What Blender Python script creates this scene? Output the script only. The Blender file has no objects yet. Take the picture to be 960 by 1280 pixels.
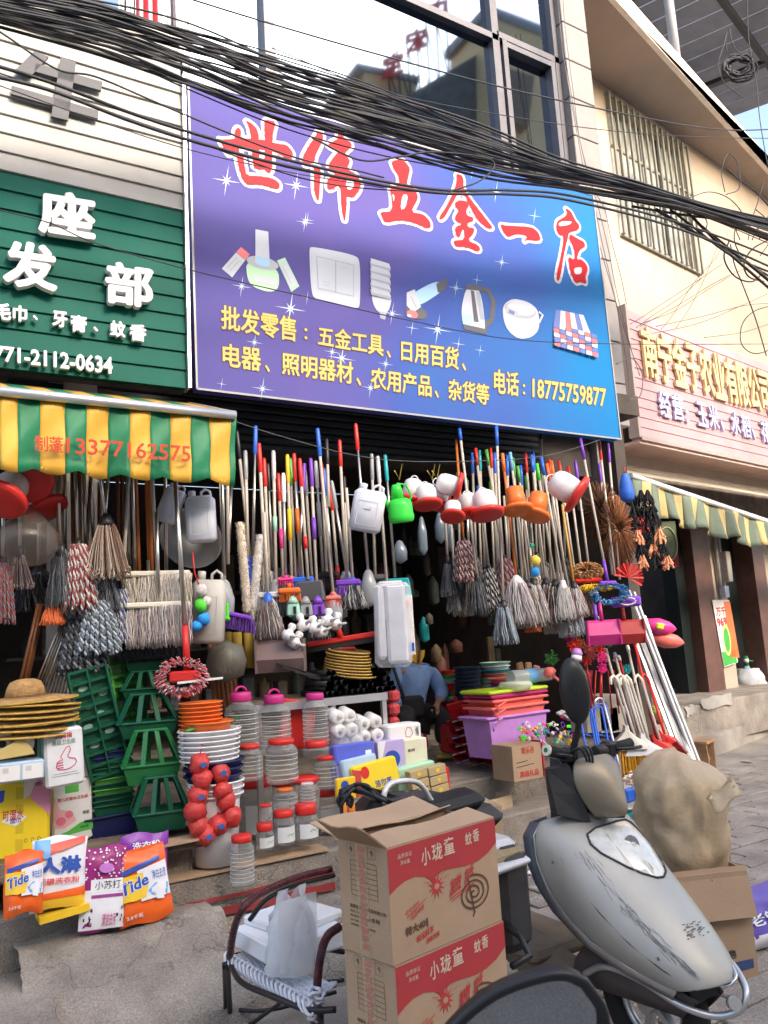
import bpy, bmesh, math, random
from math import sin, cos, tan, pi, radians as R
from mathutils import Vector as V, Matrix, Euler
random.seed(7)
S = bpy.context.scene
COL = S.collection
# ---------------------------------------------------------------- camera
HC = 1.5                      # eye height
FPX = 1000.0                  # focal length in pixels of a 960 x 1280 picture
YAW, PITCH, ROLL = R(58), R(9.09), R(3.35)
hf = V((cos(YAW), sin(YAW), 0)); rt = V((sin(YAW), -cos(YAW), 0)); zz = V((0, 0, 1))
FW = hf*cos(PITCH) + zz*sin(PITCH)
UP0 = -hf*sin(PITCH) + zz*cos(PITCH)
RT = rt*cos(ROLL) - UP0*sin(ROLL)
UP = UP0*cos(ROLL) + rt*sin(ROLL)
CP = V((0, 0, HC))
cd = bpy.data.cameras.new('camera'); cam = bpy.data.objects.new('camera', cd); COL.objects.link(cam)
cam.matrix_world = Matrix(((RT.x, UP.x, -FW.x, 0), (RT.y, UP.y, -FW.y, 0), (RT.z, UP.z, -FW.z, HC), (0, 0, 0, 1)))
cd.sensor_fit = 'HORIZONTAL'; cd.sensor_width = 36; cd.lens = 36*FPX/960
cd.clip_start = 0.05; cd.clip_end = 400
cd.dof.use_dof = True; cd.dof.focus_distance = 4.5; cd.dof.aperture_fstop = 16
S.camera = cam
# ---------------------------------------------------------------- light
SUN_EL, SUN_AZ = R(29), R(-78)           # direction towards the sun, azimuth from +X
w = bpy.data.worlds.new('World'); S.world = w; w.use_nodes = True
nt = w.node_tree; bg = nt.nodes['Background']
sky = nt.nodes.new('ShaderNodeTexSky'); sky.sky_type = 'NISHITA'; sky.sun_disc = False
sky.sun_elevation = SUN_EL; sky.sun_rotation = pi/2 - SUN_AZ
sky.air_density = 1.0; sky.dust_density = 5.0; sky.ozone_density = 0.3
nt.links.new(sky.outputs[0], bg.inputs[0]); bg.inputs[1].default_value = 0.15
ld = bpy.data.lights.new('sun', 'SUN'); ld.energy = .75; ld.angle = R(12); ld.color = (1, .9, .8)
lo = bpy.data.objects.new('sun', ld); COL.objects.link(lo)
sd = V((cos(SUN_EL)*cos(SUN_AZ), cos(SUN_EL)*sin(SUN_AZ), sin(SUN_EL)))
lo.rotation_euler = sd.to_track_quat('Z', 'Y').to_euler(); lo.location = (0, -5, 20)
S.view_settings.view_transform = 'Standard'; S.view_settings.look = 'None'
S.view_settings.exposure = 2.05; S.view_settings.gamma = 1
S.render.engine = 'CYCLES'
S.cycles.max_bounces = 6; S.cycles.transparent_max_bounces = 16; S.cycles.diffuse_bounces = 4
S.cycles.caustics_reflective = False; S.cycles.caustics_refractive = False
# ---------------------------------------------------------------- picture to place
def ray(px, py):
    return (RT*(px-480) - UP*(py-640) + FW*FPX)/FPX
def Dp(px, py, d): return CP + ray(px, py)*d
def Zp(px, py, z): r = ray(px, py); return CP + r*((z-HC)/r.z)
def Yp(px, py, y): r = ray(px, py); return CP + r*(y/r.y)
def Xp(px, py, x): r = ray(px, py); return CP + r*(x/r.x)
class Fr:
    """a frame in the place: origin o, unit vectors u, v, n"""
    def __init__(s, o, u, v=None, n=None):
        s.o = V(o); s.u = V(u).normalized(); s.v = V(v or (0, 0, 1)).normalized()
        s.n = V(n).normalized() if n is not None else s.u.cross(s.v)
    def at(s, a, b, c=0): return s.o + s.u*a + s.v*b + s.n*c
    def uv(s, px, py):
        r = ray(px, py); t = (s.o-CP).dot(s.n)/r.dot(s.n); q = CP + r*t - s.o
        return (q.dot(s.u), q.dot(s.v))
def vplane(pt, deg):
    """vertical plane through pt, its u turned deg from +X, normal to the street"""
    a = R(deg); return Fr(pt, (cos(a), sin(a), 0), (0, 0, 1))
# ---------------------------------------------------------------- materials
MT = {}
def N(t, k, **kw):
    n = t.nodes.new(k)
    for a, b in kw.items(): setattr(n, a, b)
    return n
def mat(name, c, r=.5, m=0, v=.12, s=6, b=.0, bs=40, dirt=0, sheen=0, sub=0, alpha=1, emit=0, coat=0):
    if name in MT: return MT[name]
    M = bpy.data.materials.new(name); M.use_nodes = True; t = M.node_tree; p = t.nodes['Principled BSDF']
    p.inputs['Roughness'].default_value = r; p.inputs['Metallic'].default_value = m
    p.inputs['Specular IOR Level'].default_value = .35
    if coat: p.inputs['Coat Weight'].default_value = coat
    tc = N(t, 'ShaderNodeTexCoord')
    if v or dirt:
        nz = N(t, 'ShaderNodeTexNoise'); nz.inputs['Scale'].default_value = s; nz.inputs['Detail'].default_value = 5
        t.links.new(tc.outputs['Object'], nz.inputs['Vector'])
        mr = N(t, 'ShaderNodeMapRange'); mr.inputs[1].default_value = .3; mr.inputs[2].default_value = .7
        mr.inputs[3].default_value = 1-v; mr.inputs[4].default_value = 1+v
        t.links.new(nz.outputs[0], mr.inputs[0])
        mx = N(t, 'ShaderNodeVectorMath', operation='SCALE'); mx.inputs[0].default_value = c[:3]
        t.links.new(mr.outputs[0], mx.inputs['Scale']); out = mx.outputs[0]
        if dirt:
            n2 = N(t, 'ShaderNodeTexNoise'); n2.inputs['Scale'].default_value = s*.45; n2.inputs['Detail'].default_value = 8
            n2.inputs['Roughness'].default_value = .7
            t.links.new(tc.outputs['Object'], n2.inputs['Vector'])
            m2 = N(t, 'ShaderNodeMapRange'); m2.inputs[1].default_value = .45; m2.inputs[2].default_value = .75
            m2.inputs[3].default_value = 0; m2.inputs[4].default_value = dirt
            t.links.new(n2.outputs[0], m2.inputs[0])
            mm = N(t, 'ShaderNodeMix', data_type='RGBA'); mm.inputs[7].default_value = (.12, .1, .08, 1)
            t.links.new(m2.outputs[0], mm.inputs[0]); t.links.new(out, mm.inputs[6]); out = mm.outputs[2]
        t.links.new(out, p.inputs['Base Color'])
    else: p.inputs['Base Color'].default_value = (*c[:3], 1)
    if b:
        nb = N(t, 'ShaderNodeTexNoise'); nb.inputs['Scale'].default_value = bs; nb.inputs['Detail'].default_value = 6
        t.links.new(tc.outputs['Object'], nb.inputs['Vector'])
        bp = N(t, 'ShaderNodeBump'); bp.inputs['Strength'].default_value = b; bp.inputs['Distance'].default_value = .02
        t.links.new(nb.outputs[0], bp.inputs['Height']); t.links.new(bp.outputs[0], p.inputs['Normal'])
    if sub:
        p.inputs['Subsurface Weight'].default_value = sub; p.inputs['Subsurface Radius'].default_value = (.02, .02, .02)
    if emit:
        p.inputs['Emission Color'].default_value = (*c[:3], 1); p.inputs['Emission Strength'].default_value = emit
    if alpha < 1: p.inputs['Alpha'].default_value = alpha
    MT[name] = M; return M
def cracks(M, sc=1.2, wd=.012, k=.45):
    t = M.node_tree; p = t.nodes['Principled BSDF']; src = p.inputs['Base Color'].links[0].from_socket; nsrc = p.inputs['Normal'].links[0].from_node
    tc = N(t, 'ShaderNodeTexCoord'); nz = N(t, 'ShaderNodeTexNoise'); nz.inputs['Scale'].default_value = 3; nz.inputs['Detail'].default_value = 7
    t.links.new(tc.outputs['Object'], nz.inputs['Vector']); mv = N(t, 'ShaderNodeVectorMath', operation='MULTIPLY_ADD'); mv.inputs[1].default_value = (1.3, 1.3, 1.3)
    t.links.new(nz.outputs[1], mv.inputs[0]); t.links.new(tc.outputs['Object'], mv.inputs[2])
    vo = N(t, 'ShaderNodeTexVoronoi', feature='DISTANCE_TO_EDGE'); vo.inputs['Scale'].default_value = sc; t.links.new(mv.outputs[0], vo.inputs['Vector'])
    mr = N(t, 'ShaderNodeMapRange'); mr.inputs[1].default_value = 0; mr.inputs[2].default_value = wd; mr.inputs[3].default_value = k; mr.inputs[4].default_value = 1
    t.links.new(vo.outputs[0], mr.inputs[0]); g_ = N(t, 'ShaderNodeTexNoise'); g_.inputs['Scale'].default_value = 130; g_.inputs['Detail'].default_value = 3; t.links.new(tc.outputs['Object'], g_.inputs['Vector'])
    gm = N(t, 'ShaderNodeMapRange'); gm.inputs[1].default_value = .3; gm.inputs[2].default_value = .7; gm.inputs[3].default_value = .72; gm.inputs[4].default_value = 1.22; t.links.new(g_.outputs[0], gm.inputs[0])
    mu = N(t, 'ShaderNodeMath', operation='MULTIPLY'); t.links.new(mr.outputs[0], mu.inputs[0]); t.links.new(gm.outputs[0], mu.inputs[1])
    vs = N(t, 'ShaderNodeVectorMath', operation='SCALE'); t.links.new(src, vs.inputs[0]); t.links.new(mu.outputs[0], vs.inputs['Scale']); t.links.new(vs.outputs[0], p.inputs['Base Color'])
    b2 = N(t, 'ShaderNodeBump'); b2.inputs['Strength'].default_value = .8; b2.inputs['Distance'].default_value = .01; t.links.new(mu.outputs[0], b2.inputs['Height']); t.links.new(nsrc.outputs[0], b2.inputs['Normal']); t.links.new(b2.outputs[0], p.inputs['Normal'])
    return M
def clear(name, c=(.8, .85, .85), a=.25, r=.1):
    if name in MT: return MT[name]
    M = bpy.data.materials.new(name); M.use_nodes = True; t = M.node_tree
    p = t.nodes['Principled BSDF']; p.inputs['Base Color'].default_value = (*c, 1); p.inputs['Roughness'].default_value = r
    p.inputs['Specular IOR Level'].default_value = .8
    lw = N(t, 'ShaderNodeLayerWeight'); lw.inputs[0].default_value = .45
    mr = N(t, 'ShaderNodeMapRange'); mr.inputs[3].default_value = a; mr.inputs[4].default_value = min(1, a+.5)
    t.links.new(lw.outputs['Facing'], mr.inputs[0]); t.links.new(mr.outputs[0], p.inputs['Alpha'])
    MT[name] = M; return M
def pm(name, c, **k):   # plastic
    k.setdefault('r', .35); k.setdefault('v', .08); k.setdefault('s', 12); return mat(name, c, **k)
BLACK = pm('black plastic', (.018, .018, .02)); WHITE = pm('white plastic', (.72, .72, .73))
CREAM = pm('cream plastic', (.7, .66, .55)); RED = pm('red plastic', (.6, .03, .025)); ORANGE = pm('orange plastic', (.75, .17, .03))
GREEN = pm('green plastic', (.02, .16, .05)); DGREEN = pm('dark green plastic', (.008, .085, .045)); LGREEN = pm('light green plastic', (.08, .32, .05))
LIME = pm('lime plastic', (.1, .72, .04)); BLUE = pm('blue plastic', (.03, .13, .6)); NAVY = pm('navy plastic', (.012, .02, .09))
PURPLE = pm('purple plastic', (.2, .06, .5)); PINK = pm('pink plastic', (.8, .05, .28)); YELLOW = pm('yellow plastic', (.85, .55, .03))
TEAL = pm('teal plastic', (.02, .35, .38)); GREY = pm('grey plastic', (.3, .31, .33)); LILAC = pm('lilac plastic', (.5, .25, .66))
SALMON = pm('salmon plastic', (.8, .18, .15)); MAGENTA = pm('magenta plastic', (.5, .03, .2)); LGREY = pm('pale grey plastic', (.55, .56, .58))
SKYB = pm('sky blue plastic', (.15, .4, .75)); MINT = pm('mint plastic', (.35, .62, .5)); BROWN = pm('brown plastic', (.14, .06, .035))
STEEL = mat('brushed steel', (.62, .58, .52), r=.28, m=1, v=.1); CHROME = mat('chrome', (.75, .75, .76), r=.12, m=1, v=.05)
IRON = mat('dark iron', (.08, .08, .085), r=.5, m=.7, v=.2); ALU = mat('aluminium', (.68, .68, .7), r=.35, m=.8, v=.1)
COATED = mat('cream coated tube', (.5, .45, .39), r=.3, v=.1); WOODB = mat('brown pole wood', (.16, .06, .025), r=.4, v=.2)
WOOD = mat('raw wood', (.33, .2, .11), r=.7, v=.25, b=.3, s=9); DWOOD = mat('weathered board', (.17, .13, .1), r=.85, v=.3, b=.5, s=7)
KRAFT = mat('brown cardboard', (.41, .285, .185), r=.85, v=.07, s=5, b=.08, bs=60); KRAFTD = mat('cardboard inside', (.3, .19, .11), r=.9, v=.1)
PAPER = mat('white paper', (.78, .77, .75), r=.6, v=.04); INK = mat('black print', (.03, .03, .035), r=.7, v=0)
REDINK = mat('red print', (.5, .05, .05), r=.7, v=.06); RUBBER = mat('black rubber', (.02, .02, .02), r=.8, v=.15)
# ---------------------------------------------------------------- mesh builder
class MB:
    def __init__(s): s.v = []; s.f = []; s.k = []; s.ms = []; s.cur = 0; s.sm = []; s.smooth = False
    def use(s, m, smooth=None):
        if m not in s.ms: s.ms.append(m)
        s.cur = s.ms.index(m)
        if smooth is not None: s.smooth = smooth
        return s
    def add(s, vs, fs, smooth=None):
        o = len(s.v); s.v += [V(x) for x in vs]
        for f in fs: s.f.append([o+i for i in f]); s.k.append(s.cur); s.sm.append(s.smooth if smooth is None else smooth)
        return s
    def box(s, c, d, rot=None, taper=1.0, bev=0):
        """c centre, d sizes, rot Matrix 3x3 or z angle; taper scales the bottom"""
        x, y, z = d[0]/2, d[1]/2, d[2]/2
        if bev:
            b = min(bev, x*.9, y*.9, z*.9); vs = []
            pr = [(-x+b, -y), (x-b, -y), (x, -y+b), (x, y-b), (x-b, y), (-x+b, y), (-x, y-b), (-x, -y+b)]
            pi_ = [(a*(1-b/x*.9), q*(1-b/y*.9)) for a, q in pr]
            L = [[(a*taper, q*taper, -z) for a, q in pi_], [(a*taper, q*taper, -z+b) for a, q in pr], [(a, q, z-b) for a, q in pr], [(a, q, z) for a, q in pi_]]
            for l in L: vs += l
            fs = [list(range(7, -1, -1)), list(range(24, 32))]
            for r in range(3):
                for i in range(8): j = (i+1) % 8; fs.append([r*8+i, r*8+j, r*8+8+j, r*8+8+i])
        else:
            vs = [(-x*taper, -y*taper, -z), (x*taper, -y*taper, -z), (x*taper, y*taper, -z), (-x*taper, y*taper, -z), (-x, -y, z), (x, -y, z), (x, y, z), (-x, y, z)]
            fs = [(3, 2, 1, 0), (4, 5, 6, 7), (0, 1, 5, 4), (1, 2, 6, 5), (2, 3, 7, 6), (3, 0, 4, 7)]
        if rot is None: m = Matrix.Identity(3)
        elif isinstance(rot, (int, float)): m = Matrix.Rotation(rot, 3, 'Z')
        else: m = rot
        return s.add([m @ V(q) + V(c) for q in vs], fs, False if not bev else None)
    def bar(s, a, b, w, h=None, roll=None):
        a, b = V(a), V(b); h = h or w; d = (b-a); L = d.length; q = d.to_track_quat('Z', 'Y' if abs(d.normalized().y) < .9 else 'X').to_matrix()
        return s.box((a+b)/2, (w, h, L), q)
    def cyl(s, a, b, r0, r1=None, n=10, caps=True):
        a, b = V(a), V(b); r1 = r0 if r1 is None else r1; d = b-a; q = d.to_track_quat('Z', 'Y').to_matrix()
        vs = []
        for p, r in ((a, r0), (b, r1)):
            for i in range(n): t = 2*pi*i/n; vs.append(p + q @ V((cos(t)*r, sin(t)*r, 0)))
        fs = [[i, (i+1) % n, n+(i+1) % n, n+i] for i in range(n)]
        s.add(vs, fs, True)
        if caps: s.add([], []); o = len(s.v)-2*n; s.f.append([o+i for i in range(n-1, -1, -1)]); s.f.append([o+n+i for i in range(n)]); s.k += [s.cur]*2; s.sm += [False]*2
        return s
    def lathe(s, prof, n=20, c=(0, 0, 0), rot=None, sq=None):
        """prof list of (r, z); sq optional superellipse exponent for squarish jars"""
        m = rot or Matrix.Identity(3); vs = []; fs = []
        for r, z in prof:
            for i in range(n):
                t = 2*pi*(i+.5)/n; a, b = cos(t), sin(t)
                if sq: k = (abs(a)**sq+abs(b)**sq)**(-1/sq); a *= k; b *= k
                vs.append(m @ V((a*r, b*r, z)) + V(c))
        for j in range(len(prof)-1):
            for i in range(n): k = (i+1) % n; fs.append([j*n+i, j*n+k, j*n+n+k, j*n+n+i])
        if prof[0][0] > .0005: fs.append(list(range(n-1, -1, -1)))
        if prof[-1][0] > .0005: fs.append([(len(prof)-1)*n+i for i in range(n)])
        return s.add(vs, fs, True)
    def tube(s, pts, r, n=6, close=False, rs=None):
        pts = [V(p) for p in pts]; vs = []; fs = []; K = len(pts); up = None
        for i, p in enumerate(pts):
            if close: d = pts[(i+1) % K]-pts[i-1]
            else: d = pts[min(i+1, K-1)]-pts[max(i-1, 0)]
            d = d.normalized() if d.length > 1e-9 else V((0, 0, 1))
            if up is None: up = V((0, 0, 1)) if abs(d.z) < .9 else V((1, 0, 0))
            a = d.cross(up); a = a.normalized() if a.length > 1e-6 else d.orthogonal().normalized(); b = a.cross(d).normalized(); up = b
            rr = rs[i] if rs else r
            for k in range(n): t = 2*pi*k/n; vs.append(p + a*cos(t)*rr + b*sin(t)*rr)
        for i in range(K if close else K-1):
            o = i*n; o2 = ((i+1) % K)*n
            for k in range(n): j = (k+1) % n; fs.append([o+k, o2+k, o2+j, o+j])
        if not close: fs.append(list(range(n))); fs.append([(K-1)*n+k for k in range(n-1, -1, -1)])
        return s.add(vs, fs, True)
    def grid(s, P, thick=0, smooth=True, n=None):
        """P rows of points; thick makes a shell"""
        r, c = len(P), len(P[0]); vs = [V(p) for row in P for p in row]
        fs = [[i*c+j, i*c+j+1, (i+1)*c+j+1, (i+1)*c+j] for i in range(r-1) for j in range(c-1)]
        if thick:
            nr = []
            for i in range(r):
                for j in range(c):
                    a = vs[i*c+min(j+1, c-1)]-vs[i*c+max(j-1, 0)]; b = vs[min(i+1, r-1)*c+j]-vs[max(i-1, 0)*c+j]
                    q = a.cross(b); nr.append(q.normalized() if q.length > 1e-9 else V((0, 1, 0)))
            o = len(vs); vs = vs + [p + q*thick for p, q in zip(vs, nr)]
            fs += [[o+k for k in reversed(f)] for f in fs[:]]
            E = [(i*c, (i+1)*c) for i in range(r-1)] + [((i+1)*c+c-1, i*c+c-1) for i in range(r-1)] + [(j+1, j) for j in range(c-1)] + [((r-1)*c+j, (r-1)*c+j+1) for j in range(c-1)]
            fs += [[a, b, b+o, a+o] for a, b in E]
        return s.add(vs, fs, smooth)
    def poly(s, fr, pts, off=.002, d=.002):
        """flat shape in a frame, extruded d"""
        n = len(pts); vs = [fr.at(a, b, off+d) for a, b in pts]+[fr.at(a, b, off) for a, b in pts]
        ar = sum(pts[i][0]*pts[(i+1) % n][1]-pts[(i+1) % n][0]*pts[i][1] for i in range(n))
        o = list(range(n)) if ar > 0 else list(range(n-1, -1, -1))
        fs = [o] + [[o[i], n+o[i], n+o[(i+1) % n], o[(i+1) % n]] for i in range(n)]
        return s.add(vs, fs, False)
    def ell(s, fr, a, b, ra, rb, off=.002, d=.002, n=16, t0=0):
        return s.poly(fr, [(a+cos(t0+2*pi*i/n)*ra, b+sin(t0+2*pi*i/n)*rb) for i in range(n)], off, d)
    def line(s, fr, pts, w, off=.002, d=.002, close=False):
        K = len(pts); L = []; Rr = []
        for i in range(K):
            a = V(pts[(i-1) % K] if close else pts[max(i-1, 0)]); b = V(pts[(i+1) % K] if close else pts[min(i+1, K-1)])
            t = (b-a); t = t.normalized() if t.length > 1e-9 else V((1, 0)); q = V((-t.y, t.x))*w/2; p = V(pts[i]); L.append(p+q); Rr.append(p-q)
        for i in range(K if close else K-1):
            j = (i+1) % K
            s.add([fr.at(*L[i], off+d), fr.at(*Rr[i], off+d), fr.at(*Rr[j], off+d), fr.at(*L[j], off+d)], [(0, 1, 2, 3)], False)
        return s
    def text(s, fr, body, quad, off=.002, d=.002, bold=.0, fit=True, slant=0, smooth=False):
        """body spread over quad [TL, TR, BR, BL] given in frame coordinates"""
        vs, fs = glyph(body, bold, d > .004)
        q = [V(p) for p in quad]; out = []
        for x, y, z in vs:
            x += slant*(y-.5)
            top = q[0].lerp(q[1], x); bot = q[3].lerp(q[2], x); p = bot.lerp(top, y); out.append(fr.at(p.x, p.y, off + z*d))
        return s.add(out, fs, False)
    def mesh(s, name, origin=None):
        m = bpy.data.meshes.new(name); o = V(origin) if origin is not None else V((0, 0, 0))
        m.from_pydata([p-o for p in s.v], [], s.f)
        for x in s.ms: m.materials.append(x)
        m.polygons.foreach_set('material_index', s.k); m.polygons.foreach_set('use_smooth', s.sm); m.update(); return m
GC = {}
def chaikin(L, n=2):
    for _ in range(n):
        o = []
        for i in range(len(L)): a, b = V(L[i]), V(L[(i+1) % len(L)]); o += [tuple(a.lerp(b, .22)), tuple(a.lerp(b, .78))]
        L = o
    return L
def glyph(body, bold, thick):
    k = (body, bold, thick)
    if k in GC: return GC[k]
    c = bpy.data.curves.new('t', 'FONT'); c.body = body; c.size = 1; c.resolution_u = 2
    c.extrude = .5 if thick else 0; c.fill_mode = 'BOTH' if thick else 'FRONT'
    o = bpy.data.objects.new('t', c); COL.objects.link(o); bpy.context.view_layer.update()
    m = bpy.data.meshes.new_from_object(o.evaluated_get(bpy.context.evaluated_depsgraph_get()))
    vs = [v.co.copy() for v in m.vertices]; fs = [list(p.vertices) for p in m.polygons]
    bpy.data.objects.remove(o); bpy.data.curves.remove(c); bpy.data.meshes.remove(m)
    if not vs: vs = [V((0, 0, 0)), V((1, 0, 0)), V((1, 1, 0))]; fs = [[0, 1, 2]]
    x0 = min(p.x for p in vs); x1 = max(p.x for p in vs); y0 = min(p.y for p in vs); y1 = max(p.y for p in vs)
    if body in ('一',): y0 -= .32; y1 += .32
    if not thick: vs = [V((p.x, p.y, .5)) for p in vs]
    if bold > .012:          # heavier strokes: shifted copies, each a hair deeper
        bv, bf = list(vs), list(fs); rings = [(8, bold)] if bold < .05 else [(10, bold), (6, bold*.55)]; n = 0
        for K_, rr in rings:
            for k in range(K_):
                n += 1; a = 2*pi*k/K_; o = len(bv); bv += [V((p.x+cos(a)*rr, p.y+sin(a)*rr, p.z*(1-.004*n)-(0 if thick else .03*n))) for p in vs]; bf += [[o+i for i in f] for f in fs]
        vs, fs = bv, bf; x0 -= bold; x1 += bold; y0 -= bold; y1 += bold
    GC[k] = ([((p.x-x0)/(x1-x0), (p.y-y0)/(y1-y0), p.z+.5) for p in vs], fs); return GC[k]
# ---------------------------------------------------------------- things and parts
ROOTLOC = {}
def setp(o, label=None, cat=None, group=None, kind=None):
    for k, x in (('label', label), ('category', cat), ('group', group), ('kind', kind)):
        if x: o[k] = x
    return o
def thing(name, label, cat, loc=(0, 0, 0), rot=(0, 0, 0), group=None):
    o = bpy.data.objects.new(name, None); COL.objects.link(o); o.empty_display_size = .1
    o.location = V(loc); o.rotation_euler = rot; setp(o, label, cat, group); ROOTLOC[o.name] = V(loc); return o
def part(name, mb, parent, local=False, label=None, kind=None):
    """local: coordinates already relative to the thing"""
    org = (0, 0, 0) if local else ROOTLOC.get(parent.name, V((0, 0, 0)))
    o = bpy.data.objects.new(name, mb if isinstance(mb, bpy.types.Mesh) else mb.mesh(name, org)); COL.objects.link(o); o.parent = parent
    ROOTLOC[o.name] = V(org); return setp(o, label, kind=kind)
def solo(name, mb, label, cat, group=None, kind=None):
    xs = [p.x for p in mb.v]; ys = [p.y for p in mb.v]; z = min(p.z for p in mb.v)
    c = V(((min(xs)+max(xs))/2, (min(ys)+max(ys))/2, z))
    o = bpy.data.objects.new(name, mb.mesh(name, c)); COL.objects.link(o); o.location = c
    return setp(o, label, cat, group, kind)
def struct(name, mb):
    o = bpy.data.objects.new(name, mb.mesh(name)); COL.objects.link(o); o['kind'] = 'structure'; ROOTLOC[o.name] = V((0, 0, 0)); return o
def dup(root, loc, rot=None, label=None, scale=None, group=None):
    r = root.copy(); COL.objects.link(r); r.location = V(loc)
    if rot is not None: r.rotation_euler = rot
    if scale: r.scale = scale if isinstance(scale, (tuple, list)) else (scale,)*3
    if label: r['label'] = label
    if group: r['group'] = group
    def rec(a, b):
        for ch in KIDS.get(a.name, []) or list(a.children):
            c = ch.copy(); COL.objects.link(c); c.parent = b; rec(ch, c)
    rec(root, r); return r
KIDS = {}
def region(x0, y0, x1, y1, z=None, Y=None):
    """a pixel box standing on height z (or in the vertical plane Y): foot point, width, height in metres"""
    xc = (x0+x1)/2
    P = Zp(xc, y1, z) if z is not None else Yp(xc, y1, Y)
    W = Yp(x1, y1, P.y).x - Yp(x0, y1, P.y).x; H = Yp(xc, y0, P.y).z - P.z
    return P, W, H
ORD = ['leftmost', 'second', 'third', 'fourth', 'fifth', 'sixth', 'seventh', 'eighth', 'ninth', 'tenth', 'eleventh', 'twelfth', 'thirteenth', 'fourteenth', 'fifteenth', 'sixteenth', 'seventeenth', 'eighteenth', 'nineteenth', 'twentieth', 'twenty-first', 'twenty-second', 'twenty-third', 'twenty-fourth', 'twenty-fifth', 'twenty-sixth', 'twenty-seventh', 'twenty-eighth', 'twenty-ninth', 'thirtieth', 'thirty-first', 'thirty-second', 'thirty-third', 'thirty-fourth', 'thirty-fifth', 'thirty-sixth', 'thirty-seventh', 'thirty-eighth', 'thirty-ninth', 'fortieth', 'forty-first', 'forty-second', 'forty-third', 'forty-fourth', 'forty-fifth', 'forty-sixth']
def nthv(i): return 'topmost' if i == 0 else ORD[i]+' from top'
def nth(i): return ORD[i] if i == 0 else ORD[i]+' from left'
def proj(p):
    q = V(p)-CP; d = q.dot(FW); return (480+FPX*q.dot(RT)/d, 640-FPX*q.dot(UP)/d, d)
def pq(fr, L): return [fr.uv(*p) for p in L]
def cq(fr, x0, x1, yt, yb, st, sb):
    return pq(fr, [(x0, yt), (x1, yt+st*(x1-x0)), (x1, yb+sb*(x1-x0)), (x0, yb)])
# ---------------------------------------------------------------- ground
CONC = mat('street concrete', (.33, .3, .265), r=.9, v=.22, s=2.2, b=.5, bs=14, dirt=.25)
CONC2 = mat('step concrete', (.32, .285, .245), r=.9, v=.28, s=4, b=.6, bs=18, dirt=.45)
CONCL = mat('pale cement patch', (.38, .36, .33), r=.9, v=.12, s=8, b=.4, bs=30)
PAVE = mat('paving stone', (.33, .295, .265), r=.88, v=.28, s=3.5, b=.5, bs=25, dirt=.2)
cracks(CONC, .45, .005, .6); cracks(CONC2, .9, .007, .6); cracks(PAVE, 1.2, .004, .75)
g = MB().use(CONC)
g.add([(-120, -120, 0), (160, -120, 0), (160, 120, 0), (-120, 120, 0)], [(0, 1, 2, 3)])
ground = struct('ground', g)
for L in ([(185, 1212), (238, 1197), (251, 1210), (196, 1229)], [(208, 1236), (252, 1226), (276, 1241), (238, 1258)], [(150, 1222), (176, 1216), (180, 1224), (154, 1231)], [(-60, 1262), (60, 1250), (110, 1275), (-30, 1310)]):
    pts = [Zp(x, y, 0) for x, y in L]; fr = Fr((0, 0, 0), (1, 0, 0), (0, 1, 0))
    m = []
    for i in range(4):
        a, b = pts[i], pts[(i+1) % 4]
        for k in range(5): q = a.lerp(b, k/5); m.append((q.x+random.uniform(-.012, .012), q.y+random.uniform(-.012, .012)))
    part('cement_patch', MB().use(CONCL).poly(fr, m, .001, .006), ground)
pv = []
pw, pl = .36, .155
for i in range(-4, 60):
    for j in range(-6, 60):
        x = 2.0+i*pw+(j % 2)*pw/2; y = .4+j*pl; c = V((x, y, 0))
        px, py, d = proj(c)
        if d > .8 and 690 < px < 1010 and 905 < py < 1330 and y < 5.2+.12*(x-5): pv.append((d, x, y))
pv.sort()
def paver(mb, x, y):
    h = .014+random.uniform(-.004, .005)
    mb.box((x, y, h/2), (pw-.014, pl-.012, h), Matrix.Rotation(random.uniform(-.012, .012), 3, 'X') @ Matrix.Rotation(random.uniform(-.01, .01), 3, 'Y'), bev=.006)
for d, x, y in pv[:290]:
    m = MB().use(PAVE); paver(m, x, y); part('paver', m, ground)
m = MB().use(PAVE)
for d, x, y in pv[290:]: paver(m, x, y)
if pv[290:]: part('paver_field', m, ground, kind='stuff')
# ---------------------------------------------------------------- shop platform and steps
def slab(mb, poly, z0, z1, jit=0, cuts=6):
    """prism with a worn, slightly uneven edge"""
    P = []
    for i in range(len(poly)):
        a, b = V(poly[i]), V(poly[(i+1) % len(poly)])
        for k in range(cuts): q = a.lerp(b, k/cuts); P.append((q.x+random.uniform(-jit, jit), q.y+random.uniform(-jit, jit)))
    n = len(P); e = .012
    c = V((sum(p[0] for p in P)/n, sum(p[1] for p in P)/n))
    ins = [(V(p)-c)*(1-e/max(.1, (V(p)-c).length))+c for p in P]
    vs = [(x, y, z0) for x, y in P]+[(x, y, z1-.012) for x, y in P]+[(q.x, q.y, z1+random.uniform(-jit, jit)*.2) for q in ins]
    fs = [[i, (i+1) % n, n+(i+1) % n, n+i] for i in range(n)]+[[n+i, n+(i+1) % n, 2*n+(i+1) % n, 2*n+i] for i in range(n)]+[[2*n+i for i in range(n)]]
    mb.add(vs, fs, False)
ZF = .42
m = MB().use(CONC2); slab(m, [(-2.5, 4.0), (2.25, 4.0), (2.25, 5.05), (6.2, 5.05), (6.2, 9.6), (-2.5, 9.6)], -.02, ZF, .006, 10); platform = struct('shop_floor', m)
m = MB().use(CONC2); slab(m, [(2.25, 4.68), (5.35, 4.72), (5.35, 5.06), (2.25, 5.06)], -.02, .21, .008, 12); struct('doorstep', m)
m = MB().use(CONC2); slab(m, [(-1.2, 3.84), (2.25, 3.84), (2.25, 4.01), (-1.2, 4.01)], -.02, .2, .01, 14); struct('lower_step', m)
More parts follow.
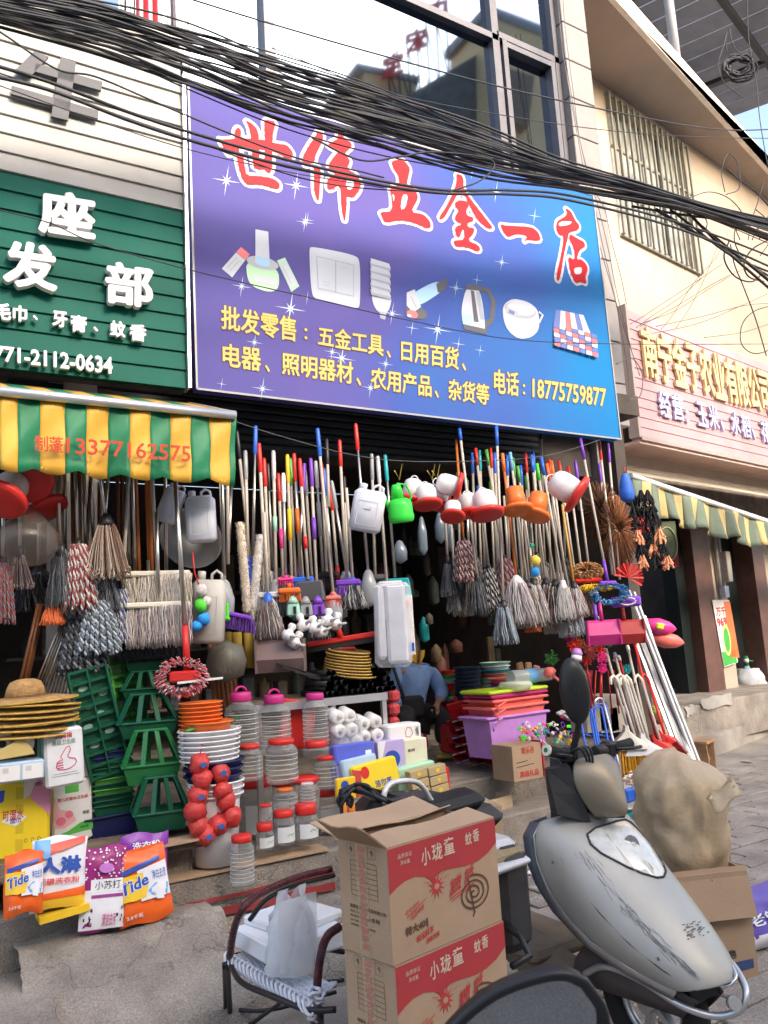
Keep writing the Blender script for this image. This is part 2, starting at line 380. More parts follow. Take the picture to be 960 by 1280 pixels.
rn_ = random.Random(5); HF = []
for i in range(64):
    x = .5+i*.028; row_ = []; fy = 3.36+.05*sin(x*5)+.03*sin(x*13)+(.25*max(0, x-1.6))
    for j in range(26):
        y = fy+(4.0-fy)*j/25; t_ = j/25; top_ = .1+(.21*min(1, t_*1.35) if x < 1.36+.02*sin(y*30) else .1*min(1, t_*1.6)); e_ = min(1, t_*9)
        z = top_*e_**.5+.006*sin(x*23+y*17)+.008*abs(sin(x*9-y*21))*e_+rn_.uniform(-.002, .002); row_.append((x+rn_.uniform(-.004, .004), y, z if j else -.01))
    HF.append(row_)
m = MB().use(CONC2); m.grid(HF[::-1], 0, False); struct('broken_ledge', m)
m = MB().use(CONC2); slab(m, [(-1.5, 3.2), (.58, 3.26), (.6, 3.85), (-1.5, 3.86)], -.02, .22, .01, 10); struct('concrete_block', m)
STRIPE = mat('worn red paint', (.3, .035, .035), r=.7, v=.3, s=9, dirt=.5)
for z0, z1 in ((.225, .262), (.3, .318)):
    fr = Fr((0, 3.985, 0), (1, 0, 0))
    pts = [(.75+i*.1, z0+random.uniform(-.004, .004)) for i in range(14)]+[(2.05-i*.1, z1+random.uniform(-.005, .005)) for i in range(14)]
    part('painted_stripe', MB().use(STRIPE).poly(fr, pts, .001, .002), platform)
# raised pavement along the right building
WP = vplane((9.65, 7.2, 0), 9)                  # wall plane of the right building
def wpt(u, out, z): return WP.o + WP.u*u + WP.n*out + V((0, 0, z))
m = MB().use(mat('pavement concrete', (.33, .3, .265), r=.9, v=.2, s=3, b=.5, bs=20, dirt=.3))
k0, k1, k2 = Zp(795, 960, .22), Zp(863, 930, .22), Zp(960, 896, .22)
far = k2+(k2-k1).normalized()*22
slab(m, [(k0.x, k0.y), (k1.x, k1.y), (k2.x, k2.y), (far.x, far.y), (far.x+1, far.y+9), (6.3, 8.6), (6.3, 5.1)], -.02, .22, .012, 12); struct('raised_pavement', m)
m = MB().use(CONC2); a, b = wpt(-3.2, .75, 0), wpt(16, .75, 0); c, d = wpt(16, -4, 0), wpt(-3.2, -4, 0)
slab(m, [(a.x, a.y), (b.x, b.y), (c.x, c.y), (d.x, d.y)], .1, .56, .008, 20); sill = struct('threshold_step', m)
fr = Fr(wpt(0, .765, 0), WP.u)
for L in ([(856, 885), (866, 880), (870, 890), (858, 896)], [(876, 874), (915, 864), (913, 880), (878, 888)]):
    pts = pq(fr, L); mm = MB().use(CONCL); pp = []
    for i in range(4):
        a, b = V(pts[i]), V(pts[(i+1) % 4])
        for k in range(5): q = a.lerp(b, k/5); pp.append((q.x+random.uniform(-.03, .03), q.y+random.uniform(-.02, .02)))
    part('whitewash_patch', mm.poly(fr, pp, .004, .003), sill)
# ---------------------------------------------------------------- hardware shop building
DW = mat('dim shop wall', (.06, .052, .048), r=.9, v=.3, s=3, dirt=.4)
TILE = mat('grey wall tile', (.22, .205, .205), r=.35, v=.08)
FRM = mat('dark window frame', (.11, .11, .13), r=.4, m=.3)
B = thing('shop_building', 'hardware shop with open front under the blue billboard and a glass window wall above', 'building', (2.5, 5.4, 0))
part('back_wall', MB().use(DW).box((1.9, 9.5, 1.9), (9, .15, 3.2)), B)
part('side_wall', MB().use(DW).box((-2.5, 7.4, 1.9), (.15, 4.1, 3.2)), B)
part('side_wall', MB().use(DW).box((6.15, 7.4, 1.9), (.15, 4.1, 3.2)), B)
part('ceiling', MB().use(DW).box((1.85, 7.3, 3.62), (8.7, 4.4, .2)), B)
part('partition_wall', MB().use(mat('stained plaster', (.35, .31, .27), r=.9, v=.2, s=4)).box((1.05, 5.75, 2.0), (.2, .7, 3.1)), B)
m = MB().use(mat('upper wall', (.4, .38, .37), r=.9, v=.1)); m.box((-3.3, 5.75, 6.6), (8.2, .3, 6.2)); m.box((3.2, 5.8, 3.95), (5.2, .3, .5)); part('upper_wall', m, B)
m = MB().use(mat('roller shutter slat', (.045, .05, .055), r=.5, m=.5))
for i in range(9): m.box((2.9, 5.5, 3.0+i*.06), (4.6, .03, .05), bev=.01)
part('shutter_box', m, B)
GP = vplane((0, 5.55, 0), 0)
GL = mat('window glass', (.24, .31, .41), r=.03, m=1, v=.03, s=1)
# window wall, pane quads measured on its plane
def gu(px, py): return GP.uv(px, py)
xs = [gu(232, 60)[0], gu(333, 60)[0], gu(540, 60)[0]]
def ux(px, py): return gu(px, py)[0]
U0, U1, U2, U3 = ux(228, 60), ux(332, 60), ux(616, 90), ux(690, 90)
zb, zm, zt = gu(480, 235)[1], gu(560, 30)[1], gu(560, 30)[1]+2.4
zm2 = gu(640, 60)[1]
def frame_bar(a, b, w=.07, dd=.08): part('window_frame', MB().use(FRM).box(((a[0]+b[0])/2, 5.5, (a[1]+b[1])/2), (abs(b[0]-a[0])+w, dd, abs(b[1]-a[1])+w)), B)
def gpane(u0, u1, z0, z1, y=5.54, mt=None):
    fr = Fr((0, y, 0), (1, 0, 0)); part('window_pane', MB().use(mt or GL).poly(fr, [(u0, z0), (u1, z0), (u1, z1), (u0, z1)], 0, .006), B)
for u in (U0, U1, U2, U3): frame_bar((u, 3.6), (u, zt), .09 if u in (U1, U2) else .06)
frame_bar((U1, zm), (U2, zm)); frame_bar((U2+.06, zm2), (U3, zm2))
frame_bar((U2+.1, zb-1), (U2+.1, zm2-.09), .06, .12); frame_bar((U3-.09, zb-1), (U3-.09, zm2-.09), .06, .12); frame_bar((U2+.1, zm2-.1), (U3-.09, zm2-.1), .06, .118)
gpane(U0, U1, 3.6, zt); gpane(U1, U2, 3.6, zm); gpane(U1, U2, zm, zt); gpane(U2, U3, zm2, zt); gpane(U2, U3, 3.6, zm2)
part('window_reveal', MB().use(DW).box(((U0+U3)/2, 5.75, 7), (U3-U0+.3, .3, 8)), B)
# tiled pier on the right of the window
u4 = ux(728, 150)
zz0 = 3.5
for i in range(14):
    part('wall_tile', MB().use(TILE).box(((U3+u4)/2+.03, 5.47, zz0+.22+i*.45), (u4-U3-.02, .2, .438), bev=.006), B)
part('pier', MB().use(mat('pier mortar', (.25, .24, .24), r=.9)).box(((U3+u4)/2+.05, 5.68, 6), (u4-U3, .34, 6.6)), B)
# barred window over the left sign
bw = thing('barred_window', 'white barred window with red cloth behind the cables above the left sign', 'window', Yp(195, 20, 5.5))
fr = vplane(Yp(195, 20, 5.5), 0); q = pq(fr, [(150, -60), (222, -60), (222, 32), (150, 20)])
a0, b0 = q[3][0], q[3][1]-.3; a1, b1 = q[1][0], q[1][1]
part('frame', MB().use(WHITE).box(fr.at((a0+a1)/2, b0, .02), (a1-a0, .1, .06)).box(fr.at(a1, (b0+b1)/2, .02), (.08, .1, b1-b0)), bw)
part('window_pane', MB().use(GL).poly(fr, [(a0, b0), (a1, b0), (a1, b1), (a0, b1)], -.05, .01), bw)
part('cloth', MB().use(mat('red cloth', (.5, .03, .05), r=.9)).poly(fr, [(a1-.32, b0), (a1-.14, b0), (a1-.14, b1), (a1-.32, b1)], -.03, .01), bw)
for i in range(7): part('bar', MB().use(WHITE).cyl(fr.at(a0+(a1-a0)*i/6.5, b0, .07), fr.at(a0+(a1-a0)*i/6.5, b1, .07), .016, n=6), bw)
# ---------------------------------------------------------------- building over the road (seen in the glass)
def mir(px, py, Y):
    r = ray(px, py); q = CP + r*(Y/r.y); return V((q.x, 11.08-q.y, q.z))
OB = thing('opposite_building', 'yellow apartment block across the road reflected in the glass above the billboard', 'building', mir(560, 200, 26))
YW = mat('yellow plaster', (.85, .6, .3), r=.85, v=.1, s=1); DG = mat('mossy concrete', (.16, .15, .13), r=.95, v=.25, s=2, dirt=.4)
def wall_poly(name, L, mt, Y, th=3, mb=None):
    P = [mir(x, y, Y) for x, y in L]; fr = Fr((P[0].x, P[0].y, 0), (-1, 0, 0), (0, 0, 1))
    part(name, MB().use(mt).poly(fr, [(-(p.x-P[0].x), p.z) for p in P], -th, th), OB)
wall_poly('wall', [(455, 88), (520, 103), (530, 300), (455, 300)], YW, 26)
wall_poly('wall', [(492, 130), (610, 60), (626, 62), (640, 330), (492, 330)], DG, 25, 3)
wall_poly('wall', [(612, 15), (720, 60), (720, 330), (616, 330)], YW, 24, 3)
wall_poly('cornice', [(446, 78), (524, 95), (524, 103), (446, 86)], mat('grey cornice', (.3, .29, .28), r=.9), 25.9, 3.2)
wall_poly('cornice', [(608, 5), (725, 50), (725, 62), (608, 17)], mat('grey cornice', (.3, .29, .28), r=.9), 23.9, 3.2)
for (x, y) in ((480, 125), (505, 160), (650, 130), (652, 200)): wall_poly('window', [(x-9, y-12), (x+9, y-8), (x+9, y+16), (x-9, y+12)], mat('brown window', (.2, .14, .09), r=.5), 23.7 if x > 600 else 25.8, .1)  # windows in one even brown
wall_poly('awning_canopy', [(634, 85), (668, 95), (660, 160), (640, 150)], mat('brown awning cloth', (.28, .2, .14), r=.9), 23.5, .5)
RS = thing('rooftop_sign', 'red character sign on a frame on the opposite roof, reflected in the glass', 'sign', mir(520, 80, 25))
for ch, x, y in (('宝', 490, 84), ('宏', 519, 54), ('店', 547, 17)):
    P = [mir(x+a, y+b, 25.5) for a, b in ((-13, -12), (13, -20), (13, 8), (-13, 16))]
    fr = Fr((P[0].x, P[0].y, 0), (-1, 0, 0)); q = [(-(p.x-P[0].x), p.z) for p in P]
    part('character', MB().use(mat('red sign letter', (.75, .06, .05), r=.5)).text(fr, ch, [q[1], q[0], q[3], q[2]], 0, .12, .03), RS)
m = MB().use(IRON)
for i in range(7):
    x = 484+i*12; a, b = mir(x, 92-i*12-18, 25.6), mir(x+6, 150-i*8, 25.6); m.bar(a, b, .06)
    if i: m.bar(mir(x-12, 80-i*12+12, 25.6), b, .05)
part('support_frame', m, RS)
# ---------------------------------------------------------------- right building
CRW = mat('cream plaster', (.43, .355, .29), r=.9, v=.12, s=.9, b=.3, bs=14, dirt=.35)
BRN = mat('brown tiled pillar', (.11, .055, .045), r=.45, v=.2)
RB = thing('cream_building', 'cream plastered building with a projecting slab and a dark ground floor', 'building', wpt(0, 0, 0))
def wbox(mb, u0, u1, z0, z1, o0, o1):
    c = WP.o+WP.u*(u0+u1)/2+WP.n*(o0+o1)/2+V((0, 0, (z0+z1)/2)); return mb.box(c, (u1-u0, abs(o1-o0), z1-z0), R(9))
uL = WP.uv(738, 300)[0]-.9
sz = (WP.uv(765, 95)[1]+WP.uv(930, 245)[1])/2
cp_ = lambda px: WP.uv(px, 750)[0]
wq = WP.uv(765, 200)[0], WP.uv(862, 250)[0]; wz0 = (WP.uv(790, 297)[1]+WP.uv(862, 342)[1])/2; wz1 = (WP.uv(765, 113)[1]+WP.uv(838, 185)[1])/2
m = MB().use(CRW); wbox(m, uL, wq[0], 3.5, sz, -.3, 0); wbox(m, wq[1], 16, 3.5, sz, -.3, 0); wbox(m, wq[0], wq[1], 3.5, wz0, -.3, 0); wbox(m, wq[0], wq[1], wz1, sz, -.3, 0)
part('upper_wall', m, RB)
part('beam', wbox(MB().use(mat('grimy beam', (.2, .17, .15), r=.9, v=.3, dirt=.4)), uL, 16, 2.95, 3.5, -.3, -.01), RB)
part('pillar', wbox(MB().use(BRN), cp_(868), cp_(889), .5, 2.95, -.35, .06), RB)
part('pillar', wbox(MB().use(CRW), cp_(889), cp_(908), .5, 2.95, -.3, .02), RB)
part('pillar', wbox(MB().use(BRN), cp_(943), cp_(957), .5, 2.95, -.35, .06), RB)
part('pillar', wbox(MB().use(CRW), cp_(957), 16, .5, 2.95, -.3, .02), RB)
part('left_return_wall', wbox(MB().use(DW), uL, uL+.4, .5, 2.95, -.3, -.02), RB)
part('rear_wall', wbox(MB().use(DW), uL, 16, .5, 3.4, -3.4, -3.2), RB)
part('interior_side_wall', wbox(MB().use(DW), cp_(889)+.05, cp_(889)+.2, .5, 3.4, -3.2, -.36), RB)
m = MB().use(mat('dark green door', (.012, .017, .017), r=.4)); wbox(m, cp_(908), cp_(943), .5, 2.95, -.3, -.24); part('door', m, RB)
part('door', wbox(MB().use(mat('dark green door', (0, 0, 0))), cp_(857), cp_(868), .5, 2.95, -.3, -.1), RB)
# slab: measured soffit outline at its own height
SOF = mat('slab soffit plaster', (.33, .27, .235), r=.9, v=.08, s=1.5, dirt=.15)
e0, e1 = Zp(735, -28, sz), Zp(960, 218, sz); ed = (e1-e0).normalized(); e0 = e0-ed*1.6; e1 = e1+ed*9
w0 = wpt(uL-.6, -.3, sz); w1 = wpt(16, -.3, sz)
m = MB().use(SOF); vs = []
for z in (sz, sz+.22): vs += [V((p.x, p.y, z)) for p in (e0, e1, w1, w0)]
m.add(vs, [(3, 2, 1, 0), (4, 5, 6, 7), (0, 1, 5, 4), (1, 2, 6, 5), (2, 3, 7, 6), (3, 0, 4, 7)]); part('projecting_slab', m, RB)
m = MB().use(mat('slab lip', (.75, .68, .62), r=.8)); n_ = V((ed.y, -ed.x, 0))
for k in range(1): m.bar(e0+n_*.03+V((0, 0, .13)), e1+n_*.03+V((0, 0, .13)), .3, .07) if abs(ed.z) > .5 else m.box((e0+e1)/2+n_*.04+V((0, 0, .12)), ((e1-e0).length, .07, .28), math.atan2(ed.y, ed.x))
part('slab_edge', m, RB)
# steel roof above the slab
RF = mat('corrugated roof sheet', (.3, .3, .33), r=.5, m=.2, v=.12, s=3)
inn = -n_
for i in range(26):
    a = e0+ed*(i*.5-2)+V((0, 0, 2.9)) - inn*1.1; b = a + inn*7.5 + V((0, 0, .9))
    m = MB().use(RF); m.box((a+b)/2, (.48, (b-a).length, .03), Matrix(((ed.x, (b-a).normalized().x, 0), (ed.y, (b-a).normalized().y, 0), (0, (b-a).normalized().z, 1))), bev=.012); part('roof_sheet', m, RB)
for k in (0, 1.7, 3.4):
    part('purlin', MB().use(IRON).bar(e0-ed*2+V((0, 0, 2.75+k*.12))+inn*k, e0+ed*12+V((0, 0, 2.75+k*.12))+inn*k, .09, .14), RB)
for px, py in ((848, 96), (1010, 270)):
    a = Zp(px, py, sz+.25); part('roof_post', MB().use(mat('grey painted post', (.35, .37, .42), r=.4)).cyl(a, a+V((0, 0, 2.9)), .07, n=12), RB)
for i in range(3):
    a = e0+ed*(2.2+i*3.3)+V((0, 0, 2.7)); part('rafter', MB().use(IRON).bar(a, a+inn*7+V((0, 0, .84)), .09, .14), RB)
rl = thing('railing', 'short pale railing on the slab edge under the steel roof', 'railing', Zp(892, 160, sz+.25))
for i in range(9):
    a = Zp(880+i*4.6, 137+i*4.4, sz+.25); part('rail', MB().use(LGREY).bar(a, a+V((0, 0, .42)), .035), rl)
a, b = Zp(879, 135, sz+.25)+V((0, 0, .42)), Zp(918, 174, sz+.25)+V((0, 0, .42)); part('top_rail', MB().use(LGREY).bar(a, b, .035), rl)
# barred window in the cream wall
gw = thing('grille_window', 'tall window behind a rusty vertical bar grille in the cream wall', 'window', wpt((wq[0]+wq[1])/2, 0, wz0))
part('window_pane', wbox(MB().use(mat('curtained glass', (.4, .42, .42), r=.25, v=.3, s=3)), wq[0], wq[1], wz0, wz1, -.2, -.18), gw)
for k in range(1, 4): part('window_frame', wbox(MB().use(FRM), wq[0]+(wq[1]-wq[0])*k/4-.02, wq[0]+(wq[1]-wq[0])*k/4+.02, wz0, wz1, -.18, -.15), gw)
GR = mat('grey green grille', (.2, .2, .17), r=.6, v=.2)
for k in range(15):
    u = wq[0]+(wq[1]-wq[0])*k/14; part('bar', wbox(MB().use(GR), u-.018, u+.018, wz0, wz1, .05, .08), gw)
for t in (0, .3, .62, 1): part('cross_bar', wbox(MB().use(GR), wq[0]-.02, wq[1]+.02, wz0+(wz1-wz0)*t-.02, wz0+(wz1-wz0)*t+.02, .02, .05), gw)
# ---------------------------------------------------------------- right signboard
RSG = thing('pink_signboard', 'pink slatted shop sign with raised yellow characters on the cream building', 'signboard', wpt(-1, .4, 3.5))
SP = Fr(wpt(0, .45, 0), WP.u)
su0 = SP.uv(790, 465)[0]; sz0 = SP.uv(800, 545)[1]; sz1 = SP.uv(783, 385)[1]; su1 = su0+9
PK = mat('dusty pink slat', (.4, .24, .26), r=.5, v=.1, s=2, dirt=.3)
NS = 13; hh = (sz1-sz0)/NS
for i in range(NS):
    fm = SP.at((su0+su1)/2, sz0+hh*(i+.5), -.03)
    part('slat', MB().use(PK).box(fm, (su1-su0, .03, hh*.985), Matrix.Rotation(R(9), 3, 'Z') @ Matrix.Rotation(R(-5), 3, 'X')), RSG)
part('backing', MB().use(IRON).box(SP.at((su0+su1)/2, (sz0+sz1)/2, -.1), (su1-su0, .08, sz1-sz0), R(9)), RSG)
part('edge_trim', MB().use(mat('weathered trim', (.3, .25, .24), r=.7)).box(SP.at(su0-.03, (sz0+sz1)/2, -.03), (.05, .14, sz1-sz0+.05), R(9)).box(SP.at((su0+su1)/2, sz0-.03, -.03), (su1-su0, .14, .05), R(9)), RSG)
part('sign_soffit', MB().use(mat('pale pink soffit', (.6, .42, .4), r=.7, dirt=.3)).box(SP.at((su0+su1)/2, sz0-.07, -.35), (su1-su0, .7, .04), R(9)), RSG)
YL = mat('yellow raised letter', (.62, .47, .22), r=.4, v=.05); YLS = mat('yellow letter side', (.6, .33, .05), r=.5)
def lerp(a, b, t): return a+(b-a)*t
row = '南宁金子农业有限公司'
ua, ub = SP.uv(801, 440)[0], SP.uv(962, 500)[0]; zt_, zb_ = SP.uv(800, 407)[1], SP.uv(807, 472)[1]
for i, ch in enumerate(row):
    a = lerp(ua, ub, i/10); b = lerp(ua, ub, (i+.93)/10)
    part('character', MB().use(YL).text(SP, ch, [(a, zt_), (b, zt_), (b, zb_), (a, zb_)], .0, .035, .02), RSG)
ua, ub = SP.uv(822, 505)[0], SP.uv(962, 545)[0]; zt_, zb_ = SP.uv(821, 488)[1], SP.uv(823, 520)[1]
for i, ch in enumerate('经营：玉米、水稻、花'):
    a = lerp(ua, ub, i/10); b = lerp(ua, ub, (i+.85)/10); small = ch in '：、'
    if small: b = a+(b-a)*.3; q = [(a, zb_+(zt_-zb_)*.5), (b, zb_+(zt_-zb_)*.5), (b, zb_), (a, zb_)]
    else: q = [(a, zt_), (b, zt_), (b, zb_), (a, zb_)]
    part('character', MB().use(mat('white letter violet rim', (.42, .4, .62), r=.4)).text(SP, ch, q, .0, .03, .02), RSG)
# ---------------------------------------------------------------- left green and white signboard
LP = vplane(Yp(118, 300, 4.75), -1)
LS = thing('green_signboard', 'white and green clapboard shop sign with raised white characters', 'signboard', Yp(118, 487, 4.75))
lu1 = LP.uv(230, 300)[0]; lz1 = LP.uv(223, 95)[1]; lz0 = LP.uv(236, 486)[1]; lu0 = lu1-2.7
WS = mat('white clapboard', (.38, .375, .36), r=.5, v=.06, s=2, dirt=.12); GS = mat('green clapboard', (.005, .09, .07), r=.45, v=.12, s=2, dirt=.1)
n = 18; hh = (lz1-lz0)/n; zsplit = LP.uv(229, 253)[1]
for i in range(n+3):
    zc = lz0+hh*(i+.5)
    part('clapboard', MB().use(GS if zc < zsplit else WS).box(LP.at((lu0+lu1)/2, zc, -.02), (lu1-lu0, .02, hh*.97), Matrix.Rotation(R(-1), 3, 'Z') @ Matrix.Rotation(R(-7), 3, 'X')), LS, label='dark green board' if zc < zsplit else None)
part('backing', MB().use(IRON).box(LP.at((lu0+lu1)/2, (lz0+lz1)/2+.15, -.09), (lu1-lu0, .08, lz1-lz0+.3), R(-1)), LS)
part('corner_trim', MB().use(ALU).box(LP.at(lu1+.012, (lz0+lz1)/2, -.03), (.02, .12, lz1-lz0), R(-1)), LS)
LT = mat('white raised letter', (.62, .63, .65), r=.4, v=.03); DT = mat('dark slate letter', (.03, .034, .05), r=.5, v=.05)
def lch(ch, x0, x1, yt, yb, st, sb, mt=LT, d=.05, bold=.035):
    part('character', MB().use(mt).text(LP, ch, cq(LP, x0, x1, yt, yb, st, sb), .012, d, bold), LS)
# 牛 built from its strokes
m = MB().use(DT)
for L in ([(42, 68), (60, 75), (37, 100), (17, 93)], [(44, 83), (127, 106), (125, 117), (42, 93)], [(14, 111), (122, 142), (121, 152), (13, 121)], [(75, 75), (94, 82), (84, 154), (63, 149)]):
    m.poly(LP, pq(LP, L), .012, .02)
part('character', m, LS, label='large dark grey character on white boards')
lch('座', 46, 117, 240, 296, .16, .15); lch('发', 2, 70, 303, 362, .15, .12); lch('部', 129, 189, 330, 383, .15, .13); lch('批', -70, -8, 290, 352, .15, .12)
for ch, x0, x1, yt, yb in (('毛', -6, 13, 381, 402), ('巾', 15, 33, 384, 404), ('、', 40, 46, 397, 403), ('牙', 64, 83, 391, 411), ('膏', 87, 107, 396, 417), ('、', 115, 121, 411, 417), ('蚊', 136, 155, 403, 423), ('香', 160, 181, 407, 428)):
    lch(ch, x0, x1, yt, yb, .12, .12, d=.03, bold=.04)
lch('0771-2112-0634', -22, 139, 433, 452, .10, .115, d=.03, bold=.03)
# ---------------------------------------------------------------- blue billboard
BP = vplane(Yp(245, 486, 5.0), -3)
BBq = pq(BP, [(235, 100), (741, 244), (776, 549), (246, 486)])
BB = thing('billboard', 'large purple to blue shop billboard with red characters, product pictures and yellow text', 'billboard', BP.at(*BBq[3]))
Mb = bpy.data.materials.new('billboard print'); Mb.use_nodes = True; t = Mb.node_tree; p = t.nodes['Principled BSDF']; p.inputs['Roughness'].default_value = .6
p.inputs['Specular IOR Level'].default_value = .2
tc = N(t, 'ShaderNodeTexCoord'); mp = N(t, 'ShaderNodeSeparateXYZ'); t.links.new(tc.outputs['Object'], mp.inputs[0])
nz = N(t, 'ShaderNodeTexNoise'); nz.inputs['Scale'].default_value = .9; nz.inputs['Detail'].default_value = 2; t.links.new(tc.outputs['Object'], nz.inputs['Vector'])
a1 = N(t, 'ShaderNodeMath', operation='MULTIPLY_ADD'); t.links.new(mp.outputs[0], a1.inputs[0]); a1.inputs[1].default_value = .27
a2 = N(t, 'ShaderNodeMath', operation='MULTIPLY_ADD'); t.links.new(nz.outputs[0], a2.inputs[0]); a2.inputs[1].default_value = .7; a2.inputs[2].default_value = -.42
a3 = N(t, 'ShaderNodeMath', operation='MULTIPLY_ADD'); t.links.new(mp.outputs[2], a3.inputs[0]); a3.inputs[1].default_value = -.05; t.links.new(a2.outputs[0], a3.inputs[2])
t.links.new(a3.outputs[0], a1.inputs[2])
cr = N(t, 'ShaderNodeValToRGB'); t.links.new(a1.outputs[0], cr.inputs[0]); e = cr.color_ramp.elements
e[0].position = 0; e[0].color = (.095, .085, .29, 1); e[1].position = 1; e[1].color = (.014, .17, .43, 1)
x = cr.color_ramp.elements.new(.45); x.color = (.055, .095, .35, 1); x = cr.color_ramp.elements.new(.18); x.color = (.105, .088, .3, 1)
t.links.new(cr.outputs[0], p.inputs['Base Color'])
part('panel', MB().use(Mb).poly(BP, BBq, -.1, .1), BB)
m = MB().use(GREY)
for i in range(4): m.line(BP, [BBq[i], BBq[(i+1) % 4]], .014, .001, .006)
part('frame', m, BB)
def bpart(name, m, **k): return part(name, m, BB, **k)
STAR = mat('pale glint print', (.4, .53, .7), r=.4, v=0)
for x, y, r in ((283, 226, 18), (370, 232, 17), (302, 358, 13), (363, 386, 20), (381, 278, 12), (384, 275, 9), (318, 428, 11), (277, 480, 7), (328, 486, 14), (415, 440, 11), (427, 448, 18), (490, 392, 14), (463, 485, 12), (515, 410, 9), (547, 412, 18), (573, 430, 9), (570, 360, 11), (620, 240, 13), (627, 328, 10), (600, 438, 7), (482, 455, 10), (668, 270, 9), (384, 372, 8), (596, 350, 7), (655, 200, 8), (590, 215, 9)):
    m = MB().use(STAR); P = []
    for k in range(16):
        a = pi*k/8+.15; rr = r if k % 4 == 0 else (r*.42 if k % 4 == 2 and r > 9 else r*.1); P.append((x+cos(a)*rr, y+sin(a)*rr*1.1))
    bpart('glint', m.poly(BP, pq(BP, P), .001, .001))
RC = mat('red character print', (.42, .02, .03), r=.45, v=.03); WC = mat('white outline print', (.56, .56, .62), r=.45, v=.02)
BRUSH = [  # brush written characters: (scale, x, y), strokes, white counters, in picture pixels of an enlargement
 ((8.727, 260, 130), [[(115,385),(160,395),(420,375),(620,400),(760,440),(860,450),(925,540),(915,605),(870,600),(720,520),(560,500),(350,470),(250,550),(215,555)],
   [(290,380),(290,300),(325,255),(360,300),(350,380),(330,540),(380,560),(400,700),(415,785),(560,790),(700,815),(780,870),(770,935),(700,920),(560,880),(430,885),(370,820),(330,680),(305,540)],
   [(405,180),(480,220),(535,285),(555,380),(560,620),(520,700),(490,660),(475,520),(470,380),(445,250)], [(610,170),(740,200),(705,320),(700,420),(695,720),(665,765),(610,720),(620,420),(615,300)], [(490,600),(698,600),(698,722),(500,715)]], []),
 ((9.14, 365, 150), [[(290,130),(345,150),(355,220),(310,320),(260,420),(260,480),(150,530),(120,470),(125,410),(200,280),(260,200)], [(240,500),(325,560),(320,680),(305,920),(285,920),(250,820),(250,640)],
   [(510,130),(545,115),(580,150),(590,220),(670,260),(680,310),(620,360),(600,400),(640,440),(660,480),(620,560),(740,630),(790,730),(760,820),(690,900),(620,860),(620,1000),(600,1190),(560,1000),(550,740),(430,805),(400,780),(400,680),(500,620),(420,570),(420,500),(480,420),(530,360),(410,310),(420,270),(530,220)]], [[(615,700),(660,675),(705,720),(690,790),(640,805),(610,760)]]),
 ((5.647, 460, 185), [[(160,95),(235,80),(270,110),(295,150),(280,210),(270,270),(330,290),(350,350),(340,380),(300,455),(390,470),(435,520),(440,565),(410,570),(330,530),(230,510),(120,530),(105,500),(80,455),(170,450),(165,330),(150,290),(220,260),(215,200),(180,150)]], [[(240,330),(280,335),(260,430),(225,440)], [(167,325),(185,342),(178,388)]]),
 ((5.647, 460, 185), [[(620,185),(660,195),(672,230),(670,290),(720,360),(790,450),(860,540),(880,570),(840,570),(770,510),(720,420),(680,330),(640,310),(590,400),(540,490),(510,510),(500,490),(560,400),(610,290),(625,230)],
   [(610,390),(640,370),(700,380),(710,410),(690,440),(695,480),(740,490),(740,520),(700,530),(700,560),(750,570),(740,610),(700,655),(780,690),(790,725),(760,730),(700,700),(620,700),(600,670),(610,655),(680,650),(672,560),(640,640),(620,620),(610,560),(665,540),(620,520),(610,490),(640,440),(615,420)]], []),
 ((6.857, 610, 240), [[(100,280),(150,290),(370,300),(430,350),(450,415),(400,420),(340,410),(300,430),(340,380),(250,360),(170,390),(130,350)]], []),
 ((6.857, 610, 240), [[(655,135),(710,170),(740,240),(780,290),(770,330),(690,350),(680,400),(650,520),(625,680),(605,765),(585,755),(590,680),(620,560),(650,380),(600,365),(580,310),(590,250),(640,225),(680,190)],
   [(700,360),(760,400),(820,430),(830,470),(780,500),(755,580),(800,580),(845,630),(850,680),(830,720),(840,790),(800,770),(745,785),(700,680),(680,550),(740,590),(735,490),(690,400)]], [[(600,270),(640,252),(722,257),(690,285),(605,298)], [(730,655),(800,645),(795,705),(740,710)]])]
for (sc_, ox, oy), SS, HH in BRUSH:
    cv_ = lambda L: pq(BP, [(ox+x/sc_, oy+y/sc_) for x, y in L])
    def smooth_(L):   # soften the corners a little
        o = []
        for i in range(len(L)): a, b, c = V(L[i-1]), V(L[i]), V(L[(i+1) % len(L)]); o += [tuple(b.lerp(a, .22)), tuple(b.lerp(c, .22))]
        return o
    m = MB().use(WC); e_ = 0; r_ = MB().use(RC)
    for s_ in SS:
        q = smooth_(cv_(s_)); e_ += 1
        for i in range(len(q)):
            e_ += 1; a, b = V(q[i]), V(q[(i+1) % len(q)]); m.ell(BP, a.x, a.y, .027, .027, .002+e_*1e-5, 1e-5, 10)
            if (b-a).length > .001: m.line(BP, [a, b], .054, .002+e_*1e-5, 2e-5)
        r_.poly(BP, q, .0055+e_*1e-5, .0005)
    for k, h_ in enumerate(HH): r_.use(WC).poly(BP, smooth_(cv_(h_)), .0075+k*1e-4, .0004)
    bpart('character_outline', m); bpart('character', r_)
YT = mat('yellow text print', (.55, .45, .15), r=.5, v=.03); YB = mat('brown text rim', (.12, .08, .1), r=.5, v=0)
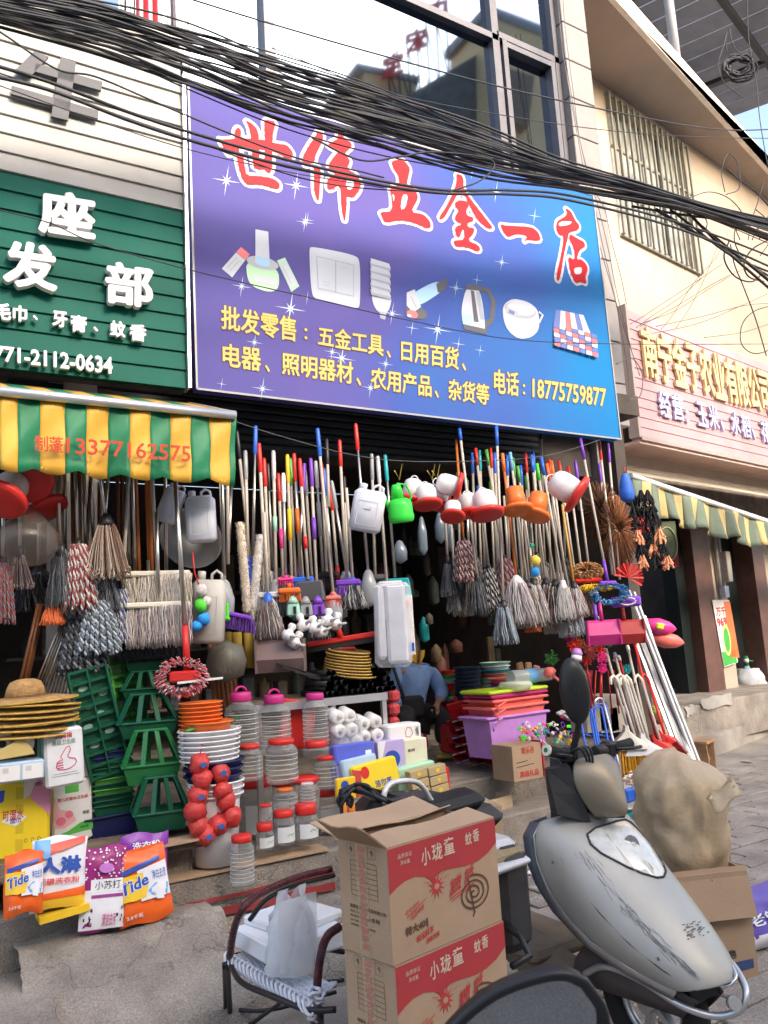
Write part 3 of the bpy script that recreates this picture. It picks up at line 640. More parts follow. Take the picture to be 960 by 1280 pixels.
for s_, x0, x1, t0, t1, b0_, b1_ in (('批发零售', 276, 370, 381, 397, 412, 428), ('：', 380, 384, 410, 411, 424, 425), ('五金工具', 397, 479, 407, 419, 432, 446), ('、', 483, 488, 438, 439, 447, 448), ('日用百货', 501, 573, 425, 435, 451, 463), ('、', 577, 582, 454, 455, 463, 464),
    ('电器', 278, 326, 429, 435, 458, 465), ('、', 331, 337, 456, 457, 465, 466), ('照明器材', 352, 441, 440, 453, 468, 481), ('、', 445, 451, 472, 473, 482, 483), ('农用产品', 463, 539, 459, 470, 486, 497), ('、', 543, 548, 488, 489, 497, 498), ('杂货等', 560, 611, 473, 481, 500, 507),
    ('电话', 617, 648, 461, 466, 492, 496), ('：', 653, 656, 480, 481, 493, 494), ('18775759877', 665, 757, 473, 486, 497, 509)):
    q = pq(BP, [(x0, t0), (x1, t1), (x1, b1_), (x0, b0_)])
    q3 = pq(BP, [(x0-.8, t0-1), (x1+.8, t1-1), (x1+.8, b1_+1), (x0-.8, b0_+1)])
    bpart('text_rim', MB().use(YB).text(BP, s_, q3, .002, .001, .055)); bpart('text', MB().use(YT).text(BP, s_, q, .005, .001, .02))
def pic(*shapes):
    """printed picture: list of (material, [px points] or ('e', cx, cy, rx, ry))"""
    m = MB(); o = .002
    for mt, s_ in shapes:
        m.use(mt); o += .0007
        if s_[0] == 'e': s_ = [(s_[1]+cos(2*pi*i/20)*s_[3], s_[2]+sin(2*pi*i/20)*s_[4]+.2*cos(2*pi*i/20)*s_[3]) for i in range(20)]
        elif s_[0] == 'l': m.line(BP, pq(BP, s_[2:]), s_[1], o, .0004); continue
        if len(s_) > 5: s_ = chaikin(s_)
        m.poly(BP, pq(BP, s_), o, .0004)
    bpart('printed_picture', m)
pw_ = mat('print white', (.5, .54, .62), r=.45, v=.02); pg_ = mat('print grey', (.35, .38, .44), r=.45, v=0); pt_ = mat('print green', (.35, .6, .4), r=.45, v=0); pr_ = mat('print red', (.6, .12, .14), r=.45, v=0)
pb_ = mat('print pale blue', (.3, .52, .75), r=.45, v=0); pk_ = mat('print black', (.04, .045, .07), r=.45, v=0); pn_ = mat('print navy', (.08, .13, .4), r=.45, v=0); psh = mat('print light grey', (.36, .39, .46), r=.45, v=0)
pic((pw_, [(277, 336), (301, 309), (312, 318), (290, 347)]), (pr_, [(295, 316), (301, 309), (312, 318), (306, 325)]), (pg_, ('l', .006, (283, 336), (296, 322))), (pg_, ('l', .006, (287, 339), (299, 326))))
pic((pt_, [(346, 326), (356, 322), (374, 358), (364, 365)]), (pw_, [(349, 330), (357, 327), (371, 356), (363, 360)]), (pg_, ('l', .005, (353, 334), (364, 355))))
pic((pt_, [(307, 325), (348, 335), (349, 360), (338, 366), (318, 360), (309, 350)]), (pg_, ('e', 328, 329, 20, 8)), (pw_, [(316, 343), (346, 350), (346, 358), (318, 352)]), (pw_, [(319, 287), (335, 290), (337, 332), (319, 329)]), (pb_, [(320, 320), (336, 324), (336, 335), (320, 331)]))
pic((pw_, [(389, 308), (444, 319), (450, 327), (450, 382), (446, 386), (396, 375), (389, 368), (386, 312)]), (psh, [(395, 320), (442, 331), (442, 371), (397, 361)]), (pw_, [(396, 321.5), (418.5, 326.5), (418.5, 365), (398, 360)]), (pw_, [(420, 327), (441, 332), (441, 370), (420, 365.5)]), (pg_, ('l', .004, (403, 352), (411, 354), (411, 358), (403, 356))), (pg_, ('l', .004, (426, 334), (434, 336))))
m_ = [(pw_, [(464, 365), (490, 370), (487, 386), (482, 392), (472, 390), (466, 380)]), (psh, [(474, 389), (483, 391), (481, 400), (475, 398)])]
for k in range(5): m_ += [(psh, [(462, 326+k*9), (487, 333+k*9), (488, 339+k*9), (463, 333+k*9)]), (pw_, [(463, 323+k*9), (486, 330+k*9), (488, 336+k*9), (464, 330+k*9)])]
pic(*m_)
pic((pb_, [(516, 366), (545, 351), (556, 357), (553, 364), (524, 383), (514, 378)]), (pk_, [(545, 355), (557, 348), (560, 351), (554, 365), (547, 366)]), (pk_, ('e', 520, 391, 14, 8)), (pw_, [(508, 366), (518, 362), (526, 384), (516, 391), (508, 382)]), (pr_, ('e', 515, 393, 7, 5)), (psh, ('l', .01, (513, 371), (520, 385))), (pw_, ('e', 511, 395, 3, 2)))
pic((pk_, ('l', .05, (597, 361), (610, 363), (617, 378), (614, 400), (604, 409))), (pw_, [(583, 358), (600, 360), (607, 410), (602, 417), (578, 408), (576, 385)]), (pk_, [(583, 355), (602, 358), (603, 364), (582, 362)]), (pk_, [(578, 405), (609, 412), (607, 418), (580, 412)]), (pk_, [(588, 363), (592, 364), (598, 403), (592, 402)]), (pb_, [(577, 392), (590, 395), (590, 408), (578, 405)]), (psh, [(595, 365), (599, 366), (605, 400), (600, 400)]))
pic((pw_, [(628, 382), (640, 373), (660, 377), (673, 388), (674, 412), (664, 422), (648, 424), (635, 414), (629, 400)]), (psh, ('e', 650, 388, 20, 10)), (pw_, ('e', 651, 386, 17, 8)), (pg_, [(633, 384), (648, 390), (645, 397), (631, 391)]), (pn_, [(636, 387), (643, 390), (642, 394), (635, 391)]), (pw_, ('l', .02, (673, 390), (678, 394), (673, 404))))
sh = []
for k in range(6): sh.append(((pn_, pw_, pr_, pw_, pn_, pw_)[k], [(695+k*5.6, 387+k*1.2), (700.6+k*5.6, 388.2+k*1.2), (706+k*6.4, 412+k*1.3), (692+k*7.4, 404+k*2.2)]))
for r_ in range(5):
    for k in range(7): sh.append(((pn_, pw_, pr_)[(k+r_*2) % 3], [(691+k*7.8, 404+r_*6+k*2.2), (698+k*7.8, 406+r_*6+k*2.2), (698+k*7.8, 411+r_*6+k*2.2), (691+k*7.8, 409+r_*6+k*2.2)]))
pic(*sh)
for k_ in (Mb, RC, WC, YT, YB, pw_, psh, LT, GS, WS): k_.node_tree.nodes['Principled BSDF'].inputs['Specular IOR Level'].default_value = .06
# ---------------------------------------------------------------- left striped awning
AY = 4.1; AP = vplane((0, AY, 0), 0)
AW = thing('striped_awning', 'yellow and green striped awning with scalloped edge and red phone number', 'awning', Yp(150, 590, AY))
AYE = mat('yellow awning cloth', (.68, .38, .05), r=.5, v=.08, s=5, b=.2, bs=8); AGR = mat('green awning cloth', (.015, .19, .085), r=.5, v=.1, s=5, b=.2, bs=8)
aed = [-76, -50, -22, 0, 22, 50, 81, 108, 136, 162, 188, 213, 238, 262, 288, 295]
for i in range(len(aed)-1):
    m = MB().use(AYE if i % 2 else AGR); a, b = aed[i], aed[i+1]; P = []
    for r_ in range(9):
        rowp = []
        for c_ in range(7):
            x = a+(b-a)*c_/6; yt = 494+.1*x; ph = (x/52) % 1; yb = 583+.06*x+7*abs(sin(pi*(x+12)/54))
            y = yt+(yb-yt)*r_/8; q = Yp(x, y, AY); q.y += -.018*sin(x/13+1)*r_/8 - .012*sin(x/31)*(r_/8) - .01*sin(r_*1.1+x/9); rowp.append(q)
        P.append(rowp)
    m.grid(P, .002); part('valance_stripe', m, AW)
    m = MB().use(AYE if i % 2 else AGR); x0 = Yp(a, 494+.1*a, AY); x1 = Yp(b, 494+.1*b, AY)
    m.grid([[x0+V((0, 0, .03)), x1+V((0, 0, .03))], [V((x0.x, 4.78, x0.z+.28)), V((x1.x, 4.78, x1.z+.28))]], .003); part('roof_stripe', m, AW)
part('front_tube', MB().use(ALU).cyl(Yp(-80, 481, AY-.02), Yp(294, 519, AY-.02), .026, n=12), AW)
e_ = Yp(294, 519, AY); part('support_arm', MB().use(ALU).bar(e_+V((-.03, 0, .01)), (e_.x-.03, 4.8, e_.z+.26), .03), AW)
tf = Fr((0, AY-.045, 0), (1, 0, 0))
for ch, x, w_ in (('制', 43, 17), ('蓬', 61, 18), ('13377162575', 83, 155)):
    y = 541+.07*x
    part('painted_character', MB().use(mat('faded red lettering', (.5, .05, .02), r=.6)).text(tf, ch, pq(tf, [(x, y), (x+w_, y+.07*w_), (x+w_, y+20+.07*w_), (x, y+20)]), 0, .002, .015), AW)
# right striped awning
AP2 = Fr(WP.o+WP.n*1.3, WP.u)
A2 = thing('faded_awning', 'faded cream and grey green striped awning sagging in folds over the right shop', 'awning', AP2.at(0, 2.7))
AC = mat('faded cream cloth', (.45, .34, .15), r=.7, v=.15, s=4, dirt=.25); AG = mat('faded grey green cloth', (.12, .16, .12), r=.7, v=.15, s=4, dirt=.25)
ax0, az = AP2.uv(790, 597); ax1 = ax0+9; nst = 60; sw = .155
az2 = AP2.uv(955, 652)[1]
for i in range(46):
    m = MB().use(AC if i % 2 else AG); P = []
    for r_ in range(7):
        rowp = []
        for c_ in range(5):
            u = ax0+(i+c_/4)*sw; t_ = r_/6; zt_ = az+(az2-az)*min(1, (u-ax0)/max(.1, AP2.uv(955, 652)[0]-ax0)); L_ = .34+.035*sin(u*9)
            rowp.append(AP2.at(u+.06*t_*sin(u*6), zt_-L_*t_, .05*t_*sin(u*19)+.02*sin(u*7)))
        P.append(rowp)
    m.grid(P, .002); part('valance_stripe', m, A2)
part('front_tube', MB().use(WHITE).cyl(AP2.at(ax0-.02, az+.02), AP2.at(ax0+7, az+.02+(az2-az)*7/max(.1, AP2.uv(955, 652)[0]-ax0)), .03, n=8), A2)
m = MB().use(mat('awning underside', (.3, .27, .2), r=.8, v=.2)); m.grid([[AP2.at(ax0, az+.03), AP2.at(ax0+7, az+.03)], [AP2.at(ax0, az+.5, -1.2), AP2.at(ax0+7, az+.5, -1.2)]], .004); part('canopy', m, A2)
part('side_arm', MB().use(IRON).bar(AP2.at(ax0+.2, az), AP2.at(ax0+.2, az+.45, -1.25), .03), A2)

# ---------------------------------------------------------------- added terrace, unseen behind the camera, its heights set to shade the street
TR = thing('shade_terrace', 'unseen row of plain shop houses behind the viewer, added to shade the street', 'building', (0, -9, 0))
PL_ = mat('plain facade plaster', (.6, .56, .5), r=.9, v=.12, s=1)
for x0, x1, h in ((-30, -12, 9), (-12, -1, 9.6), (-1, 8.6, 10.4), (8.6, 14, 8.2), (14, 23, 8.6), (23, 40, 8)):
    part('house_block', MB().use(PL_).box(((x0+x1)/2, -11.5, h/2), (x1-x0-.05, 6, h)), TR)
    for k in range(int((x1-x0)/2.2)):
        for f in range(1, 4):
            if f*3+2.2 < h: part('window', MB().use(mat('dark pane', (.05, .06, .07), r=.2)).box((x0+1.1+k*2.2, -8.49, f*3+1.2), (1.1, .06, 1.3)), TR)
# ---------------------------------------------------------------- overhead cables
CAB = mat('black cable sheath', (.022, .024, .032), r=.55, v=.1); CABG = mat('grey wire', (.1, .1, .11), r=.6, v=.1)
def crom(P, n=8):
    P = [V(p) for p in P]; P = [P[0]*2-P[1]]+P+[P[-1]*2-P[-2]]; out = []
    for i in range(1, len(P)-2):
        for k in range(n):
            t = k/n; a, b, c, d = P[i-1:i+3]
            out.append(.5*((2*b)+(-a+c)*t+(2*a-5*b+4*c-d)*t*t+(-a+3*b-3*c+d)*t**3))
    out.append(P[-2]); return out
def cable(L, r, label, group=None, Y=4.0, slope=.0, mt=CAB, n=6, k=7, z=None):
    """L px points hung in a plane along the street; slope pushes later points back"""
    P = []
    for i, q in enumerate(L):
        y = (q[2] if len(q) > 2 else Y)
        P.append(Yp(q[0], q[1], y))
    return solo('overhead_cable', MB().use(mt).tube(crom(P, k), r, n), label, 'cable', group)
top = [(-40, -22), (120, 2), (240, 32), (360, 68), (480, 106), (600, 150), (700, 196), (800, 226), (880, 252), (1000, 278)]
bot = [(-40, 22), (120, 66), (240, 112), (360, 160), (480, 193), (600, 226), (700, 240), (800, 256), (880, 272), (1000, 320)]
rnd = random.Random(3)
BUN = []
for i in range(44):
    t0 = (i+.5)/44; ph = rnd.uniform(0, 6); L = []
    am = rnd.uniform(.05, .2); Y0 = 3.95+rnd.uniform(-.12, .12); te = rnd.uniform(0, 1)
    for j in range(len(top)):
        t = t0+(te-t0)*j/9*.7+am*sin(ph+j*.9); t = max(-.02, min(1.02, t))
        L.append((top[j][0], top[j][1]+(bot[j][1]-top[j][1])*t, Y0+.0*j+.07*sin(ph+j)))
    BUN.append((L[1][1], L, rnd.choice([.0045, .006, .0075, .009])))
for i, (_, L, r_) in enumerate(sorted(BUN, key=lambda q: q[0])): cable(L, r_, '%s cable, %s where the thick overhead bundle crosses the white boards' % ('slim' if r_ < .007 else 'thicker', nthv(i)), 'cables of the thick overhead bundle', n=5, k=5)
cable([(-40, 72), (60, 102), (160, 140), (240, 166), (360, 200), (480, 227), (560, 238), (640, 238), (720, 246), (860, 282), (1000, 335)], .009, 'upper of the two heavy cables crossing the dark grey character', 'paired cables', 3.9)
cable([(-40, 88), (60, 112), (160, 150), (240, 176), (360, 208), (480, 232), (560, 242), (640, 243), (720, 252), (860, 290), (1000, 350)], .0095, 'lower of the two heavy cables crossing the dark grey character', 'paired cables', 3.85)
cable([(-40, 22), (0, 40), (70, 86), (120, 96), (200, 130), (300, 172), (380, 200), (440, 212), (480, 222)], .005, 'single cable kinking down past the top of the dark grey character', None, 3.8)
cable([(-20, 85), (60, 112), (160, 148), (240, 175), (400, 228), (560, 242)], .004, 'thin wire between the paired heavy cables', None, 3.88)
cable([(-20, 100), (120, 150), (240, 188), (360, 215), (480, 235)], .0028, 'thin wire crossing below the paired heavy cables', None, 3.86)
cable([(-20, 258), (60, 278), (120, 304), (240, 338), (400, 375), (500, 398), (640, 424), (780, 430), (960, 430)], .0032, 'thin wire crossing the product pictures of the billboard', None, 3.95)
cable([(210, -10), (330, 27), (480, 70), (640, 112), (780, 142), (900, 162), (1000, 160)], .006, 'lone wire crossing the glass window above the bundle', None, 4.3)
cable([(340, 60), (480, 114), (640, 146), (780, 165), (900, 172), (1000, 173)], .0035, 'thin straight wire crossing the barred window of the cream wall', None, 4.3)
cable([(470, 178), (540, 200), (610, 208), (680, 222)], .006, 'short cable looping over the last red characters', None, 3.9)
cable([(390, 172), (450, 200), (500, 196), (540, 190), (600, 196), (618, 206), (600, 226), (560, 240)], .006, 'curling cable turning back beside the fourth red character', None, 3.85)
# tangle on the right, on a pole just out of the picture
TY = 4.3
pole = thing('utility_pole', 'grey concrete utility pole at the right edge carrying the cable tangle', 'utility pole', Zp(1160, 960, 0))
P0 = Zp(1160, 960, 0); part('shaft', MB().use(mat('pole concrete', (.35, .34, .33), r=.9, v=.1)).cyl(P0, P0+V((0, 0, 9)), .16, .11, n=16), pole)
thick = [[(820, 240), (850, 258), (880, 285), (905, 305), (935, 330), (975, 352)], [(838, 262), (868, 285), (900, 310), (925, 325), (975, 345)], [(800, 246), (850, 262), (900, 268), (975, 276)], [(790, 258), (850, 268), (910, 276), (975, 288)], [(860, 266), (890, 296), (915, 320), (975, 372)], [(820, 262), (870, 292), (920, 318), (975, 362)]]
for i, L in enumerate(sorted(thick, key=lambda q: q[0][1])): cable(L, rnd.uniform(.01, .016), 'thick cable in the knot beside the barred window, %s at its left end' % nthv(i), 'thick cables of the tangle', TY-.2, n=7)
loops = [[(913, 305), (918, 330), (930, 360), (945, 400), (958, 445)], [(912, 300), (905, 322), (918, 345), (940, 352), (955, 340)], [(906, 240), (902, 215), (910, 192), (922, 205), (924, 235), (908, 243)], [(860, 248), (885, 240), (908, 246), (925, 262), (940, 290)], [(868, 265), (866, 282), (878, 290), (884, 280), (878, 268), (866, 264)],
    [(960, 300), (940, 312), (930, 330), (936, 346), (955, 352)], [(975, 380), (945, 388), (928, 405), (927, 430), (945, 442), (975, 432)], [(940, 300), (950, 280), (962, 270), (975, 268)], [(910, 212), (925, 225), (945, 240), (965, 262)], [(925, 300), (920, 285), (928, 275), (945, 280), (950, 300)],
    [(909, 40), (905, 55), (898, 80), (903, 100), (915, 112), (930, 122)], [(912, 36), (916, 55), (925, 66), (938, 60)], [(906, 45), (910, 66), (921, 72), (935, 65)], [(934, 0), (936, 50), (945, 100), (950, 150), (960, 210)], [(955, 225), (948, 250), (940, 275), (935, 300)], [(920, 280), (918, 300), (926, 318), (940, 322)], [(950, 320), (962, 300), (958, 275), (945, 262)]]
for i, L in enumerate(sorted(loops, key=lambda q: min(p[1] for p in q))): cable(L, rnd.choice([.005, .006, .008]), 'loose looping cable in the tangle at the right edge, %s' % nthv(i), 'loops of the cable tangle', TY, n=5)
coil = thing('cable_coil', 'thick dark coil of spare cable hanging under the steel roof', 'cable coil', Yp(925, 85, 4.8))
for k in range(9):
    c = Yp(922+rnd.uniform(-3, 3), 84+rnd.uniform(-3, 3), 4.8); rr = .1+k*.011; fr = Fr(c, (RT.x, RT.y, 0)); pts = [fr.at(cos(t*.35)*rr*1.1, sin(t*.35)*rr*.8, rnd.uniform(-.03, .03)) for t in range(18)]
    part('cable_turn', MB().use(CAB).tube(pts, .013, 5, close=True), coil)
hang = [[(903, 330), (870, 352), (835, 375), (800, 398), (788, 405)], [(913, 345), (880, 365), (845, 388), (800, 405)], [(945, 330), (900, 350), (850, 380), (800, 408)], [(880, 345), (850, 372), (815, 395), (795, 410)], [(905, 305), (893, 325), (870, 350), (840, 395), (826, 412)], [(900, 300), (882, 345), (862, 385), (845, 410)], [(975, 378), (930, 382), (880, 395), (820, 408)], [(975, 360), (920, 385), (870, 405), (800, 420)], [(862, 268), (866, 285), (860, 320), (855, 338)], [(975, 400), (930, 415), (880, 422)]]
for i, L in enumerate(sorted(hang, key=lambda q: q[0][1])): cable(L, .0032, 'thin wire fanning from the tangle to the pink sign corner, %s' % nthv(i), 'fan of thin wires', 4.6, mt=CABG, n=4)
drops = [[(697, -10), (700, 30), (708, 80), (718, 140), (728, 190), (740, 240), (752, 300), (768, 370), (778, 420), (786, 480), (784, 520)], [(703, -10), (707, 40), (716, 110), (726, 180), (748, 260), (760, 310), (772, 370), (790, 440)], [(699, 20), (704, 70), (722, 170), (735, 240), (745, 290), (765, 360), (780, 410), (800, 470)], [(740, 235), (756, 262), (764, 300), (776, 345), (783, 380)]]
for i, L in enumerate(drops): cable(L, .0045, 'thin drop wire between the tiled pier and the cream wall, %s' % nth(i), 'drop wires at the corner', 5.2, mt=CABG, n=4)
cable([(770, 455), (790, 448), (803, 468), (800, 495), (785, 500)], .005, 'thin loop of wire hanging beside the billboard edge', None, 4.9, mt=CABG, n=5)
# ---------------------------------------------------------------- things hung along the front
RZ = R(-32)                                     # turns local -Y towards the street corner where one stands
def yarnm(name, c, **k): return mat(name, c, r=.95, v=.25, s=60, b=.3, bs=200, **k)
Y_ = {'grey': yarnm('grey yarn', (.17, .18, .2)), 'dark': yarnm('charcoal yarn', (.055, .06, .07)), 'white': yarnm('white yarn', (.6, .58, .56)), 'cream': yarnm('cream yarn', (.6, .53, .43)),
      'red': yarnm('wine yarn', (.3, .07, .07)), 'brown': yarnm('brown yarn', (.2, .12, .09)), 'beige': yarnm('beige yarn', (.38, .29, .23)), 'blue': yarnm('blue yarn', (.1, .13, .3)),
      'pink': yarnm('pink chenille', (.78, .2, .24)), 'orange': yarnm('orange yarn', (.8, .2, .07)), 'sky': yarnm('pale blue yarn', (.42, .52, .6)), 'black': yarnm('black yarn', (.02, .02, .022)), 'mauve': yarnm('mauve yarn', (.4, .33, .36)), 'royal': yarnm('bright blue chenille', (.05, .3, .7)), 'peach': yarnm('peach yarn', (.8, .36, .2))}
HEADS = {}
def head_mesh(kind, cols):
    """yarn head 1 m long hanging from the origin, scaled to size when placed"""
    k = (kind, cols)
    if k in HEADS: return HEADS[k]
    rn = random.Random(hash(k) % 1000 if False else len(HEADS)*7+1); m = MB(); m.smooth = True
    if kind == 'string':
        for i in range(170):
            m.use(Y_[cols[rn.randrange(len(cols))]]); a = rn.uniform(0, 2*pi); q = math.sqrt(rn.random()); L = rn.uniform(.88, 1.02); ph = rn.uniform(0, 6); P = []
            for j in range(8):
                t = j/7; rr = .09*q+.02+(.34*q)*(t**.75)*(1-.12*t); P.append((cos(a+t*.3)*rr+.014*sin(ph+j*1.7), sin(a+t*.3)*rr+.014*cos(ph+j*1.3), .01-L*t))
            m.tube(P, .0115, 4)
    elif kind == 'loop':
        for i in range(115):
            m.use(Y_[cols[rn.randrange(len(cols))]]); a = rn.uniform(0, 2*pi); q = math.sqrt(rn.random()); L = rn.uniform(.84, 1); P = []
            for j in range(7):
                t = j/6; rr = .09*q+.03+(.42*q)*(t**.8); P.append((cos(a+t*.25)*rr, sin(a+t*.25)*rr, .01-L*t))
            e = P[-1]
            for j in range(1, 6): t = j/5*4.5; P.append((e[0]+.05*sin(t)*cos(a), e[1]+.05*sin(t)*sin(a), e[2]-.04+.05*cos(t)))
            m.tube(P, .0135, 4)
    elif kind == 'twist':
        for i in range(44):
            a = 2.4*i; q = math.sqrt((i+.5)/44); L = rn.uniform(.9, 1.02); 
            for s_ in range(2):
                m.use(Y_[cols[s_ % len(cols)]]); P = []; rs = []
                for j in range(27):
                    t = j/26; rr = .1*q+.05+.24*q*(t**.6); h = t*34+s_*pi+i
                    P.append((cos(a)*rr+.024*cos(h), sin(a)*rr+.024*sin(h), .01-L*t)); rs.append(.019+.007*rn.random())
                m.tube(P, .02, 4, rs=rs)
    elif kind == 'flat':       # 1 m long, 1 m wide row
        for i in range(190):
            m.use(Y_[cols[rn.randrange(len(cols))]]); x = (i+.5)/190-.5; L = rn.uniform(.9, 1.02); ph = rn.uniform(0, 6); y = rn.uniform(-.06, .06); P = []
            for j in range(7): t = j/6; P.append((x+.012*sin(ph+j*1.9), y-.03*sin(t*3)+.015*cos(ph+j), -L*t))
            m.tube(P, .0085, 4)
    elif kind == 'chenille':   # shaggy pad, 1 m wide, 1 m high, facing -Y
        for i in range(520):
            m.use(Y_[cols[rn.randrange(len(cols))]]); a = rn.uniform(0, 2*pi); q = .55+.42*rn.random(); x, z = cos(a)*q*.5, sin(a)*q*.5-.5; y = rn.uniform(-.1, .1)
            d = V((cos(a)*.8, rn.uniform(-1, .3), sin(a)*.8-.3)).normalized()*rn.uniform(.05, .1); m.tube([(x, y, z), V((x, y, z))+d*.6, V((x, y, z))+d+V((0, 0, -.02))], .014, 4)
    me = m.mesh(kind+'_yarn'); HEADS[k] = me; return me
def pole(mb, a, b, r=.011, mt=COATED): return mb.use(mt).cyl(a, b, r, n=8)
MOPS = []
def mop(x0, y0, x1, y1, Y, kind, cols, hw, hh, label, pmat=COATED, grip=None, gl=.12, sleeve=None, group='mops hanging along the shop front', depth=.8, collar=BLACK, Y0=None, dh=0):
    """pole from px (x0,y0) to (x1,y1), head hung below at px size hw x hh"""
    a = Yp(x0, y0, Y if Y0 is None else Y0); b = Yp(x1, y1, Y); s = proj(b)[2]/1000
    t = thing('mop', label, 'mop', b, group=group)
    m = MB(); part('pole', pole(m, a, b, .0105, pmat), t)
    if grip: part('grip', MB().use(grip).cyl(a+(a-b).normalized()*.03, a+(b-a)*gl, .0145, n=8), t)
    if sleeve: part('sleeve', MB().use(sleeve[0]).cyl(a+(b-a)*sleeve[1], a+(b-a)*sleeve[2], .014, n=8), t)
    me = head_mesh(kind, cols); W, H = hw*s, hh*s
    f = {'string': .72, 'loop': .9, 'twist': .62, 'flat': 1.0, 'chenille': 1.05}[kind]
    if kind in ('flat', 'chenille'): part('clamp', MB().use(collar).box(b+V((0, 0, .005)), (W*.98 if kind == 'flat' else W*.5, .03, .03), R(-10), bev=.008), t)
    else: part('collar', MB().use(collar).lathe([(.012, .035), (.02, .03), (W*.16, .004), (W*.2, -.02), (W*.18, -.035)][::-1], 10, b+V((0, 0, .0))), t)
    o = part('yarn_head', me, t, local=True, kind='stuff'); o.scale = (W/f, W/f*depth if kind not in ('flat', 'chenille') else .28, H); o.rotation_euler = (0, 0, RZ*.6 if kind == 'flat' else RZ)
    if kind == 'chenille': o.scale = (W/f, .45, H)
    o.location = (0, 0, dh); return t
YA = 4.42
# left group, hung behind the striped awning
mop(70, 572, 77, 688, YA, 'string', ('dark', 'grey'), 34, 72, 'charcoal string mop with an orange tuft at its tip, under the striped awning', STEEL)
mop(66, 700, 66, 755, YA+.03, 'string', ('orange',), 28, 27, 'bright orange mop tuft showing below the charcoal string mop', STEEL)
mop(93, 572, 98, 682, YA-.02, 'twist', ('red', 'white'), 34, 80, 'red and white twisted yarn mop, left of the beige looped mop', STEEL)
mop(104, 572, 108, 700, YA+.06, 'twist', ('grey', 'white'), 40, 72, 'grey twisted mop half hidden behind the red and white twisted mop', STEEL)
mop(120, 572, 133, 650, YA-.05, 'loop', ('beige', 'brown', 'cream'), 48, 70, 'beige and brown looped yarn mop, highest of the mops under the awning', STEEL)
mop(127, 572, 130, 715, YA+.02, 'string', ('dark', 'grey'), 38, 50, 'dark grey straight string mop directly under the beige looped mop', STEEL)
mop(137, 572, 122, 752, YA, 'twist', ('sky', 'grey', 'white'), 44, 66, 'pale grey twisted mop low down beside the flat white mops', STEEL)
mop(115, 572, 103, 768, YA+.08, 'twist', ('grey', 'dark'), 50, 74, 'dark grey twisted mop, lowest of the mops under the awning', WOODB)
mop(161, 590, 153, 738, YA+.02, 'twist', ('blue', 'white'), 22, 66, 'narrow blue and white twisted mop touching the flat white mops', COATED)
mop(190, 592, 197, 718, YA-.03, 'flat', ('cream', 'white'), 82, 44, 'wide flat cream mop above the pinkish flat mop', COATED, collar=CREAM)
mop(196, 640, 198, 757, YA-.06, 'flat', ('mauve', 'white', 'mauve', 'cream'), 80, 52, 'wide flat pinkish grey mop under the flat cream mop', STEEL, collar=CREAM)
mop(185, 700, 188, 800, YA+.05, 'flat', ('dark',), 88, 24, 'wide charcoal flat mop peeping below the two pale flat mops', STEEL)
mop(25, 600, 25, 692, YA+.1, 'loop', ('brown', 'mauve'), 30, 42, 'small brown looped mop below the clear bag at the far left', STEEL)
mop(4, 600, 4, 705, YA+.02, 'twist', ('red', 'grey'), 24, 75, 'wine coloured mop cut by the left edge of the picture', STEEL)
mop(50, 600, 48, 715, YA+.25, 'string', ('black', 'dark'), 60, 50, 'black string mop in shade between the brown mop and the charcoal one', STEEL)
# pink chenille mop with a long steel pole
a, b = Yp(219, 596, YA-.16), Yp(231, 782, YA-.16); c = Yp(234, 838, YA-.16)
t = thing('mop', 'pink and white chenille mop on a long steel pole with red socket', 'mop', c, group='mops hanging along the shop front')
part('pole', MB().use(STEEL).cyl(a, b, .013, n=10), t); part('socket', MB().use(RED).cyl(b, c, .016, .02, n=10), t)
part('bracket', MB().use(RED).box(c+V((-.02, -.02, -.03)), (.16, .05, .06), RZ, bev=.012), t)
part('white_edge', MB().use(WHITE).bar(c+V((-.07, -.05, -.06)), c+V((.16, -.1, -.05)), .012), t)
o = part('yarn_head', head_mesh('chenille', ('pink', 'white', 'pink')), t, local=True, kind='stuff'); o.scale = (.27, .34, .2); o.location = (-.03, 0, .07); o.rotation_euler = (0, 0, RZ)
# plain poles of the left group
def stick(x0, y0, x1, y1, Y, mt, label, name='broom_pole', cat='pole', group='poles hanging under the striped awning', r=.0115, grip=None):
    a, b = Yp(x0, y0, Y), Yp(x1, y1, Y); t = thing(name, label, cat, b, group=group)
    part('shaft', MB().use(mt).cyl(a, b, r, n=8), t)
    if grip: part('grip', MB().use(grip).cyl(a, a+(b-a)*.14, r+.004, n=8), t)
    return t
OW = mat('orange lacquered pole', (.55, .16, .04), r=.35, v=.1)
for i, (x0, x1, y1, mt, nm) in enumerate(((74, 73, 682, OW, 'orange'), (80, 81, 690, STEEL, 'steel'), (90, 92, 690, WOODB, 'brown'), (99, 100, 700, WOODB, 'brown'), (112, 117, 680, STEEL, 'steel'), (125, 126, 700, WOODB, 'brown'), (146, 149, 730, WOODB, 'dark brown'), (152, 155, 735, WOODB, 'dark brown'), (158, 162, 716, STEEL, 'steel'), (164, 169, 716, STEEL, 'steel'), (168, 174, 714, OW, 'orange'), (182, 187, 716, OW, 'orange'), (186, 190, 716, OW, 'orange'), (206, 208, 720, STEEL, 'steel'), (277, 280, 720, STEEL, 'steel'), (284, 285, 705, COATED, 'cream'))):
    stick(x0, 560, x1, y1, YA+.06+.02*(i % 3), mt, '%s pole, %s among the bare poles hung behind the striped awning' % (nm, nth(i)))
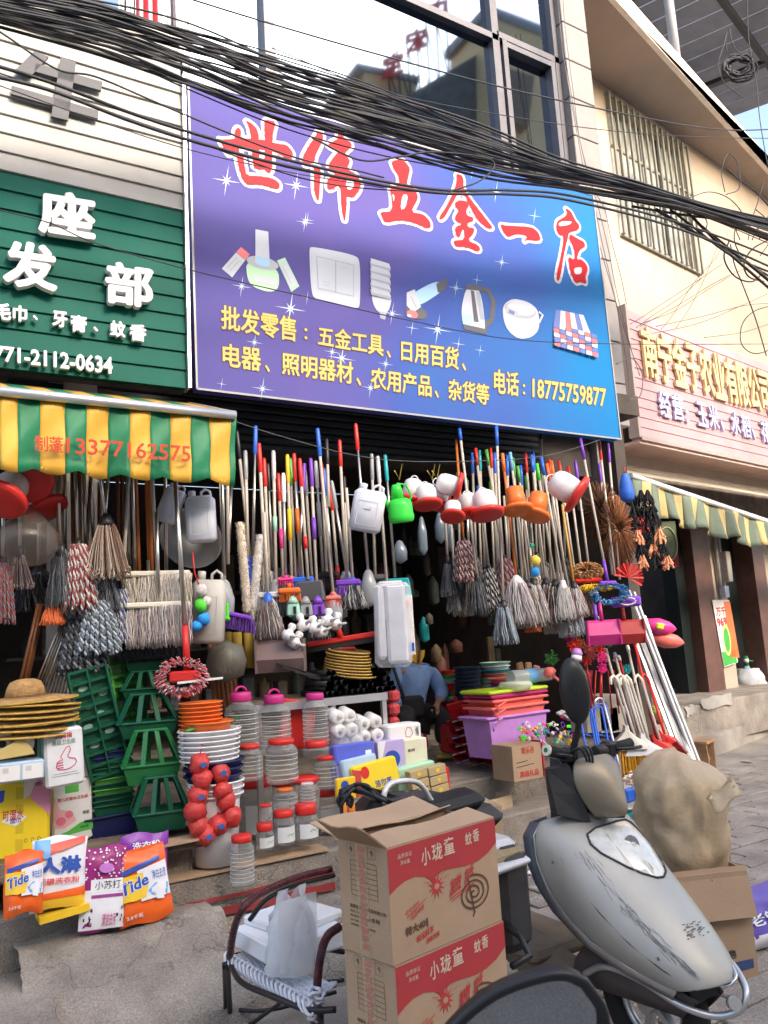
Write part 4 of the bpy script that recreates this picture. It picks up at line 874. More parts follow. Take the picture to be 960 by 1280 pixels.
# centre and right groups: px from two enlargements of the photograph
def bristle_bar(mb, w, h, d, n=60, c=(0, 0, 0), rn=random.Random(5), flare=.15):
    for i in range(n):
        x = rn.uniform(-.5, .5)*w; y = rn.uniform(-.5, .5)*d; mb.cyl((c[0]+x, c[1]+y, c[2]), (c[0]+x*(1+flare)+rn.uniform(-.004, .004), c[1]+y*1.3, c[2]-h*rn.uniform(.9, 1.05)), .0016*max(1, w/.15), n=3, caps=False)
def A(x, y): return 260+x/3.2, 540+y/3.2
def C(x, y): return 520+x/3.2, 540+y/3.2
YB = 4.85
GRP = 'tools hanging along the wire in the shop front'
GC_ = {'b': (BLUE, 'blue'), 'r': (RED, 'red'), 'g': (GREY, 'grey'), 'y': (YELLOW, 'yellow'), 'p': (PURPLE, 'purple'), 'l': (LGREY, 'pale grey'), 't': (TEAL, 'teal'), 'k': (BLACK, 'black'), 'n': (LGREEN, 'green'), 'o': (ORANGE, 'orange'), 'i': (PINK, 'pink'), 'w': (WHITE, 'white'), 'm': (MINT, 'mint'), 'u': (BROWN, 'brown')}
cs = [(118, 20, 170, 520, 'k', None), (190, 0, 178, 560, 'b', None), (205, 70, 235, 640, 'r', None), (262, 100, 272, 590, 'l', ('m', .5, .62)), (240, 150, 258, 540, 'k', None), (282, 190, 300, 580, 'r', ('i', .52, .72)), (318, 115, 335, 590, 'y', ('y', .42, .68)), (302, 190, 310, 575, 'w', None), (345, 110, 372, 580, 'r', ('o', .43, .64)),
      (368, 130, 400, 590, 'r', ('r', .64, .74)), (412, 130, 438, 680, 'p', ('p', .4, .56)), (432, 140, 468, 690, 'l', ('g', .27, .52)), (440, 10, 500, 640, 'b', None), (475, 50, 484, 300, 'k', None), (465, 170, 505, 650, 'b', None), (490, 230, 522, 600, 'r', ('r', .84, .98)), (498, 220, 560, 590, 'g', None), (527, 55, 552, 560, 'r', None),
      (592, -10, 640, 550, 'r', None), (655, 110, 668, 570, 'g', None), (680, 120, 715, 600, 'l', None), (710, 115, 748, 580, 't', None), (388, 170, 420, 640, 'g', None), (350, 200, 380, 600, 'k', None), (455, 150, 475, 560, 'r', None), (385, 150, 360, 590, 'p', None), (545, 200, 560, 590, 'k', None), (50, 180, 66, 590, None, None), (95, 190, 82, 480, None, None), (150, 100, 160, 500, 'g', None), (225, 130, 245, 560, 'r', None), (330, 130, 350, 600, 'n', None)]
cs.sort(key=lambda q: q[0])
for i, (x0, y0, x1, y1, gk, sl) in enumerate(cs):
    a, b = A(x0, y0), A(x1, y1); Y = YB+.05*((i*7) % 5)-.1; pa, pb = Yp(*a, Y+.12), Yp(*b, Y)
    nm = GC_[gk][1]+' gripped' if gk else 'plain cream'
    t = thing('broom', '%s stick, %s among the sticks between the awning and the hanging white can' % (nm, nth(i).replace(' from left', '')), 'broom', pb, group=GRP)
    part('shaft', MB().use((COATED, STEEL, COATED)[i % 3]).cyl(pa, pb, .011, n=8), t)
    if gk: part('grip', MB().use(GC_[gk][0]).lathe([(.008, 0), (.015, .01), (.016, .12), (.0145, .2), (.011, .215)], 8, pa-(pa-pb).normalized()*.17, (pa-pb).to_track_quat('Z', 'Y').to_matrix()), t)
    if sl: part('sleeve', MB().use(GC_[sl[0]][0]).cyl(pa.lerp(pb, sl[1]), pa.lerp(pb, sl[2]), .0155, n=8), t)
    hk = i % 4; hm_ = (BLACK, mat('dim grey bristle', (.1, .1, .11), r=.8), SALMON, TEAL, PURPLE, LGREY, BLUE)[i % 7]; d_ = pb+V((0, 0, -.02))
    if y1 > 520:
        if hk == 0: part('wrapped_head', MB().use(clear('grey film', (.45, .48, .52), .55, .25), True).lathe([(.0001, -.24), (.05, -.22), (.06, -.1), (.03, 0), (.012, .02)], 10, d_), t)
        elif hk == 1: m = MB().use(hm_); m.box(d_, (.17, .045, .04), RZ+R(20*(i % 3-1)), bev=.01); part('block', m, t); m = MB().use(hm_); bristle_bar(m, .16, .07, .04, 50, d_+V((0, 0, -.02)), random.Random(i)); part('bristles', m, t, kind='stuff')
        elif hk == 2: o = part('yarn_head', head_mesh('string', (('grey', 'white'), ('dark', 'grey'), ('sky', 'white'))[i % 3]), t, local=True, kind='stuff'); o.scale = (.2, .2, .26)
        else: part('pan', MB().use(hm_).box(d_+V((0, 0, -.06)), (.2, .03, .14), RZ+R(15*(i % 3-1)), taper=1.15, bev=.01), t)
def CM(x0, y0, x1, y1, kind, cols, hw, hh, label, pm_=COATED, grip=None, dY=0, **k):
    a, b = C(x0, y0), C(x1, y1); return mop(a[0], a[1], b[0], b[1], YB+dY, kind, cols, hw, hh, label, pm_, grip, Y0=YB+dY+.1, **k)
CM(160, 30, 190, 440, 'twist', ('red', 'white'), 26, 50, 'red and white twisted mop on an orange pole, alone in the dark middle', OW, None, .15)
CM(175, 0, 245, 585, 'string', ('grey', 'dark'), 21, 46, 'slate grey string mop on a blue tipped pole beside the doorway gap', COATED, BLUE, 0, gl=.06)
CM(200, 200, 215, 560, 'string', ('dark', 'beige'), 16, 42, 'thin green and beige mop just left of the slate grey string mop', STEEL, GREEN, .1)
CM(322, -10, 350, 690, 'string', ('grey', 'sky', 'grey'), 30, 50, 'blue grey string mop, lowest of the mops right of the doorway gap', COATED, BLUE, -.12, gl=.1)
CM(240, 80, 292, 550, 'twist', ('black', 'white'), 20, 52, 'black and white speckled mop behind the lowest blue grey mop', COATED, RED, .08)
CM(283, 85, 352, 510, 'twist', ('mauve', 'red', 'white'), 27, 58, 'wine and white speckled mop high behind the first feeder group', COATED, LGREEN, .1)
CM(347, 100, 402, 590, 'string', ('white', 'mauve', 'white'), 42, 56, 'thick white and grey string mop on an orange pole', OW, ORANGE, -.08, collar=WHITE)
CM(378, 95, 445, 610, 'string', ('white', 'beige', 'grey'), 34, 54, 'white and beige string mop right of the thick white one', COATED, SKYB, 0)
CM(408, 150, 470, 600, 'string', ('mauve', 'white'), 34, 52, 'pale mauve string mop under the yellow and blue scourers', COATED, LGREEN, .05)
CM(463, 105, 518, 600, 'string', ('white', 'dark', 'beige'), 28, 52, 'mottled white and charcoal string mop in the middle of the right hand row', COATED, BLUE, .08)
CM(485, 140, 556, 605, 'string', ('brown', 'white', 'dark'), 34, 50, 'brown flecked string mop left of the pure white mop', COATED, LIME, -.02)
CM(503, 115, 588, 610, 'string', ('white',), 24, 44, 'pure white string mop beside the brown flecked one', COATED, BLUE, -.1, collar=WHITE)
CM(525, 140, 612, 640, 'string', ('sky', 'white'), 32, 56, 'pale blue string mop hanging behind the pure white mop', COATED, ORANGE, .06)
CM(585, 290, 632, 615, 'string', ('mauve', 'white', 'red'), 28, 40, 'wine flecked mop on a yellow brown pole', mat('yellow brown pole', (.55, .3, .07), r=.4), None, -.04)
CM(610, 150, 670, 620, 'string', ('brown', 'beige'), 26, 38, 'brown and beige mop left of the bright blue flat mop', COATED, RED, .06)
CM(455, 350, 465, 750, 'string', ('orange',), 20, 16, 'small orange yellow tuft under the pale mauve mop', STEEL, None, .1)
rn = random.Random(41)
for i in range(18):
    x = 560+i*8.6+rn.uniform(-2, 2); a = rn.uniform(590, 625); b = rn.uniform(690, 752); kd = rn.choice(['string', 'string', 'twist', 'loop'])
    mop(x-rn.uniform(2, 9), a, x, b, YB+.28+.1*(i % 3), kd, rn.choice([('grey', 'white'), ('mauve', 'white'), ('dark', 'grey'), ('beige', 'white')]), 24, rn.uniform(34, 50), 'dim %s mop in the rear row behind the feeders, %s' % ({'string': 'string', 'twist': 'twisted', 'loop': 'looped'}[kd], nth(i)), COATED, (BLUE, RED, LGREEN, GREY, None)[i % 5], group='rear row of mops')
# blue flat mop and plain coloured handles to the right
t = CM(660, 40, 768, 605, 'chenille', ('royal', 'sky', 'royal'), 50, 26, 'bright blue rectangular chenille mop with purple joint', COATED, PURPLE, -.1, gl=.13, collar=PURPLE, sleeve=(PURPLE, .84, 1.0))
a, b = C(715, 690), C(725, 795); t2 = thing('flat_mop_holder', 'purple mop frame with grey hinge sticking down below the bright blue mop', 'mop frame', Yp(*b, YB-.1)); pa, pb = Yp(*a, YB-.1), Yp(*b, YB-.1)
part('arm', MB().use(PURPLE).cyl(pa, pb, .014, n=8), t2); part('plate', MB().use(PURPLE).box(pb+V((.05, 0, -.02)), (.2, .07, .02), RZ, bev=.008), t2); part('hinge', MB().use(LGREY).bar(pa+V((.01, -.01, -.1)), pb+V((.06, -.02, 0)), .03, .015), t2)
for i, (x0, y0, x1, y1, gk, dy) in enumerate(((735, 60, 795, 570, 'r', 0), (770, 70, 815, 590, 'p', 0), (735, 150, 785, 570, 'p', .05), (640, 140, 700, 610, 'p', .05), (575, 140, 640, 600, 'r', .1), (225, 110, 240, 500, 'b', .15), (255, 100, 275, 540, 't', .15), (300, 90, 325, 520, 'r', .12), (315, 110, 335, 620, 'b', .1), (390, 130, 425, 600, 'n', .12), (440, 110, 475, 560, 'r', .13), (470, 100, 505, 590, 'b', .12), (420, 160, 450, 600, 'b', .1), (535, 135, 570, 600, 'r', .1), (365, 120, 375, 600, 'b', .1), (545, 140, 600, 610, 'o', .12), (500, -20, 510, 300, 'k', .2))):
    a, b = C(x0, y0), C(x1, y1); pa, pb = Yp(*a, YB+dy+.1), Yp(*b, YB+dy)
    t = thing('broom', '%s tipped stick reaching up to the wire %s' % (GC_[gk][1], ('beside the bright blue mop, first', 'beside the bright blue mop, rightmost', 'between the red and rightmost purple ones', 'just left of the long blue mop handle', 'behind the big white feeder', 'above the small feeders, leftmost', 'above the small feeders, second', 'above the small feeders, third', 'above the small feeders, fourth', 'above the orange feeders, leftmost', 'above the orange feeders, second', 'above the orange feeders, third', 'between the two orange feeders', 'right of the orange feeders, first', 'left of the orange feeders', 'right of the orange feeders, second', 'in front of the shutter box')[i]), 'broom', pb, group=GRP)
    part('shaft', MB().use(COATED).cyl(pa, pb, .0105, n=8), t)
    part('grip', MB().use(GC_[gk][0]).lathe([(.008, 0), (.014, .01), (.015, .12), (.011, .19)], 8, pa-(pa-pb).normalized()*.13, (pa-pb).to_track_quat('Z', 'Y').to_matrix()), t)
# ---- brushes and heads in the centre
def hb(name, label, cat, px, py, Y, build, rot=(0, 0, RZ), group=None):
    P = Yp(px, py, Y); t = thing(name, label, cat, P, rot, group); build(t, proj(P)[2]/1000); return t
def fluffy_roll(t, s, col, w, h):
    m = MB().use(col); rn = random.Random(4)
    m.lathe([(w*s*.2, 0), (w*s*.4, -h*s*.04), (w*s*.42, -h*s*.5), (w*s*.42, -h*s*.96), (w*s*.2, -h*s)][::-1], 10)
    for i in range(260):
        a = rn.uniform(0, 2*pi); z = -h*s*rn.random(); r0 = w*s*.36; m.cyl((cos(a)*r0, sin(a)*r0, z), (cos(a)*w*s*.52, sin(a)*w*s*.52, z-.008), .004, .002, n=3, caps=False)
    part('pile', m, t, local=True, kind='stuff')
hb('roller_duster', 'long cream roller duster in clear wrap left of the blue brush', 'duster', *A(128, 360), YB-.1, lambda t, s: fluffy_roll(t, s, Y_['cream'], 13, 115), (0, R(-3), RZ))
hb('roller_duster', 'long deep blue duster left of the white roller', 'duster', *A(158, 500), YB-.08, lambda t, s: fluffy_roll(t, s, mat('blue pile', (.02, .06, .4), r=.9), 11, 70), (0, 0, RZ))
hb('roller_duster', 'long white and blue roller duster leaning beside the deep blue duster', 'duster', *A(212, 410), YB-.12, lambda t, s: fluffy_roll(t, s, Y_['white'], 14, 112), (0, R(9), RZ))
hb('roller_duster', 'thin cream roller duster right of the white and blue roller', 'duster', *A(232, 480), YB, lambda t, s: fluffy_roll(t, s, Y_['cream'], 9, 75), (0, R(5), RZ))
def purple_brush(t, s):
    part('block', MB().use(PURPLE).box((0, 0, 0), (.2, .07, .03), Matrix.Rotation(R(15), 3, 'Y'), bev=.01), t, True)
    m = MB().use(mat('purple bristle', (.09, .03, .22), r=.8)); rn = random.Random(6)
    for i in range(170):
        x = rn.uniform(-.11, .11); m.cyl((x, rn.uniform(-.03, .03), -.01-x*.27), (x*1.15, rn.uniform(-.07, .02)-.03, -.09-x*.3), .003, .0018, n=3, caps=False)
    part('bristles', m, t, True, kind='stuff')
hb('broom', 'dark purple soft broom head beside the white jerrycan', 'broom', 295, 769, YB-.2, purple_brush)
hb('broom_clip', 'lime green plastic clip beside the white jerrycan', 'clip', 283, 763, YB-.25, lambda t, s: (part('clip_body', MB().use(LIME).box((0, 0, 0), (.03, .03, .09), bev=.008), t, True), part('clip_arm', MB().use(LIME).box((0, -.01, -.05), (.045, .025, .025), bev=.008), t, True)))
mop(330, 640, 335, 748, YB-.15, 'string', ('grey', 'white', 'brown'), 36, 52, 'grey string mop under a blue cord at the left of the brush row', COATED, None, collar=BLUE)
mop(433, 610, 441, 728, YB-.1, 'string', ('grey', 'white', 'dark'), 32, 34, 'small grey string mop in clear film beside the dustpans', COATED, None, collar=BLUE)
def broomhead(col, w, h, cap=None):
    def f(t, s):
        W, H = w*s, h*s
        part('block', MB().use(cap or col).box((0, 0, -H*.2), (W, .05, H*.45), bev=.012).cyl((0, 0, 0), (0, 0, H*.35), .014, n=8), t, True)
        m = MB().use(mat('bristle of '+col.name, tuple(min(1, c*1.0) for c in col.node_tree.nodes['Principled BSDF'].inputs['Base Color'].default_value[:3]), r=.8) if False else col); bristle_bar(m, W*.95, H*.6, .05, 70, (0, 0, -H*.4), random.Random(int(w*7)))
        part('bristles', m, t, True, kind='stuff')
    return f
hb('broom', 'pink topped broom head above the orange broom', 'broom', *A(310, 585), YB-.12, broomhead(PINK, 20, 10))
hb('broom', 'orange broom head with orange bristles in the brush row', 'broom', *A(325, 625), YB-.18, broomhead(ORANGE, 28, 17))
hb('broom', 'crimson broom head with pale cap far along the brush row', 'broom', *A(500, 655), YB-.12, broomhead(SALMON, 20, 14))
def house(col):
    def f(t, s):
        part('shell', MB().use(col).box((0, 0, 0), (.075, .06, .085), bev=.01, taper=1.1).lathe([(.05, .04), (.016, .085), (.0001, .09)], 4), t, True)
        part('window', MB().use(BLACK).box((.012, -.035, -.005), (.018, .01, .045)), t, True)
    return f
for px, py, c, nm in ((342, 710, MINT, 'mint green'), (393, 712, GREY, 'grey'), (442, 710, PURPLE, 'purple')):
    q = A(px, py); hb('house_brush', nm+' house shaped brush cap in the brush row', 'brush cap', *q, YB-.2, house(c), group='house shaped caps')
def puff(t, s):
    part('cup', MB().use(WHITE).lathe([(.0001, -.05), (.03, -.046), (.045, -.02), (.038, .006), (.022, .012), (.018, .025), (.028, .045), (.02, .062), (.0001, .066)], 12), t, True)
    part('spout', MB().use(LGREY).cyl((.02, -.03, -.02), (.07, -.05, .0), .012, .006, n=6), t, True)
for i, (px, py) in enumerate(((378, 765), (425, 775), (452, 790), (480, 745), (512, 760), (325, 805), (350, 835))):
    hb('toilet_brush_cup', 'small white rounded brush cup, %s in the row above the red squeegee' % nth(i), 'brush cup', *A(px, py), YB-.28-.02*(i % 2), puff, (R(-10), R(i*9-20), RZ), 'white brush cups')
def squeegee(t, s):
    part('bar', MB().use(RED).box((0, 0, 0), (.46, .03, .035), Matrix.Rotation(R(-6), 3, 'Y'), bev=.008), t, True)
    part('rubber_blade', MB().use(RUBBER).box((0, 0, -.03), (.45, .008, .04), Matrix.Rotation(R(-6), 3, 'Y')), t, True)
    part('socket', MB().use(RED).cyl((-.01, 0, .01), (-.03, 0, .09), .022, .016, n=8), t, True)
hb('squeegee', 'wide red floor squeegee hanging above the brown tray stack', 'squeegee', 428, 799, YB-.25, squeegee)
def squeegee2(t, s): part('bar', MB().use(RED).box((0, 0, 0), (.2, .06, .03), bev=.012), t, True); part('rubber_blade', MB().use(RUBBER).box((0, 0, -.03), (.19, .008, .04)), t, True)
hb('squeegee', 'short red squeegee head just below the wide red one', 'squeegee', 426, 812, YB-.15, squeegee2)
def dustpan(col, w=.24, lab=None):
    def f(t, s):
        P = [[(-w/2, 0, 0), (w/2, 0, 0)], [(-w/2, -.02, -.02), (w/2, -.02, -.02)], [(-w*.48, -.06, -.12), (w*.48, -.06, -.12)], [(-w*.52, -.02, -.2), (w*.52, -.02, -.2)]]
        part('pan', MB().use(col).grid(P, .008, False), t, True)
        part('side', MB().use(col).box((-w/2, -.02, -.1), (.012, .07, .2)), t, True); part('side', MB().use(col).box((w/2, -.02, -.1), (.012, .07, .2)), t, True)
        part('handle', MB().use(col).cyl((0, 0, 0), (0, .01, .14), .018, .014, n=8), t, True)
    return f
hb('dustpan', 'brown grey dustpan hanging under the white brush cups', 'dustpan', *A(290, 830), YB-.2, dustpan(mat('mauve grey plastic', (.2, .14, .14), r=.4), .3))
hb('dustpan', 'black dustpan in clear wrap behind the red squeegee', 'dustpan', *A(400, 780), YB, dustpan(BLACK, .26))
WRAP = clear('clear film', (.85, .87, .9), .16, .15)
def pva(t, s):
    for x, w_, h_ in ((-18, 12, 92), (2, 26, 98)):
        part('mop_sleeve', MB().use(mat('white foam', (.62, .64, .7), r=.7, v=.1, s=10)).box((x*s, 0, -h_*s/2), (w_*s, .06, h_*s), bev=.02), t, True)
    part('film', MB().use(WRAP).box((-3*s, 0, -50*s), (46*s, .1, 104*s), Matrix.Rotation(R(2), 3, 'Y'), bev=.03), t, True)
    part('clamp', MB().use(LGREY).box((-3*s, 0, .0), (30*s, .05, .04), bev=.01), t, True)
hb('sponge_mop_pack', 'white wrapped sponge mop heads hanging in front of the seated man', 'mop pack', 491, 730, YB-.5, pva)
def pack2(t, s):
    part('card', MB().use(PAPER).box((0, 0, -36*s), (14*s, .02, 74*s), bev=.004), t, True)
    fr = Fr((0, -.011, 0), (1, 0, 0)); part('print', MB().use(BLUE).poly(fr, [(-6*s, -68*s), (6*s, -68*s), (6*s, -58*s), (-6*s, -58*s)]).use(LGREEN).poly(fr, [(-6*s, -20*s), (-3*s, -20*s), (-3*s, -56*s), (-6*s, -56*s)]).use(ORANGE).ell(fr, 0, -10*s, 4*s, 4*s), t, True)
hb('refill_pack', 'narrow blue and white refill card hanging right of the wrapped sponge mops', 'pack', 508, 745, YB-.42, pack2)
# net of scourers
def ball(mb, c, r, mt, n=10, jit=.12, rn=random.Random(9)):
    mb.use(mt); pr = [(max(.0001, r*sin(pi*k/7)), -r*cos(pi*k/7)) for k in range(8)]; o = len(mb.v); mb.lathe(pr, n, c)
    for i in range(o, len(mb.v)): d = mb.v[i]-V(c); mb.v[i] = V(c)+d*(1+rn.uniform(-jit, jit))
t = thing('scourer_net', 'net of white, green and blue scourer balls hanging beside the white jerrycan', 'scourers', Yp(252, 760, YA-.1))
for x, y, r, mt in ((252, 738, .036, Y_['white']), (258, 752, .03, Y_['white']), (251, 757, .036, mat('lime scourer', (.1, .65, .05), r=.8)), (255, 774, .036, mat('blue scourer', (.03, .28, .7), r=.8)), (245, 783, .03, mat('blue scourer', (0, 0, 0)))):
    m = MB(); ball(m, Yp(x, y, YA-.1), r, mt); part('scourer', m, t)
part('cord', MB().use(RED).tube([Yp(241, 690, YA-.1), Yp(243, 715, YA-.1), Yp(250, 735, YA-.1)], .004), t)
t = thing('scourer_net', 'yellow and blue scourer balls hanging above the pale mauve mop', 'scourers', Yp(668, 720, YB-.15))
for x, y, r, mt in ((669, 701, .042, mat('yellow scourer', (.8, .6, .1), r=.8)), (669, 715, .038, mat('blue scourer', (0, 0, 0))), (665, 682, .02, mat('green scourer', (.05, .5, .3), r=.8))):
    m = MB(); ball(m, Yp(x, y, YB-.15), r, mt); part('scourer', m, t)
part('cord', MB().use(GREEN).tube([Yp(664, 660, YB-.15), Yp(665, 680, YB-.15)], .003), t)
# ---- round fluffy brushes and feather dusters at the right
def fluff(t, s, mt, rx, rz, n=420, L=.05, flat=.5, seed=1, r=.004):
    rn = random.Random(seed); m = MB().use(mt)
    for i in range(n):
        u = rn.uniform(-1, 1); a = rn.uniform(0, 2*pi); k = math.sqrt(1-u*u); d = V((k*cos(a), k*sin(a)*flat, u)); p = V((d.x*rx, d.y*rx, d.z*rz))
        e = p*(1+L/max(rx, .01))+V((0, 0, -L*.3)); m.tube([p*.5, p, e], r, 3)
    part('pile', m, t, True, kind='stuff')
CBG = mat('corn brown pile', (.5, .27, .12), r=.9, v=.4, s=40); BFE = mat('brown feathers', (.11, .045, .02), r=.9, v=.4, s=30)
hb('round_brush', 'fluffy light brown round brush with red base above the blue flat mop', 'brush', 733, 714, YB+.05, lambda t, s: (fluff(t, s, CBG, .13, .075, 520, .02), part('base', MB().use(RED).box((0, 0, -.08), (.24, .1, .04), bev=.015), t, True)))
for i, (x, y, rx, rz) in enumerate(((752, 640, .09, .16), (772, 662, .08, .16))):
    hb('feather_duster', ('dark brown feather duster high behind the purple tipped handles', 'lighter brown feather duster drooping right of the dark one')[i], 'duster', x, y, YB+.12-.1*i, lambda t, s: fluff(t, s, (BFE, mat('tan feathers', (.3, .12, .05), r=.9, v=.4, s=30))[i], rx, rz, 420, .09, .6, i+3, .003), group='feather dusters')
hb('dusting_brush', 'yellow strand brush peeping above the bright blue mop', 'brush', 742, 733, YB-.02, lambda t, s: fluff(t, s, YELLOW, .1, .02, 120, .07, .3, 8, .004))
def fan(t, s, mt=RED, r=.13):
    m = MB().use(mt)
    for k in range(14): a = pi*k/13*1.1-.15; b = a+.17; m.add([(0, 0, 0), (cos(a)*r, .015*(k % 2), sin(a)*r), (cos(b)*r, .015*((k+1) % 2), sin(b)*r)], [(0, 1, 2)]); m.add([(0, .004, 0), (cos(a)*r, .019*(k % 2), sin(a)*r), (cos(b)*r, .02*((k+1) % 2), sin(b)*r)], [(2, 1, 0)])
    part('pleated_fan', m, t, True)
hb('red_fan', 'red pleated brush fan right of the feather dusters', 'brush', 786, 722, YB-.05, fan, (0, R(30), RZ))
hb('red_fan', 'pair of dark red fans hanging behind the black duster top', 'brush', 800, 645, YB+.1, lambda t, s: fan(t, s, mat('dark red plastic', (.35, .03, .03), r=.5), .16), (0, R(180), RZ))
def strip_duster(t, s):
    rn = random.Random(12)
    for j in range(3):
        x0 = (-.03, .05, .1)[j]
        for k in range(6):
            z = -.03-.115*k; mt = Y_['black'] if (k+j) % 2 == 0 or k < 3 else Y_['peach']; m = MB().use(mt)
            for i in range(26):
                a = rn.uniform(0, 6.28); p = V((x0+.025*k*(.5+j*.5)*.55, -.02*j, z)); m.cyl(p+V((cos(a)*.01, sin(a)*.01, rn.uniform(0, .1))), p+V((cos(a)*.05, sin(a)*.03, rn.uniform(-.06, .02))), .008, n=3, caps=False)
            part('pile_segment', m, t, True)
hb('striped_duster', 'black and orange striped fluffy dusters hanging beside the dark doorway', 'duster', 794, 622, YB-.1, strip_duster)
def bluebag(t, s):
    part('cloth', MB().use(mat('blue nylon', (.03, .13, .55), r=.6, v=.2, s=10)).lathe([(.02, .0), (.03, -.02), (.05, -.08), (.062, -.16), (.058, -.22), (.03, -.25), (.0001, -.252)][::-1], 10, sq=2.6), t, True)
    part('cord', MB().use(RED).cyl((0, 0, -.01), (0, 0, .06), .006, n=6), t, True)
hb('folded_umbrella', 'small bright blue bag hanging at the left end of the faded awning', 'bag', 781, 592, YB-.2, bluebag)
# wire and strings
solo('hanging_wire', MB().use(CABG).tube(crom([Yp(245, 510, YB), Yp(350, 545, YB-.1), Yp(460, 572, YB-.1), Yp(560, 577, YB-.1), Yp(680, 570, YB-.1), Yp(765, 545, YB)], 6), .003, 4), 'thin sagging wire that carries the hanging goods below the billboard', 'wire')
# ---- feeders
def feeder(px, py, Y, w, rot, label, body=WHITE, base=RED, straight=False):
    P = Yp(px, py, Y); s = proj(P)[2]/1000*w
    t = thing('chick_feeder', label, 'feeder', P, (-rot[0], rot[1], rot[2]), 'poultry feeders hanging in the shop front')
    pr = [(.4, -.4), (.44, -.1), (.44, .2), (.38, .38), (.24, .48), (.12, .5), (.0001, .5)] if not straight else [(.46, -.4), (.4, .1), (.36, .5), (.33, .52), (.0001, .5)]
    part('hopper', MB().use(body).lathe([(a*s, b*s) for a, b in pr], 18), t, True)
    part('tray', MB().use(base).lathe([(.5*s, -.56*s), (.62*s, -.52*s), (.66*s, -.38*s), (.62*s, -.36*s), (.58*s, -.42*s), (.4*s, -.44*s)], 20).lathe([(.0001, -.565*s), (.46*s, -.565*s), (.5*s, -.55*s)], 20), t, True)
    if not straight: part('loop_handle', MB().use(body).tube([(cos(a)*.16*s, 0, .48*s+sin(a)*.16*s) for a in [pi*k/6 for k in range(7)]], .025*s, 5), t, True)
    return t
YC = YB-.3
feeder(516, 612, YC+.1, 28, (0, R(12), RZ), 'white feeder half hidden behind the first red based feeder')
feeder(533, 619, YC, 29, (R(14), R(-4), RZ), 'first whole white feeder with red tray right of the green watering can')
feeder(549, 622, YC+.12, 26, (R(10), R(14), RZ), 'white feeder squeezed behind the first whole one')
feeder(560, 606, YC-.05, 30, (0, R(-72), RZ), 'white feeder lying on its side with its red tray facing right')
feeder(566, 637, YC-.08, 24, (R(26), R(6), RZ), 'smallest low white feeder with its red tray tipped to the street')
feeder(586, 630, YC+.05, 28, (R(12), R(-6), RZ), 'white feeder just left of the biggest cluster feeder')
feeder(606, 629, YC-.06, 34, (R(16), R(-5), RZ), 'upright white feeder with red tray left of the orange feeders')
feeder(706, 609, YC-.12, 40, (R(10), R(-52), RZ), 'largest white feeder tilted with its red tray facing down right')
feeder(645, 625, YC-.03, 30, (R(16), R(-3), RZ), 'upright orange feeder with orange tray', ORANGE, ORANGE, True)
feeder(671, 632, YC-.05, 31, (R(14), R(20), RZ), 'leaning orange feeder right of the upright orange one', ORANGE, ORANGE, True)
SM = mat('smoky white plastic', (.62, .5, .47), r=.4, v=.05)
feeder(12, 612, 4.3, 46, (R(40), R(8), RZ), 'large pinkish feeder at the left edge with its red tray facing the street', SM)
feeder(38, 596, 4.4, 44, (R(55), R(-35), RZ), 'large pinkish feeder tucked under the awning with round red tray', SM)
feeder(52, 622, 4.5, 40, (R(10), R(-30), RZ), 'pinkish feeder behind the two large ones', SM)
# ---- jerrycans and watering can
CANW = mat('milky plastic', (.62, .65, .72), r=.4, v=.04, sub=.2)
def jerry(px, py, Y, w, h, rot, label, mt=CANW):
    P = Yp(px, py, Y); s = proj(P)[2]/1000; W, H = w*s, h*s; t = thing('jerrycan', label, 'jerrycan', P, rot, 'white jerrycans hanging in the shop front')
    part('body', MB().use(mt, True).box((0, 0, -H*.05), (W, W*.55, H*.88), bev=W*.12), t, True)
    fr = Fr((0, -W*.275, -H*.05), (1, 0, 0)); m = MB().use(mt); m.line(fr, [(-W*.3, -H*.3), (W*.3, -H*.3), (W*.3, H*.2), (-W*.3, H*.2)], W*.03, .0, .004, True); m.line(fr, [(-W*.12, H*.06), (W*.12, H*.06)], W*.08, .001, .004); part('embossing', m, t, True)
    part('handle', MB().use(mt).tube([(W*.05, 0, H*.36), (W*.06, 0, H*.47), (W*.2, 0, H*.52), (W*.36, 0, H*.47), (W*.38, 0, H*.36)], W*.05, 6), t, True)
    part('cap', MB().use(mt).lathe([(W*.13, H*.37), (W*.13, H*.5), (W*.1, H*.51), (.0001, H*.51)], 12, (-W*.27, 0, 0)), t, True); return t
jerry(460, 636, YC-.05, 40, 60, (R(6), R(14), RZ), 'white jerrycan hung tilted left of the green watering can')
jerry(214, 630, YA, 26, 50, (0, R(22), RZ), 'smaller milky jerrycan tilted behind the upright one under the awning')
jerry(251, 646, YA-.08, 36, 66, (0, R(-2), RZ), 'upright milky jerrycan hanging under the right end of the awning')
jerry(261, 760, YA-.02, 40, 90, (0, R(4), RZ), 'large grey white jerrycan beside the scourer balls', mat('dull white plastic', (.5, .49, .45), r=.4, v=.08, dirt=.2))
t = thing('watering_can', 'bright green watering can hanging between the white jerrycan and the feeders', 'watering can', Yp(500, 632, YC-.08), (R(12), R(-3), RZ), None); GW = mat('bright green plastic', (.04, .62, .06), r=.3, v=.04)
s = .0056; part('body', MB().use(GW).lathe([(.0001, -20*s), (14*s, -20*s), (15.5*s, -17*s), (16*s, -12*s), (15*s, -10*s), (15*s, 2*s), (12*s, 7*s), (8*s, 9*s)], 20), t, True)
part('neck', MB().use(GW).lathe([(8*s, 8*s), (7*s, 20*s), (5*s, 26*s), (.0001, 26*s)], 12, (-2*s, 0, 0)), t, True)
